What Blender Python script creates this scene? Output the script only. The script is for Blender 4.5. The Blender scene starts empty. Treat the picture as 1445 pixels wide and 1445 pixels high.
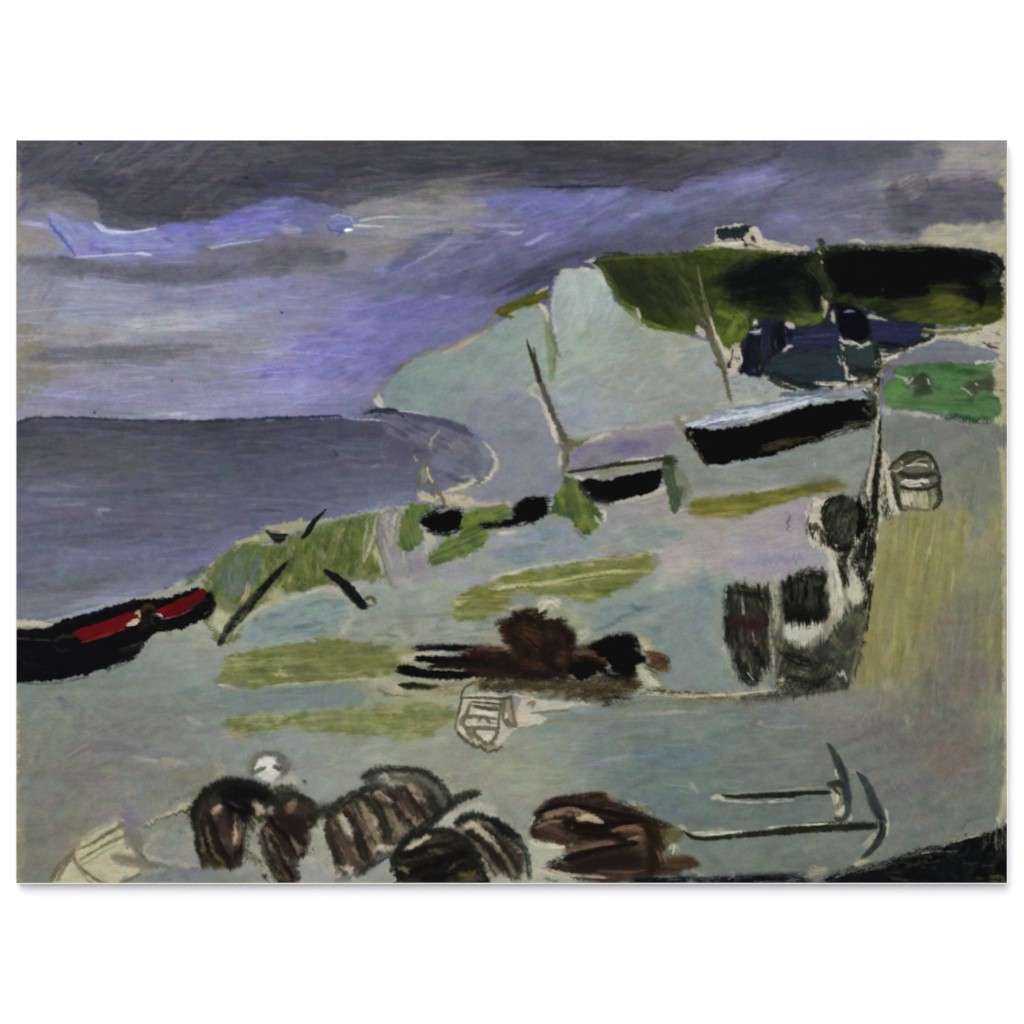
import bpy, math, random
import numpy as np

# ------------------------------------------------------------------ camera, sky, sun, exposure
scene = bpy.context.scene
SC = 0.8 / 1398.5            # metres per unit of the drawing grid (the panel is 0.80 m wide)
ZC = 1.50                    # height of the picture's centre above the ground
GAP, THICK = 0.0055, 0.0035  # stand-off from the wall, thickness of the panel
FRONT = -(GAP + THICK)
cam = bpy.data.objects.new("camera", bpy.data.cameras.new("camera"))
scene.collection.objects.link(cam)
cam.location = (0.0, FRONT - 2.4, ZC)
cam.rotation_euler = (math.radians(90), 0, 0)
cam.data.sensor_width = 36.0
cam.data.lens = 36.0 * 2.4 / (1445 * SC)
cam.data.clip_end = 200.0
scene.camera = cam

SUN_EL, SUN_AZ = 40.0, 14.0          # degrees up, degrees to the left of straight-on
world = bpy.data.worlds.new("World"); scene.world = world
world.use_nodes = True
wn = world.node_tree
sky = wn.nodes.new("ShaderNodeTexSky"); sky.sky_type = 'NISHITA'; sky.sun_disc = False
sky.sun_elevation = math.radians(SUN_EL)
sky.sun_rotation = math.radians(180.0 + SUN_AZ)
sky.dust_density = 1.6; sky.air_density = 1.0; sky.ozone_density = 1.2
bg = wn.nodes["Background"]; bg.inputs[1].default_value = 0.10
wn.links.new(sky.outputs[0], bg.inputs[0])
sl = bpy.data.lights.new("sun", 'SUN'); sl.energy = 1.5; sl.angle = math.radians(55); sl.color = (1.0, 0.94, 0.89)
sun = bpy.data.objects.new("sun", sl); scene.collection.objects.link(sun)
sun.rotation_euler = (math.radians(90 - SUN_EL), 0, math.radians(-SUN_AZ))
sun.location = (-1, -3, 4)
vs = scene.view_settings
vs.view_transform = 'Standard'; vs.look = 'None'; vs.gamma = 1.0; vs.exposure = 0.42
WHITE_GAIN = 1.19            # what a white matt surface on the wall receives, in display units
RELIEF = 0.5                 # how proud the paint stands, against a heavy impasto

# ------------------------------------------------------------------ the paint: colour and thickness laid stroke by stroke on a fine grid
X0, Y0, GW, GH = 23, 198, 1399, 1049
K = 3.6125
CROPS = {'A': (0, 0, 1.0)}
for r, oy in (('S', 190), ('M', 460), ('L', 700), ('B', 955)):
    for i, ox in enumerate((20, 370, 720, 1030)): CROPS[r + str(i + 1)] = (ox, oy, K)
RS = np.random.RandomState(7)
LAT = RS.rand(256, 256).astype(np.float32) * 2 - 1
GXX, GYY = np.meshgrid(np.arange(GW, dtype=np.float32) + X0, np.arange(GH, dtype=np.float32) + Y0)
RGB = np.zeros((GH, GW, 3), np.float32)
HT = np.zeros((GH, GW), np.float32)
ID = np.zeros((GH, GW), np.int16)
PARTS = []

def P(s):
    """'S1 10,20 30,40 M2 5,6' -> points on the grid; a third number is a half width."""
    out = []; c = CROPS['A']
    for t in s.split():
        if t in CROPS: c = CROPS[t]; continue
        v = [float(q) for q in t.split(',')]
        p = [c[0] + v[0] / c[2], c[1] + v[1] / c[2]]
        if len(v) > 2: p.append(v[2] / c[2])
        out.append(p)
    return np.array(out, np.float32)

def noise(x, y, seed=0):
    x = x + seed * 17.31; y = y + seed * 9.77
    xi = np.floor(x); yi = np.floor(y)
    fx = x - xi; fy = y - yi
    fx = fx * fx * (3 - 2 * fx); fy = fy * fy * (3 - 2 * fy)
    a = xi.astype(np.int32); b = yi.astype(np.int32)
    a0 = a & 255; a1 = (a + 1) & 255; b0 = b & 255; b1 = (b + 1) & 255
    return ((LAT[b0, a0] * (1 - fx) + LAT[b0, a1] * fx) * (1 - fy) + (LAT[b1, a0] * (1 - fx) + LAT[b1, a1] * fx) * fy)

def sstep(a, b, x):
    t = np.clip((x - a) / (b - a), 0, 1)
    return t * t * (3 - 2 * t)

def curve(p, n=6, closed=True):
    m = len(p); out = []
    rng = range(m) if closed else range(m - 1)
    for i in rng:
        if closed: a, b, c, d = p[i - 1], p[i], p[(i + 1) % m], p[(i + 2) % m]
        else: a, b, c, d = p[max(i - 1, 0)], p[i], p[i + 1], p[min(i + 2, m - 1)]
        for k in range(n):
            t = k / n
            out.append(0.5 * (2 * b + (c - a) * t + (2 * a - 5 * b + 4 * c - d) * t * t + (3 * b - a - 3 * c + d) * t ** 3))
    if not closed: out.append(p[-1])
    return np.array(out, np.float32)

def sdist(xx, yy, pts):
    best = np.full(xx.shape, 1e9, np.float32); ins = np.zeros(xx.shape, bool)
    n = len(pts)
    for i in range(n):
        ax, ay = pts[i]; bx, by = pts[(i + 1) % n]
        dx, dy = bx - ax, by - ay; L = dx * dx + dy * dy + 1e-9
        t = np.clip(((xx - ax) * dx + (yy - ay) * dy) / L, 0, 1)
        d = (xx - ax - t * dx) ** 2 + (yy - ay - t * dy) ** 2
        np.minimum(best, d, out=best)
        if ay != by: ins ^= ((ay > yy) != (by > yy)) & (xx < dx * (yy - ay) / dy + ax)
    d = np.sqrt(best)
    return np.where(ins, d, -d)

def window(x0, y0, x1, y1):
    return (slice(max(0, int(y0 - Y0)), min(GH, int(y1 - Y0) + 2)), slice(max(0, int(x0 - X0)), min(GW, int(x1 - X0) + 2)))

def tooth(xx, yy, seed=0):
    """the weave of the ground showing through thin paint, -1..1"""
    w = 0.35 * np.sin(xx * 2.1 + noise(xx / 7, yy / 40, 3)) * np.sin(yy * 2.0 + noise(xx / 40, yy / 7, 4))
    return np.clip(w + 0.55 * noise(xx / 1.9, yy / 1.9, seed + 5) + 0.45 * noise(xx / 5.5, yy / 4.5, seed + 6), -1, 1)

def part(key, name, parent=None, label=None):
    PARTS.append((key, name, parent, label)); return len(PARTS) - 1
def pid(key):
    for i, p in enumerate(PARTS):
        if p[0] == key: return i
    raise KeyError(key)

def lay(sl, a, col, h, key, ida=None):
    RGB[sl] = RGB[sl] * (1 - a[..., None]) + col * a[..., None]
    HT[sl] = HT[sl] * (1 - 0.55 * a) + np.clip(h, 0, 2) * a
    if key is not None:
        ID[sl][(a if ida is None else ida) > 0.5] = pid(key)

def field(s, ax=1.0, ay=2.0, pw=3.2):
    """a smooth colour plan from named spots 'x,y,r,g,b'"""
    q = np.array([[float(v) for v in t.split(',')] for t in s.split()], np.float32)
    xs, ys = GXX[::8, ::8], GYY[::8, ::8]
    num = np.zeros(xs.shape + (3,), np.float32); den = np.zeros(xs.shape, np.float32)
    for x, y, r, g, b in q:
        w = ((((xs - x) * ax) ** 2 + ((ys - y) * ay) ** 2) + 60.0) ** (-pw / 2)
        den += w; num += w[..., None] * np.array((r, g, b), np.float32)
    num /= den[..., None] * 255
    hh, ww = xs.shape
    fy = np.clip((GYY - Y0) / 8, 0, hh - 1.001); fx = np.clip((GXX - X0) / 8, 0, ww - 1.001)
    j = fy.astype(int); i = fx.astype(int); ty = (fy - j)[..., None]; tx = (fx - i)[..., None]
    return ((num[j, i] * (1 - tx) + num[j, i + 1] * tx) * (1 - ty) + (num[j + 1, i] * (1 - tx) + num[j + 1, i + 1] * tx) * ty).astype(np.float32)

SEED = [0]
def colour(sl, xx, yy, col, n1, n2, streak, patch):
    if isinstance(col, np.ndarray) and col.ndim == 3: base = col[sl]
    elif isinstance(col, list):
        cs = np.array(col, np.float32) / 255
        t = np.clip(0.5 + 0.55 * n1 + 0.5 * n2, 0, 0.999) * (len(cs) - 1)
        i = t.astype(int); f = (t - i)[..., None]
        base = cs[i] * (1 - f) + cs[np.minimum(i + 1, len(cs) - 1)] * f
    else: base = np.broadcast_to(np.array(col, np.float32) / 255, xx.shape + (3,))
    m = 1 + streak * n1 + patch * n2
    tint = np.stack([1 + 0.25 * patch * n2, np.ones_like(n2), 1 - 0.25 * patch * n2], -1)
    return np.clip(base * m[..., None] * tint, 0.005, 1)

def fill(key, s, col, rough=2.0, rs=9.0, soft=1.3, ang=0, streak=.07, sl_=55, sw=2.2, patch=.06, dry=None, op=1.0, smooth=True, h=.12, clip=None, rag=2.6):
    SEED[0] += 1; sd_ = SEED[0]
    pts = P(s)[:, :2]
    if smooth: pts = curve(pts, 5)
    m = 6 + rough
    sl = window(pts[:, 0].min() - m, pts[:, 1].min() - m, pts[:, 0].max() + m, pts[:, 1].max() + m)
    xx, yy = GXX[sl], GYY[sl]
    if xx.size == 0: return
    wx = xx + rough * (0.7 * noise(xx / rs, yy / rs, sd_) + 0.4 * noise(xx / 3, yy / 3, sd_ + 1))
    wy = yy + rough * (0.7 * noise(xx / rs, yy / rs, sd_ + 2) + 0.4 * noise(xx / 3, yy / 3, sd_ + 3))
    sd = sdist(wx, wy, pts)
    a0 = sstep(-soft, soft, sd)
    ae = sstep(-soft, soft, sd - rag * (.55 + .9 * tooth(xx, yy, sd_ + 11) + .5 * noise(xx / 14, yy / 8, sd_ + 12)))
    r = math.radians(ang); c_, s_ = math.cos(r), math.sin(r)
    u = xx * c_ + yy * s_; v = -xx * s_ + yy * c_
    v = v + 2.0 * noise(u / 45, v / 30, sd_)
    n1 = 0.6 * noise(u / sl_, v / sw, sd_ + 4) + 0.4 * noise(u / (sl_ * .5), v / (sw * 2.6), sd_ + 5)
    n2 = 0.6 * noise(xx / 26, yy / 17, sd_ + 6) + 0.4 * noise(xx / 9, yy / 7, sd_ + 7)
    a = ae * op
    if dry is not None:
        a = a * sstep(dry - .22, dry + .22, 0.55 * tooth(xx, yy, sd_) + 0.6 * n1 + 0.02 * np.minimum(sd, 12))
    if clip is not None: a = a * clip[sl]; a0 = a0 * clip[sl]
    lay(sl, a, colour(sl, xx, yy, col, n1, n2, streak, patch), h + .05 * n1, key, a0 if op > .45 else a0 * 0)

def stroke(key, s, col, soft=.22, dry=None, streak=.12, patch=.05, bw=1.4, op=1.0, rough=.25, h=.14, taper=0):
    """one pull of the brush along a curve; the third number of each point is the half width"""
    SEED[0] += 1; sd_ = SEED[0]
    p = P(s)
    if p.shape[1] == 2: p = np.concatenate([p, np.full((len(p), 1), 1.5, np.float32)], 1)
    q = curve(p, 6, closed=False)
    q[:, 2] *= 1.18
    wm = max(1.0, q[:, 2].max()) * 1.7 + 3
    sl = window(q[:, 0].min() - wm, q[:, 1].min() - wm, q[:, 0].max() + wm, q[:, 1].max() + wm)
    xx, yy = GXX[sl], GYY[sl]
    if xx.size == 0: return
    best = np.full(xx.shape, 1e9, np.float32); U = np.zeros_like(best); V = np.zeros_like(best); WW = np.ones_like(best)
    arc = 0.0
    for i in range(len(q) - 1):
        ax, ay, aw = q[i]; bx, by, bw_ = q[i + 1]
        dx, dy = bx - ax, by - ay; L = math.hypot(dx, dy) + 1e-6
        t = np.clip(((xx - ax) * dx + (yy - ay) * dy) / (L * L), 0, 1)
        ex, ey = xx - ax - t * dx, yy - ay - t * dy
        w = np.maximum(aw + t * (bw_ - aw), .35)
        d = np.sqrt(ex * ex + ey * ey) / w
        k = d < best
        best[k] = d[k]; U[k] = (arc + t * L)[k]; V[k] = ((-ex * dy + ey * dx) / L)[k]; WW[k] = w[k]
        arc += L
    b = 0.65 * noise(U / 26, V / bw, sd_) + 0.35 * noise(U / 10, V / (bw * 2.5), sd_ + 1)
    edge = 1 + np.minimum(.9 / WW, .35) * tooth(xx, yy, sd_ + 12) + rough * (0.6 * noise(U / 6, V / 2.5, sd_ + 2) + .5 * noise(xx / 2.3, yy / 2.3, sd_ + 3))
    sft = np.maximum(soft, .9 / WW)
    a0 = sstep(edge + sft, edge - sft, best)
    fl = min(.16 * arc, 9.0)
    ends = np.minimum(U, arc - U) / (fl + 1e-3) + .45 * noise(U / 8, V / 1.6, sd_ + 9) + .45
    a = a0 * op * np.clip(1.0 + .40 * b + .25 * noise(xx / 5, yy / 4, sd_ + 8) * (op < .94), .25, 1) * sstep(-.1, .75, ends)
    if dry is not None:
        a = a * sstep(dry - .25, dry + .25, .55 * b + .5 * tooth(xx, yy, sd_) + taper * (0.5 - U / arc))
    n2 = noise(xx / 16, yy / 12, sd_ + 6)
    lay(sl, a, colour(sl, xx, yy, col, b, n2, streak, patch), h + .06 * b, key, a0 if op > .45 else a0 * 0)

def mask(s, rough=2.0, soft=1.5, smooth=True):
    pts = P(s)[:, :2]
    if smooth: pts = curve(pts, 5)
    out = np.zeros((GH, GW), np.float32)
    sl = window(pts[:, 0].min() - 6, pts[:, 1].min() - 6, pts[:, 0].max() + 6, pts[:, 1].max() + 6)
    xx, yy = GXX[sl], GYY[sl]
    sd = sdist(xx + rough * noise(xx / 8, yy / 8, 91), yy + rough * noise(xx / 8, yy / 8, 92), pts)
    out[sl] = sstep(-soft, soft, sd)
    return out

def daubs(s, col, n, ln=(20, 60), wd=(2, 6), ang=0, jit=8, cj=.06, op=(.35, .85), clip=None, seed=1, bris=.07, dry=None):
    """many short strokes inside an outline, each with the colour planned for its own spot"""
    rnd = random.Random(seed)
    if isinstance(s, str):
        pts = P(s)[:, :2]; cm = mask(s) if clip is None else clip
        bx = (pts[:, 0].min(), pts[:, 1].min(), pts[:, 0].max(), pts[:, 1].max())
    else: bx = s; cm = clip
    done = 0; tries = 0
    while done < n and tries < n * 12:
        tries += 1
        x = rnd.uniform(bx[0], bx[2]); y = rnd.uniform(bx[1], bx[3])
        j, i = int(y - Y0), int(x - X0)
        if not (0 <= j < GH and 0 <= i < GW) or (cm is not None and cm[j, i] < .5): continue
        done += 1
        L = rnd.uniform(*ln) * .5; w = rnd.uniform(*wd) * .5
        a = math.radians((ang(x, y) if callable(ang) else ang) + rnd.gauss(0, jit))
        c_, s_ = math.cos(a), math.sin(a)
        ex = abs(L * c_) + abs(w * s_) + 4; ey = abs(L * s_) + abs(w * c_) + 4
        sl = window(x - ex, y - ey, x + ex, y + ey)
        xx, yy = GXX[sl] - x, GYY[sl] - y
        u = xx * c_ + yy * s_; v = -xx * s_ + yy * c_
        v = v + rnd.uniform(-.07, .07) * u * u / L
        sd_ = rnd.randrange(1, 200)
        b = noise(u / (L * .9 + 6), v / 1.5, sd_)
        al = sstep(1.3, .5, np.abs(v) / w) * sstep(1.05, .6, np.abs(u) / L + .22 * b) * rnd.uniform(*op)
        if dry is not None: al = al * sstep(dry - .25, dry + .25, b * .6 + .5 * tooth(GXX[sl], GYY[sl], sd_))
        if cm is not None: al = al * cm[sl]
        if isinstance(col, np.ndarray): base = col[j, i]
        else: base = np.array(rnd.choice(col), np.float32) / 255
        g = rnd.gauss(0, cj)
        base = base * (1 + g) * np.array([1 + rnd.gauss(0, cj * .22), 1 + rnd.gauss(0, cj * .12), 1 + rnd.gauss(0, cj * .3)], np.float32)
        lay(sl, al, np.clip(base[None, None] * (1 + bris * b)[..., None], .005, 1), .12 + .06 * b, None)


# wet edges dragged by the brush
def drag(A, dx, dy):
    fx = np.clip(GXX - X0 + dx, 0, GW - 1.001); fy = np.clip(GYY - Y0 + dy, 0, GH - 1.001)
    i = fx.astype(int); j = fy.astype(int); tx = (fx - i)[..., None]; ty = (fy - j)[..., None]
    return (A[j, i] * (1 - tx) + A[j, i + 1] * tx) * (1 - ty) + (A[j + 1, i] * (1 - tx) + A[j + 1, i + 1] * tx) * ty
def soften(A, k=1):
    for _ in range(k):
        B = A.copy()
        B[1:-1] = .25 * A[:-2] + .5 * A[1:-1] + .25 * A[2:]
        A = B.copy()
        A[:, 1:-1] = .25 * B[:, :-2] + .5 * B[:, 1:-1] + .25 * B[:, 2:]
    return A

def wet(where, hx=0.0, vy=0.0, blur=.8, seed=0, k=7, iso=1.0):
    """drag and blend the paint inside a soft region: hx sideways, vy downwards, blur in patches"""
    global RGB
    D = drag(RGB, where * (hx * noise(GXX / 34, GYY / 1.8, 201 + seed) + iso * noise(GXX / 4, GYY / 4, 203 + seed)), where * (vy * noise(GXX / 1.8, GYY / 26, 202 + seed) + iso * noise(GXX / 4, GYY / 4, 207 + seed)))
    w = (sstep(-.2, .5, noise(GXX / 46, GYY / 30, 204 + seed) + .4 * noise(GXX / 15, GYY / 11, 205 + seed)) * where * blur)[..., None]
    RGB = D * (1 - w) + soften(D, k) * w

# ------------------------------------------------------------------ the picture: colour plans
SKY = field("""30,210,100,98,102 60,225,84,86,88 100,225,88,88,98 150,215,86,88,94 200,215,90,88,98 250,220,96,94,106 300,210,88,88,92 350,212,74,76,74 400,212,82,82,80 460,210,74,76,68 550,210,66,68,64 650,210,68,70,66 750,212,62,62,58 850,210,66,66,60 950,210,78,78,72 1020,212,80,80,82 1080,215,88,88,98 1150,212,86,88,98 1250,210,90,92,98 1320,215,110,110,112 1350,215,155,153,143 1400,212,140,136,122
30,240,90,90,106 60,245,78,80,90 120,250,76,80,90 200,245,82,82,88 300,240,84,84,92 400,240,66,66,78 500,240,66,66,72 600,235,62,64,74 700,240,60,62,66 800,245,62,60,62 900,240,62,60,62 1000,240,70,68,72 1100,240,98,98,112 1200,240,92,94,106 1300,235,112,112,122 1350,235,145,143,140 1400,240,142,138,128
30,270,92,92,106 80,270,80,82,96 150,270,64,66,74 250,270,66,66,74 350,265,60,60,70 450,265,68,66,72 550,270,100,98,98 650,262,110,110,100 720,265,90,90,92 800,262,66,66,80 900,262,78,78,90 1000,260,110,110,135 1060,255,128,126,172 1150,265,100,100,122 1250,265,140,138,135 1300,270,98,96,104 1380,275,80,78,86
30,295,118,118,140 80,300,130,128,132 130,295,124,122,120 160,295,66,68,74 250,300,66,66,68 300,300,78,78,82 350,300,108,108,168 400,290,108,110,172 450,295,100,102,150 500,295,120,120,130 580,300,134,132,132 660,290,142,140,138 700,280,118,120,160 760,280,110,112,176 850,280,120,122,176 930,290,118,122,172 980,280,118,118,150 1050,290,96,96,114 1100,290,94,96,116 1200,285,104,106,122 1300,290,82,82,92 1390,295,84,82,92
35,325,140,138,134 80,320,122,124,186 120,330,122,128,178 180,340,128,134,176 250,330,124,126,190 320,325,122,122,186 380,315,112,112,180 430,310,108,110,166 480,320,130,135,160 560,325,140,138,140 640,320,138,136,138 700,320,118,120,160 780,315,112,112,176 850,320,112,116,168 930,310,96,100,146 980,320,88,90,112 1050,310,92,92,108 1100,310,118,118,160 1180,310,102,104,122 1250,300,104,104,116 1300,310,90,88,98 1390,310,96,94,102
35,350,136,134,130 80,350,134,138,170 120,358,130,132,180 200,355,128,132,174 260,345,122,124,184 300,355,106,106,118 370,350,110,108,112 430,345,108,106,112 480,345,124,122,124 550,350,132,128,126 600,340,108,112,138 640,345,116,116,140 700,335,108,108,148 780,335,112,114,164 830,335,98,100,140 900,335,90,92,112 950,340,92,92,106 1000,345,100,100,118 1100,340,108,108,128 1180,330,120,120,138 1250,320,118,118,132 1340,330,150,150,140 1400,330,165,163,138
40,380,118,118,128 100,375,104,106,116 200,375,98,100,110 300,375,102,102,110 400,370,98,98,106 450,375,106,106,114 520,375,118,118,132 560,385,110,116,156 620,375,112,112,150 680,370,108,108,150 740,365,98,100,138 790,360,88,90,118 830,355,78,80,98 900,350,86,88,104
40,410,118,120,130 80,410,120,122,136 150,405,128,132,150 200,405,116,120,134 280,400,120,122,144 350,400,124,124,158 420,400,122,122,148 480,400,108,108,130 540,410,106,106,132 600,405,104,104,136 650,400,92,94,126 700,405,84,86,118 740,395,76,78,100 770,385,70,72,90
40,440,128,128,132 100,440,134,138,154 160,440,126,130,148 230,435,120,126,142 300,430,124,126,148 400,430,122,122,152 450,435,116,114,136 500,430,120,116,176 560,430,110,108,172 620,425,104,104,162 660,420,106,106,162 690,430,104,106,142
40,470,134,132,128 100,465,140,138,138 180,460,138,140,146 240,455,150,152,158 300,455,140,142,154 380,460,124,124,142 440,460,122,118,142 490,460,120,114,186 550,460,110,104,176 600,460,108,106,160 650,460,110,112,154 680,465,110,112,146
40,500,122,120,106 80,500,108,108,114 150,500,112,112,120 250,495,114,112,122 330,490,120,118,126 380,500,128,130,138 420,495,124,118,176 470,490,116,112,186 520,490,112,106,180 570,490,108,106,162 600,490,106,106,150
40,530,120,118,108 100,535,128,126,136 180,530,128,128,144 250,530,122,124,138 320,535,116,118,130 370,525,124,118,184 430,520,118,112,182 490,520,112,108,176 540,520,104,102,152
40,565,126,124,142 100,560,128,128,156 180,560,128,128,154 250,560,124,124,150 300,565,126,126,148 360,550,128,126,168 430,550,128,124,180 490,550,120,118,166 540,555,110,110,138
40,585,130,128,138 120,585,118,120,134 200,585,124,126,142 250,583,144,146,158 320,580,128,128,156 400,578,122,120,160 480,578,116,116,158 530,570,104,106,134""")
_ex = np.clip(SKY[..., 2] - np.maximum(SKY[..., 0], SKY[..., 1]) - .09, 0, 1)
SKY[..., 2] -= .16 * _ex; SKY[..., 1] += .08 * _ex
SKY *= (1.0 + .09 * sstep(330, 400, GYY) * sstep(620, 420, GXX))[..., None]
for _F in (0,): SKY[..., 2] = np.maximum(SKY[..., 2], SKY[..., 0] * .99)
SEA = field("""30,605,70,74,84 100,600,74,78,96 200,605,72,74,92 300,605,66,66,78 400,605,70,70,88 500,605,72,74,92 580,605,72,74,98 640,615,78,80,98
30,635,84,88,92 80,630,80,82,90 150,630,84,86,94 200,635,88,90,100 250,635,80,84,98 350,630,74,76,92 450,625,76,80,98 520,630,86,88,108 600,630,84,86,108 650,640,98,100,118 680,640,112,112,122
40,655,88,90,98 100,650,86,88,96 170,655,86,90,96 230,660,92,94,108 300,655,78,82,100 400,660,84,86,106 500,665,88,90,112 560,670,90,92,112 620,670,98,100,124 660,670,102,104,118
40,695,94,96,118 100,690,100,102,122 160,690,88,90,108 250,690,86,88,106 350,690,84,86,104 450,690,88,90,112 530,690,92,96,118 580,700,98,102,122 640,690,108,110,122
40,725,92,94,116 100,725,92,94,112 170,725,88,90,108 260,725,86,88,106 350,720,86,88,108 400,725,90,92,112 480,720,96,100,124 550,712,110,116,140
40,760,90,92,112 100,760,86,88,108 170,755,84,86,106 250,760,90,92,116 300,750,92,94,116 350,755,94,96,128 390,745,96,98,124
40,790,96,98,120 90,790,102,104,128 150,785,98,100,126 220,785,96,98,124 290,785,100,102,130 330,775,104,106,140
40,825,94,96,116 100,830,92,96,106 160,815,94,98,112 230,810,100,104,124 280,800,106,108,132
40,855,104,108,120 90,860,110,116,128 150,850,118,122,140 200,835,112,116,138 240,820,102,108,132""")
SHORE = field("""680,600,128,134,142 720,580,130,138,140 660,560,128,142,138 740,640,122,128,142 720,690,120,124,134 760,700,124,128,138 850,590,138,142,138 900,560,142,146,138 950,540,140,146,140 860,620,130,126,134 920,620,128,122,138 960,620,128,134,146 980,660,122,130,138 1050,665,122,130,142 1130,650,120,128,138 1190,630,126,132,132 1220,600,128,134,128
570,800,140,142,140 540,760,148,150,138 590,790,132,134,142 640,800,140,142,150 700,790,140,146,150 760,780,128,146,150 800,765,132,140,152 850,745,136,134,140 900,725,140,136,140 950,720,146,142,140 890,760,134,144,142 960,740,150,148,136 1010,740,148,140,140 1080,745,152,142,148 1120,740,150,140,146 1000,790,156,146,146 1060,780,152,146,158 1110,790,148,140,156 960,790,164,160,152 1150,790,150,146,152
560,840,136,148,140 620,830,142,152,144 680,830,150,154,138 400,870,128,150,148 330,860,150,154,142 560,880,130,134,118 620,880,138,142,134 680,880,136,142,132 850,880,134,140,130 900,850,128,144,140 950,850,126,142,138 980,870,116,128,126 960,920,122,132,120 1000,830,122,138,138 1010,900,130,138,130 900,890,124,136,128 960,970,120,124,104 600,970,150,152,122 480,940,130,136,100
100,960,118,126,126 200,960,120,130,130 270,930,134,142,136 300,900,150,150,140 60,1000,116,126,122 150,1000,118,124,130 250,1000,118,124,124 300,1000,116,128,124 60,1060,122,124,112 150,1060,116,116,120 250,1060,120,122,126 320,1050,126,132,132 400,1060,130,138,140 60,1120,116,118,118 120,1100,116,114,108 200,1120,124,124,122 280,1100,124,124,112 350,1040,128,134,136 60,1180,114,116,106 120,1170,122,120,108 180,1150,128,124,128 230,1170,128,130,118 100,1200,130,126,110 250,1200,140,142,136 280,1230,118,122,130 60,1230,116,116,108
480,1060,134,140,132 560,1070,138,142,128 640,1090,136,138,126 500,1090,138,142,134 700,1100,140,142,126 740,1070,134,140,122 800,1040,122,136,130 860,1060,114,130,132 900,1030,110,122,124 950,1060,104,122,126 1000,1050,106,124,128 900,1100,106,124,132 950,1120,102,124,128 1050,1080,112,122,120 1100,1060,116,124,122 1100,1010,112,114,120 1160,1000,122,122,118 1000,1010,114,122,126 760,1110,142,144,126 800,1120,130,138,128 690,1150,138,138,130 740,1140,140,142,128
980,1200,110,122,118 1050,1200,112,124,116 1100,1200,108,120,110 1150,1200,118,124,118 1000,1160,104,118,116 1100,1150,104,118,116 1150,1220,106,114,114 600,1200,150,150,128 440,1210,150,152,136
1270,620,110,114,118 1330,620,112,116,116 1390,630,110,112,106 1380,700,112,116,106 1300,760,138,132,98 1270,800,150,146,88 1300,800,146,138,88 1340,740,138,134,102 1350,800,138,136,100 1260,860,144,140,84 1310,880,128,122,96 1240,920,130,128,96 1280,930,132,124,88 1370,860,116,116,96 1350,900,108,106,100 1400,900,124,122,86 1390,800,122,124,96 1400,740,136,134,92 1330,960,108,106,92 1380,960,110,104,96 1260,970,118,116,100 1210,980,118,116,112 1250,1040,112,110,110 1330,1020,106,106,100 1390,1040,114,118,104 1410,1000,132,132,106 1200,1080,112,118,116 1280,1100,112,112,114 1350,1070,122,106,98 1400,1090,118,122,112 1250,1160,116,118,120 1330,1150,108,114,112 1390,1140,108,118,110 1300,1190,112,116,116 1200,1200,116,124,118 1380,1180,116,122,116""", 1.0, 1.5)
_g = np.minimum(SHORE[..., 2], np.where(SHORE[..., 0] < SHORE[..., 1] - .01, SHORE[..., 1] - .012, 1.0)); SHORE[..., 2] = _g
_s = SHORE.mean(-1, keepdims=True); SHORE = _s + (SHORE - _s) * .82; SHORE[..., 2] -= .012
SHORE *= (1 - .05 * sstep(1000, 1060, GYY) * sstep(760, 860, GXX))[..., None]
CLIFF = field("""560,560,118,138,134 600,540,124,144,138 640,520,128,148,140 680,500,128,146,138 700,470,130,150,142 740,450,132,150,140 760,440,140,152,138 700,540,134,146,142 650,560,126,138,136 720,580,130,138,142 690,600,122,128,136 800,400,160,172,164 830,390,158,172,166 850,430,152,168,158 800,450,150,160,152 830,480,148,162,148 790,520,146,158,146 850,500,144,158,144 900,480,140,150,134 880,530,142,152,144 950,500,146,152,136 990,510,144,150,142 930,560,142,148,140 870,590,142,150,148 810,570,138,150,152 800,600,138,144,148 960,580,136,142,134 1010,560,140,146,136""", 1.3, 1.0)
HILL = field("""850,360,58,62,44 880,365,60,70,28 950,360,66,78,36 1000,355,72,84,34 1060,355,84,94,42 1110,355,92,100,50 870,390,44,48,34 900,400,46,54,30 940,410,52,60,34 900,430,46,54,28 880,420,58,70,26 960,400,68,78,44 940,450,60,68,30 980,430,72,80,48 900,450,74,90,28 960,470,72,88,26 1000,400,70,84,30 1010,440,76,92,30 1030,470,92,108,32 1040,400,40,44,30 1080,400,26,30,26 1120,380,28,34,28 1080,370,50,58,36 1140,390,62,72,40 1100,430,36,40,30 1120,450,64,74,38 1150,430,52,62,36 1140,460,84,96,44 1060,440,58,70,30 1150,370,50,60,40
1170,370,20,22,20 1200,380,8,8,14 1260,380,8,8,14 1330,385,12,12,20 1375,380,24,30,28 1390,400,34,40,34 1250,405,14,16,16 1210,410,28,34,24 1290,420,44,50,26 1230,425,46,54,28 1330,430,86,94,34 1290,440,78,86,32 1390,440,68,74,26 1350,450,84,92,40 1370,415,18,20,24 1180,440,14,16,24""", 1.0, 1.2)

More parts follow.
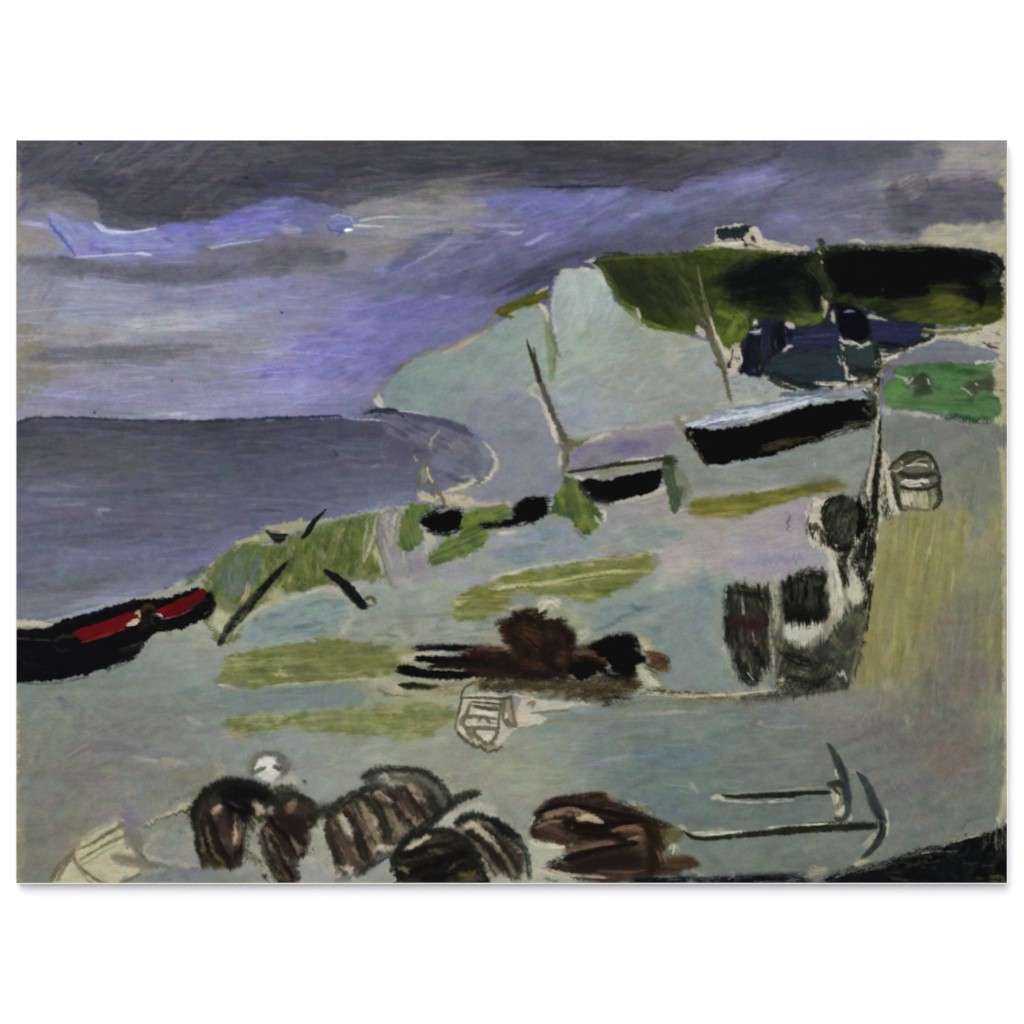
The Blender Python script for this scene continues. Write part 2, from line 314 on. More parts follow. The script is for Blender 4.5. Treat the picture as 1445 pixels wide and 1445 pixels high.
SKY[..., 2] += .014 * sstep(290, 240, GYY)
SKY += (.018 * sstep(300, 330, GYY) * sstep(620, 480, GXX) * sstep(600, 560, GYY))[..., None]
_v = sstep(.08, .16, SKY[..., 2] - SKY[..., 0]); SKY[..., 1] += _v * np.maximum(SKY[..., 0] - SKY[..., 1], 0) * .9; SKY[..., 2] -= _v * .02
_l = HILL.mean(-1, keepdims=True); HILL = (_l + (HILL - _l) * .86) * .90
CLIFF = CLIFF.mean(-1, keepdims=True) + (CLIFF - CLIFF.mean(-1, keepdims=True)) * .88 + .012
SHORE += np.array([.012, .016, .004], np.float32)
_m = SEA.mean(-1, keepdims=True); SEA = (_m + (SEA - _m) * .8) * (1 + .07 * sstep(620, 760, GYY))[..., None]
CREAM = (178, 174, 142)
# ------------------------------------------------------------------ the picture: layers, back to front
part('primer', 'primed_ground', None, 'bare cream ground showing at the edges and between the strokes')
part('sky', 'painted_sky', None, 'stormy grey and violet sky in long loose strokes')
part('storm', 'painted_cloud', 'sky', 'heavy charcoal cloud band across the top')
part('gap', 'painted_cloud', 'sky', 'bright blue violet streak under the dark cloud at left')
part('bluearm', 'painted_cloud', 'sky', 'broad blue violet sweep slanting up to the right')
part('bluelow', 'painted_cloud', 'sky', 'violet patch low beside the cliff')
part('rightcloud', 'painted_cloud', 'sky', 'dark grey cloud bar at the right edge')
part('longcloud', 'painted_cloud', 'sky', 'long thin grey cloud above the horizon')
part('sundisc', 'painted_moon', 'sky', 'small pale blue disc of thick paint')
part('sea', 'painted_sea', None, 'slate grey sea with a dark horizon')
part('wave', 'painted_wave', 'sea', 'curling dark wave with a cream crest')
part('shore', 'painted_shore', None, 'grey green beach filling the lower half')
part('cliffa', 'painted_cliff', None, 'grey green cliff sloping down to the sea')
part('cliffgrass', 'grass_cap', 'cliffa')
part('cliffb', 'painted_cliff', None, 'pale tall cliff face with a rounded top')
part('hill', 'painted_hillside', None, 'dark olive green hillside above the pale cliff')
part('hedge', 'painted_hedge', None, 'nearly black hedge on the skyline at right')
part('cottage', 'painted_cottage', None, 'tiny cream cottage on the skyline')
part('cottageroof', 'roof', 'cottage', 'dark slate roof')
part('shed', 'painted_shed', None, 'navy peaked shed under the hillside')
part('shedlong', 'painted_shed', None, 'long shed with ink blue roof and teal front')
part('shedlongroof', 'roof', 'shedlong', 'ink blue roof')
part('shedsmall', 'painted_shed', None, 'small teal shed block under the black stump')
part('shedr', 'painted_shed', None, 'low shed with blue roof at right under the hedge')
part('chimney', 'painted_tree', None, 'black tree stump between the two blue roofs')
part('greyroof', 'painted_roof', None, 'low grey roof above the green field')
part('field', 'painted_field', None, 'bright green field at the right edge')
part('fieldbush', 'painted_bush', 'field', 'dark bush on the left of the field')
part('fieldbush2', 'painted_bush', 'field', 'dark bush on the right of the field')
part('bank', 'painted_grass_bank', None, 'speckled olive grass bank above the beach at left')
part('dingygrass', 'painted_grass', None, 'green tuft left of the round black boat')
part('dingygrass2', 'painted_grass', None, 'green patch under the round black boat')
part('stripd', 'painted_grass', None, 'olive grass strip below the large boat')
part('stripc', 'painted_grass', None, 'olive grass strip in the middle of the beach')
part('stripa', 'painted_grass', None, 'wide olive grass strip left of the brown net heap')
part('stripb', 'painted_grass', None, 'lowest olive grass strip beside the basket')
part('puddle', 'painted_pool', None, 'rounded blue green pool below the black stakes')
part('puddle2', 'painted_pool', None, 'blue green pool under the row of boats')
part('greystrip', 'painted_pool', None, 'flat grey green strip of water between the grass strips')
part('slipway', 'painted_slipway', None, 'yellow green wash of upright strokes at right')
part('mast1', 'painted_mast', None, 'leaning dark mast of the small black boat')
part('mast2', 'painted_mast', None, 'leaning olive mast of the large boat')
part('boat', 'painted_boat', None, 'large black boat with a white deck')
part('boatdeck', 'deck', 'boat', 'white and grey deck')
part('smallboat', 'painted_boat', None, 'smaller black boat with a lilac inside')
part('smallinside', 'boat_interior', 'smallboat', 'lilac inside')
part('smallrim', 'gunwale', 'smallboat', 'olive grey rim')
part('stern', 'rudder', 'smallboat', 'green leaf shaped stern')
part('dinghy', 'painted_boat', None, 'round black dinghy with no rim')
part('dinghy2', 'painted_boat', None, 'flat black dinghy beside the green bush')
part('bush', 'painted_bush', None, 'pointed green bush between two black boats')
part('easel', 'painted_post', None, 'thin olive forked post at the water edge')
part('stake1', 'painted_stake', None, 'short black stake against the sea')
part('stake2', 'painted_stake', None, 'long black stake leaning over the red boat')
part('stake3', 'painted_stake', None, 'thick black stake falling to the right')
part('stake4', 'painted_stake', None, 'tiny dark wedge left of the short stake')
part('redboat', 'painted_boat', None, 'black boat with red inside cut by the left edge')
part('redin', 'boat_interior', 'redboat', 'red inside, left half')
part('redin2', 'boat_interior', 'redboat', 'red inside, right half')
part('thwart', 'oar_rest', 'redboat', 'dark lump with cream highlights between the red halves')
part('nets', 'painted_net_heap', None, 'large brown and black heap of nets in the middle')
part('netblack', 'painted_net', 'nets', 'black lump at the right of the heap')
part('netblack2', 'painted_net', 'nets', 'small black lump under a tan arc')
part('netlog1', 'painted_log', 'nets', 'upper black log')
part('netlog2', 'painted_log', 'nets', 'middle black log')
part('netlog3', 'painted_log', 'nets', 'lowest olive black log')
part('basket', 'painted_basket', None, 'basket sketched in olive lines on cream')
part('quay', 'painted_quay', None, 'black and cream speckled quay edge running down')
part('barrel1', 'painted_barrel', None, 'round dark barrel end at the top of the quay')
part('barrel2', 'painted_barrel', None, 'dark upright barrel with maroon bands')
part('barrel2band', 'barrel_band', 'barrel2', 'maroon band')
part('barrel3', 'painted_barrel', None, 'dark barrel with a cream band')
part('barrel3band', 'barrel_band', 'barrel3', 'cream band')
part('quaydark', 'painted_rubble', None, 'mottled olive black rubble under the barrels')
part('bucket', 'painted_bucket', None, 'dark bucket with cream front at right')
part('buckethandle', 'handle', 'bucket', 'cream and black looped handle')
part('crate', 'painted_crate', None, 'cream crate sketched in olive lines at the lower left')
part('pot1', 'painted_lobster_pot', None, 'leftmost lobster pot with a thick black top')
part('pot2', 'painted_lobster_pot', None, 'brown lobster pot leaning on the black topped one')
part('pot3', 'painted_lobster_pot', None, 'large striped lobster pot with a grey cap')
part('pot4', 'painted_lobster_pot', None, 'low dark dome shaped lobster pot at the bottom edge')
part('pot5', 'painted_lobster_pot', None, 'rightmost lobster pot behind the dark dome')
part('buoy', 'painted_buoy', None, 'small white buoy ringed in grey above the pots')
part('bundle', 'painted_net_bundle', None, 'brown bundle with a black ring at the bottom')
part('anchor1', 'painted_anchor', None, 'upper anchor with a dark curved fluke')
part('anchor2', 'painted_anchor', None, 'lower anchor with a long olive shank')
part('rock', 'painted_rock', None, 'black rock in the lower right corner')

fill('primer', "A 0,180 1445,180 1445,1265 0,1265", [(152, 150, 112), (160, 158, 122), (170, 167, 134)], smooth=False, rough=0, patch=.05, streak=.01)

# --- sky
fill('sky', "A 15,190 1430,190 1414,230 1410,260 1415,300 1414,340 1400,380 1400,640 15,640", SKY, rough=3, streak=.05, patch=.03, smooth=False)
def sky_ang(x, y):
    if x < 340 and y < 262: return -38
    if x < 100 and 350 < y < 450: return -55
    if 380 < x < 1000 and 330 < y < 560 and y > 640 - .42 * x and x > 520: return -27
    if x > 900: return -12
    return -2
daubs((23, 198, 1410, 350), SKY, 520, (50, 150), (3, 9), sky_ang, 8, .07, (.3, .75), clip=np.ones((GH, GW), np.float32), seed=11)
daubs((23, 340, 800, 592), SKY, 520, (40, 130), (4, 12), sky_ang, 8, .05, (.3, .75), clip=np.ones((GH, GW), np.float32), seed=12)
daubs((800, 280, 1410, 370), SKY, 160, (40, 110), (4, 12), sky_ang, 9, .05, (.3, .7), clip=np.ones((GH, GW), np.float32), seed=13)
fill('storm', "S1 -20,30 -20,215 80,300 240,325 330,318 405,322 425,370 436,430 455,462 520,488 640,487 740,472 830,448 880,420 1000,432 1110,395 1200,372 1290,340 1445,322 S2 100,322 200,328 260,352 340,368 410,378 560,330 650,310 760,292 850,268 950,245 1100,270 1250,262 S3 110,263 300,270 480,262 600,265 720,280 830,285 880,258 905,230 1000,205 1150,180 1330,140 1420,60 1440,20", [(64, 66, 74), (78, 78, 86), (68, 68, 72), (90, 90, 100), (74, 74, 76)], rough=3, op=.62, streak=.09, sw=2.0, patch=.05)
daubs((23, 198, 1080, 262), SKY, 240, (50, 150), (3, 9), sky_ang, 7, .08, (.4, .8), clip=np.ones((GH, GW), np.float32), seed=14)
fill('gap', "S1 165,430 200,378 258,385 300,420 365,455 415,446 450,480 500,497 560,497 640,492 720,480 790,450 900,446 1000,434 1120,397 1250,366 1340,336 1445,325 S2 90,333 200,330 260,358 340,370 410,386 400,430 330,468 240,460 160,440 80,432 20,455 S1 1400,462 1300,478 1270,530 1120,558 1000,580 850,590 790,618 620,605 450,622 315,628 240,565 170,480", SKY, rough=3, ang=-6, streak=.10, sl_=40, soft=2.0)
daubs("S1 165,430 200,378 258,385 300,420 480,495 640,492 790,450 1000,434 1250,366 1445,325 1400,462 1270,530 1000,580 790,618 450,622 315,628", [(124, 126, 190), (116, 118, 186), (138, 144, 184), (108, 110, 176), (130, 140, 178), (122, 122, 192)], 90, (24, 70), (2, 6), -6, 6, .05, (.35, .8), seed=15)
fill('bluearm', "S2 1135,378 1175,310 1290,285 1445,268 S3 110,270 300,275 480,268 620,272 720,288 830,292 920,262 1040,235 1180,215 1310,200 1280,240 1150,262 1000,300 880,335 830,370 720,395 600,425 480,470 330,540 200,610 100,690 S2 1200,830 1100,815 900,830 760,830 860,700 960,640 1000,600 1130,520 1230,470", SKY, rough=5, ang=-22, streak=.09, soft=2.5, op=.8)
daubs("S2 1135,378 1175,310 1445,268 S3 300,275 620,272 830,292 1040,235 1180,215 1150,262 880,335 720,395 480,470 200,610 S2 1200,830 900,830 960,640 1130,520", SKY, 110, (30, 90), (3, 9), -20, 8, .06, (.35, .8), seed=16)
fill('bluelow', "S2 330,1000 400,930 450,880 560,860 700,830 860,830 1000,835 1100,815 1170,860 1150,930 1060,1020 M2 980,80 850,120 740,165 690,220 630,320 560,390 400,400 200,395 0,380 M1 1330,390 1230,300 1260,200 1330,150 1420,100", SKY, rough=5, ang=-20, streak=.05, soft=2, op=.5)
fill(None, "S2 400,950 450,885 560,865 700,835 860,832 1000,838 1100,818 1165,860 1150,930 1060,1020 M2 980,80 850,118 745,160 690,215 650,270 560,290 400,290 240,260 100,250 0,300 M1 1300,290 1240,265 1260,210 1330,150 1440,90 M2 100,60 240,30", [(108, 107, 154), (116, 115, 166), (123, 120, 170), (113, 112, 160)], rough=5, ang=-22, streak=.05, soft=3, op=.7)
daubs("S2 330,1000 450,880 700,830 1100,815 1150,930 M2 980,80 740,165 630,320 400,400 0,380 M1 1330,390 1230,300", SKY, 110, (26, 80), (4, 11), -18, 12, .05, (.3, .7), seed=17)
fill('rightcloud', "S4 770,290 830,250 900,262 960,225 1010,240 1100,235 1200,228 1280,225 1350,238 1395,290 1388,440 1250,445 1100,445 1000,455 960,500 830,490 760,430 800,360", [(78, 78, 88), (90, 89, 100), (98, 97, 107)], rough=4, soft=4, streak=.03, op=.85)
fill(None, "S4 810,250 850,215 960,205 1010,225 1000,290 930,340 880,300", [(120, 116, 110), (104, 102, 106), (146, 142, 132)], rough=4, soft=3, op=.6, ang=-30)
fill(None, "S4 1080,30 1410,30 1415,170 1300,165 1150,170 1075,160 1090,90", [(146, 142, 132), (160, 156, 146), (136, 134, 124)], rough=5, soft=5, op=.6, streak=.03)
fill(None, "S4 1000,470 1200,452 1400,445 1415,610 1330,600 1150,575 960,560 700,555 610,548 800,530 950,540", [(150, 148, 132), (166, 162, 136), (176, 172, 142)], rough=4, soft=4, op=.8, streak=.03)
fill('longcloud', "M1 90,160 130,132 240,112 420,100 700,95 900,90 1070,96 1010,125 900,150 760,190 600,205 480,200 420,180 300,185 150,190", [(104, 104, 114), (112, 112, 122), (118, 118, 120)], rough=2.5, soft=1.6, streak=.06, op=.8)
stroke(None, "M1 410,185,3 500,205,3 640,208,3 800,195,3 930,170,2", (104, 106, 112), op=.6)
daubs((30, 455, 400, 585), SKY, 90, (60, 160), (3, 9), -1, 3, .06, (.3, .6), clip=np.ones((GH, GW), np.float32), seed=18)
for s, c, o in (("S1 408,445,4 430,462,9 470,488,9 520,495,5 600,497,4 720,478,2", (206, 210, 232), .9), ("S1 505,492,3 540,497,5 580,495,2", (228, 230, 240), .9),
    ("S1 620,604,4 660,607,7 700,612,4", (226, 226, 244), .95), ("S1 310,625,4 345,626,5 420,618,3 600,603,2", (206, 206, 226), .9), ("S1 1000,577,4 1040,574,6 1080,562,4 1180,548,3 1275,536,3", (198, 200, 220), .9),
    ("S1 405,135,3 425,115,4 445,98,2", (176, 178, 190), .8), ("S1 720,618,3 800,624,5 1000,640,4 1110,656,3", (124, 124, 160), .8), ("S1 380,650,3 440,655,3 500,655,2", (168, 170, 186), .8),
    ("S1 440,540,3 520,545,5 590,556,3", (164, 174, 204), .7), ("S1 530,960,12 620,970,18 740,965,15 880,935,6", (156, 158, 168), .75), ("S1 840,950,3 880,940,4 910,928,2", (190, 190, 200), .8),
    ("S1 1000,985,3 1200,1005,5 1400,1000,4", (146, 148, 162), .7), ("S1 600,1070,4 720,1062,7 830,1075,4", (156, 158, 168), .6), ("S1 1000,800,7 1120,770,12 1300,755,12 1445,735,8", (124, 124, 166), .55),
    ("S1 270,850,12 420,845,24 560,850,20 680,845,10", (146, 150, 168), .6), ("S1 280,910,10 430,900,14 560,905,8", (140, 146, 162), .5), ("S1 40,445,4 100,455,8 165,470,12", (172, 172, 188), .8),
    ("S1 50,400,12 180,350,12 330,330,10 420,345,8", (140, 137, 136), .7), ("S1 25,360,14 70,320,18 130,330,8", (128, 128, 154), .6)):
    stroke(None, s, c, op=o * .6, soft=.6)
for s, c, o in (("S1 172,428,4 210,490,7 265,550,7 315,618,4", (80, 88, 150), .8), ("S1 205,495,3 240,515,4 235,495,3", (92, 98, 158), .7), ("S1 770,530,8 810,545,8", (96, 100, 176), .7), ("S1 870,505,8 910,510,9 890,525,4", (100, 104, 178), .7),
    ("S1 200,430,20 260,470,28 330,560,22", (142, 148, 192), .55), ("S1 760,490,14 900,478,16 1080,460,12 1200,440,8", (112, 112, 188), .6), ("S1 1010,450,10 1120,420,14 1250,385,12", (108, 108, 180), .6),
    ("S1 420,590,5 470,600,4 400,570,3", (104, 108, 170), .6), ("S1 330,40,5 338,48,6", (30, 32, 36), .9), ("S1 1170,218,5 1195,222,4", (32, 32, 40), .9), ("S1 1290,142,6 1320,140,4", (48, 48, 56), .9), ("S1 1360,905,4 1372,907,4", (40, 42, 56), .9),
    ("S1 230,625,5 270,630,6 310,640,4", (78, 82, 88), .7), ("S1 220,650,18 300,660,12", (100, 104, 116), .7), ("S1 340,700,18 345,740,5", (86, 88, 98), .5), ("S1 440,735,3 450,700,5 500,690,3", (82, 84, 94), .6), ("S1 505,730,3 515,695,3", (82, 84, 94), .6), ("S1 535,730,3 548,700,3", (82, 84, 94), .6), ("S1 590,730,12 680,720,14 780,740,12 900,740,10", (90, 92, 102), .5),
    ("S1 1000,740,10 1080,700,12 1140,670,6", (84, 86, 98), .5), ("S1 860,420,8 890,380,8 920,365,5", (112, 110, 106), .5), ("S1 520,200,10 600,165,8 650,140,3", (112, 106, 108), .6), ("S1 560,185,12 620,195,14 650,160,4", (104, 100, 98), .5),
    ("S1 300,225,22 420,225,28 520,240,20", (64, 66, 76), .5), ("S1 620,200,14 800,190,18 950,200,12", (66, 68, 80), .5), ("M1 800,278,4 806,278,4", (40, 42, 52), .9), ("M1 405,443,5 414,443,4", (40, 44, 70), .9), ("S1 1000,100,10 1200,95,16 1400,60,16", (84, 84, 84), .4)):
    stroke(None, s, c, op=o, soft=.5)
# small disc and the pale middle
for s, c, o in (("S2 470,463,4 540,467,6 620,470,3", (206, 206, 200), .95), ("S2 500,440,6 570,425,6 660,415,3", (186, 186, 176), .8), ("S2 640,418,4 800,420,7 950,432,4", (172, 172, 168), .7), ("S2 560,440,14 700,455,18 860,450,10", (146, 148, 154), .6),
    ("S2 600,380,10 760,360,12 900,380,8", (150, 148, 136), .5), ("S2 300,330,18 350,290,16 400,270,8", (98, 90, 90), .5), ("S2 110,490,18 160,492,22 195,488,10", (166, 164, 178), .8), ("S2 70,450,8 95,455,6", (90, 90, 150), .7),
    ("S2 570,695,5 620,690,13 690,688,12 740,668,6", (132, 144, 190), .85), ("S2 640,690,16 720,640,30 820,570,30 900,520,22 965,490,12", (88, 94, 118), .7), ("S2 960,510,3 970,485,5 978,475,3", (58, 62, 70), .85), ("S2 700,690,4 780,650,6 880,595,7 960,530,5", (146, 148, 188), .8),
    ("S2 970,632,12 1040,590,18 1130,520,20 1200,470,10", (84, 84, 104), .65), ("S2 840,712,5 880,712,7 905,705,4", (158, 154, 176), .8), ("S2 900,822,7 930,826,9 960,826,4", (158, 142, 186), .7), ("S2 1100,460,5 1200,465,9 1340,460,5", (150, 154, 190), .7), ("S2 1220,495,5 1280,502,8 1330,495,4", (160, 164, 196), .75), ("S2 1340,562,5 1390,540,8 1445,508,7", (152, 152, 196), .75),
    ("S2 600,870,5 680,850,5 780,825,4", (140, 138, 190), .6), ("S2 860,780,24 1000,720,30 1150,690,24 1300,640,14", (86, 88, 116), .4), ("S2 1180,800,8 1300,750,12 1445,680,14", (66, 68, 82), .65), ("S2 1240,820,6 1340,770,9 1445,740,9", (62, 64, 78), .6), ("S2 300,640,30 380,620,26 430,600,12", (84, 84, 94), .5), ("S2 280,590,22 350,560,18", (98, 98, 106), .5), ("S2 130,690,20 60,720,14", (88, 90, 102), .5), ("S2 520,165,5 580,180,6 680,205,4", (92, 92, 104), .6), ("S2 850,240,10 950,260,14 1020,270,6", (112, 112, 98), .5), ("S2 780,290,10 900,300,16 1050,290,8", (130, 128, 112), .5)):
    stroke(None, s, c, op=o * (.72 if sum(c) > 420 else .95), soft=.55)
for s, c, o in (("S1 30,300,22 140,290,30 260,300,26 400,330,14", (122, 118, 116), .5), ("S1 20,560,24 130,540,30 230,580,20", (146, 144, 142), .55), ("S1 100,660,30 420,690,40 800,720,44 1100,700,36", (98, 99, 110), .5), ("S1 260,830,24 480,850,40 700,850,30", (150, 153, 168), .6), ("S1 270,915,20 520,905,30 800,890,24", (136, 140, 158), .5), ("S1 700,830,24 1000,810,34 1300,800,36 1440,780,26", (128, 128, 160), .5), ("S1 520,970,16 680,975,26 900,945,14", (160, 160, 166), .6), ("S1 60,990,24 250,1000,30 460,1010,26", (138, 136, 138), .5), ("S1 600,1040,20 900,1050,28 1300,1030,24", (134, 136, 150), .5),
    ("S2 440,400,22 640,370,34 860,370,26", (144, 141, 138), .55), ("S2 430,560,24 560,600,34 700,590,24", (132, 129, 130), .5), ("S2 480,470,20 700,480,34 900,450,22", (142, 143, 150), .5), ("S2 600,760,24 800,700,36 1000,640,34 1200,560,24", (104, 104, 142), .45), ("S2 0,640,30 200,620,36 400,640,26", (92, 93, 104), .5), ("S3 0,380,30 200,340,40 480,330,36 700,330,26", (118, 121, 172), .5), ("S3 100,500,26 300,450,34 560,420,30", (100, 103, 142), .45), ("S3 500,540,24 700,480,34 940,400,28", (92, 93, 114), .5),
    ("S3 900,300,22 1100,250,30 1320,200,24", (124, 125, 168), .45), ("S4 250,330,30 500,310,40 760,290,30", (110, 112, 130), .5), ("S4 350,450,26 600,430,34 800,420,26", (116, 118, 134), .5), ("S4 300,150,34 600,110,44 900,80,34", (88, 91, 102), .5), ("S1 140,120,26 280,60,24", (94, 92, 104), .5), ("S1 40,200,26 140,110,26 220,50,20", (84, 86, 94), .5), ("M1 60,320,24 400,320,34 800,330,34 1200,320,24", (130, 130, 154), .5), ("M1 80,400,20 500,400,26 900,400,26", (128, 128, 150), .5)):
    stroke(None, s, c, op=o, soft=.5, streak=.16, bw=1.2, rough=.35)
fill('sundisc', "S2 335,465 345,425 385,412 430,415 462,435 468,460 445,485 405,502 385,520 365,495", [(118, 122, 168), (126, 132, 174), (114, 118, 162)], rough=2, soft=2.5, ang=-10, h=.4)
stroke('sundisc', "S2 345,420,3 400,410,5 450,425,4 466,450,3", (154, 162, 192), op=.75, h=.4)
stroke('sundisc', "S2 335,460,3 345,487,6 385,492,5 415,490,5 385,512,5", (76, 82, 110), op=.6, h=.3)
stroke('sundisc', "S2 418,487,5 440,487,7 457,487,4", (236, 238, 240), h=.5)
for s, c, o in (("S3 75,565,4 120,545,9 180,510,8 215,500,4", (158, 158, 200), .85), ("S3 0,500,8 40,503,8 60,495,4", (164, 168, 196), .8), ("S3 600,418,5 630,410,7 660,405,4", (164, 166, 206), .8), ("S3 110,264,3 240,267,6 420,262,6 560,262,3", (38, 38, 50), .8), ("S3 700,276,2 770,284,4 830,284,3", (44, 44, 58), .8),
    ("S3 880,300,8 1000,260,12 1150,238,10 1300,212,8", (132, 132, 186), .7), ("S3 240,640,14 400,600,22 560,575,18 800,570,10", (80, 80, 96), .5), ("S3 0,760,12 120,700,18 240,640,16 350,600,8", (68, 68, 84), .6), ("S3 40,800,6 120,740,8 230,690,6", (62, 62, 76), .7), ("S3 680,500,14 740,470,14", (114, 110, 124), .5), ("S3 600,560,16 700,480,18 800,430,12", (88, 88, 108), .4), ("S3 850,350,16 930,310,20 1030,290,14", (92, 92, 110), .5),
    ("S3 360,380,3 420,340,3 440,300,3", (100, 96, 140), .5), ("S3 230,560,2 245,570,3 250,540,2", (150, 150, 190), .6), ("S3 480,120,9 640,130,12 800,120,8", (54, 54, 58), .6), ("S3 500,70,10 700,60,8 900,75,10", (76, 76, 68), .5), ("S3 900,60,10 1060,75,14 1200,60,8", (92, 92, 82), .5), ("S3 600,200,10 800,215,12 900,180,10", (62, 64, 66), .5),
    ("S4 565,400,5 600,415,7 660,412,5 700,400,3", (132, 132, 148), .8), ("S4 640,395,3 680,408,4 720,400,3", (84, 84, 98), .7), ("S4 250,430,18 310,425,24 350,440,12", (122, 122, 164), .6), ("S4 220,480,30 300,520,28 420,530,20 500,540,12", (104, 104, 124), .5), ("S4 420,490,10 480,470,12 560,480,8", (124, 128, 142), .6), ("S4 1000,225,4 1012,260,4 990,300,3", (76, 76, 84), .5), ("S4 500,300,16 620,280,18 740,262,10", (116, 118, 132), .5), ("S4 480,360,14 620,350,16 740,345,12", (96, 96, 112), .5), ("S4 300,120,30 520,90,40 760,80,34", (84, 88, 98), .5), ("S4 330,220,12 380,225,10", (116, 112, 118), .5), ("S4 970,80,10 1040,95,14 1070,90,6", (96, 100, 110), .6), ("S4 800,185,3 1100,178,4 1300,186,3", (112, 112, 112), .6), ("S4 1280,105,6 1330,95,5", (120, 116, 112), .6),
    ("S4 1385,185,4 1392,180,4", (54, 50, 44), .9)):
    stroke(None, s, c, op=o * (.72 if sum(c) > 420 else .95), soft=.55)
fill(None, "S4 1395,180 1430,150 1430,1084 1380,1084 1395,960 1400,760 1405,620 1330,590 1330,560 1390,450", [(160, 160, 122), (166, 166, 134), (176, 174, 140)], rough=3, streak=.02, patch=.04, op=.9)
stroke(None, "A 26,200,2.5 26,330,3.5 25,430,3 27,520,4 27,580,3", (134, 130, 108), dry=.1)
fill(None, "A 23,460 36,455 60,470 80,520 60,560 34,572 23,570", [(136, 132, 106), (120, 118, 104)], dry=.25, op=.8, rough=4)

stroke('longcloud', "M1 95,165,14 180,150,26 300,145,28 480,140,30 650,125,26 820,115,20 1000,105,10", (104, 104, 114), op=.7, soft=.35)
stroke(None, "S1 40,620,12 60,640,18 260,640,20 500,700,34 760,715,40 980,720,36 1200,690,34 1400,660,30", (94, 95, 106), op=.55, soft=.6)
stroke(None, "S2 0,600,30 150,600,40 300,610,34 410,620,20", (92, 93, 102), op=.5, soft=.7)
stroke(None, "S2 480,380,24 640,370,30 800,390,24", (140, 139, 142), op=.55, soft=.7)
stroke(None, "S1 30,520,24 120,530,28 200,560,16", (142, 140, 136), op=.6, soft=.6)
stroke(None, "S2 1140,375,12 1200,330,26 1300,330,34 1440,330,36 S3 150,330,34 330,330,20", (110, 112, 172), op=.6, soft=.5)
# --- sea
fill('sea', "M1 0,492 50,478 100,470 250,466 420,470 600,478 800,482 950,486 1150,480 1445,470 M2 0,470 300,466 450,464 630,452 700,450 860,480 950,490 1050,530 1100,585 1160,620 1190,680 1160,760 1100,810 900,850 760,905 600,935 480,965 350,985 240,1000 A 420,735 370,745 330,770 300,795 250,825 200,845 130,868 60,878 0,885", SEA, rough=2, streak=.05, patch=.03, smooth=False)
SEAM = mask("A 23,600 500,592 560,592 640,610 690,645 690,670 640,700 560,718 440,730 380,745 330,772 280,806 200,842 100,870 23,880", 3)
daubs((23, 590, 690, 880), SEA, 620, (40, 150), (3, 10), lambda x, y: -1 if y < 730 else -8, 4, .055, (.3, .75), clip=SEAM, seed=21)
stroke('sea', "M1 10,494,5 60,478,6 120,469,6 250,466,6 420,472,8 600,479,7 800,483,8 950,487,6 1150,479,7 1300,474,6 1445,468,6", (46, 48, 64), op=.85, soft=.5)
stroke('sea', "M2 0,468,4 150,466,5 300,462,5 400,458,4", (40, 42, 58), op=.85, soft=.5)
stroke(None, "M1 140,462,2 300,458,3 600,472,3 800,470,3 900,466,2", (156, 156, 172), op=.7)
stroke(None, "M1 790,450,4 830,447,8 880,440,3", (186, 186, 200), op=.8)
stroke(None, "M2 440,472,3 540,476,5 630,482,5", (158, 160, 176), op=.85)
stroke(None, "M2 20,480,2 50,480,3 60,478,2", (150, 152, 170), op=.7)
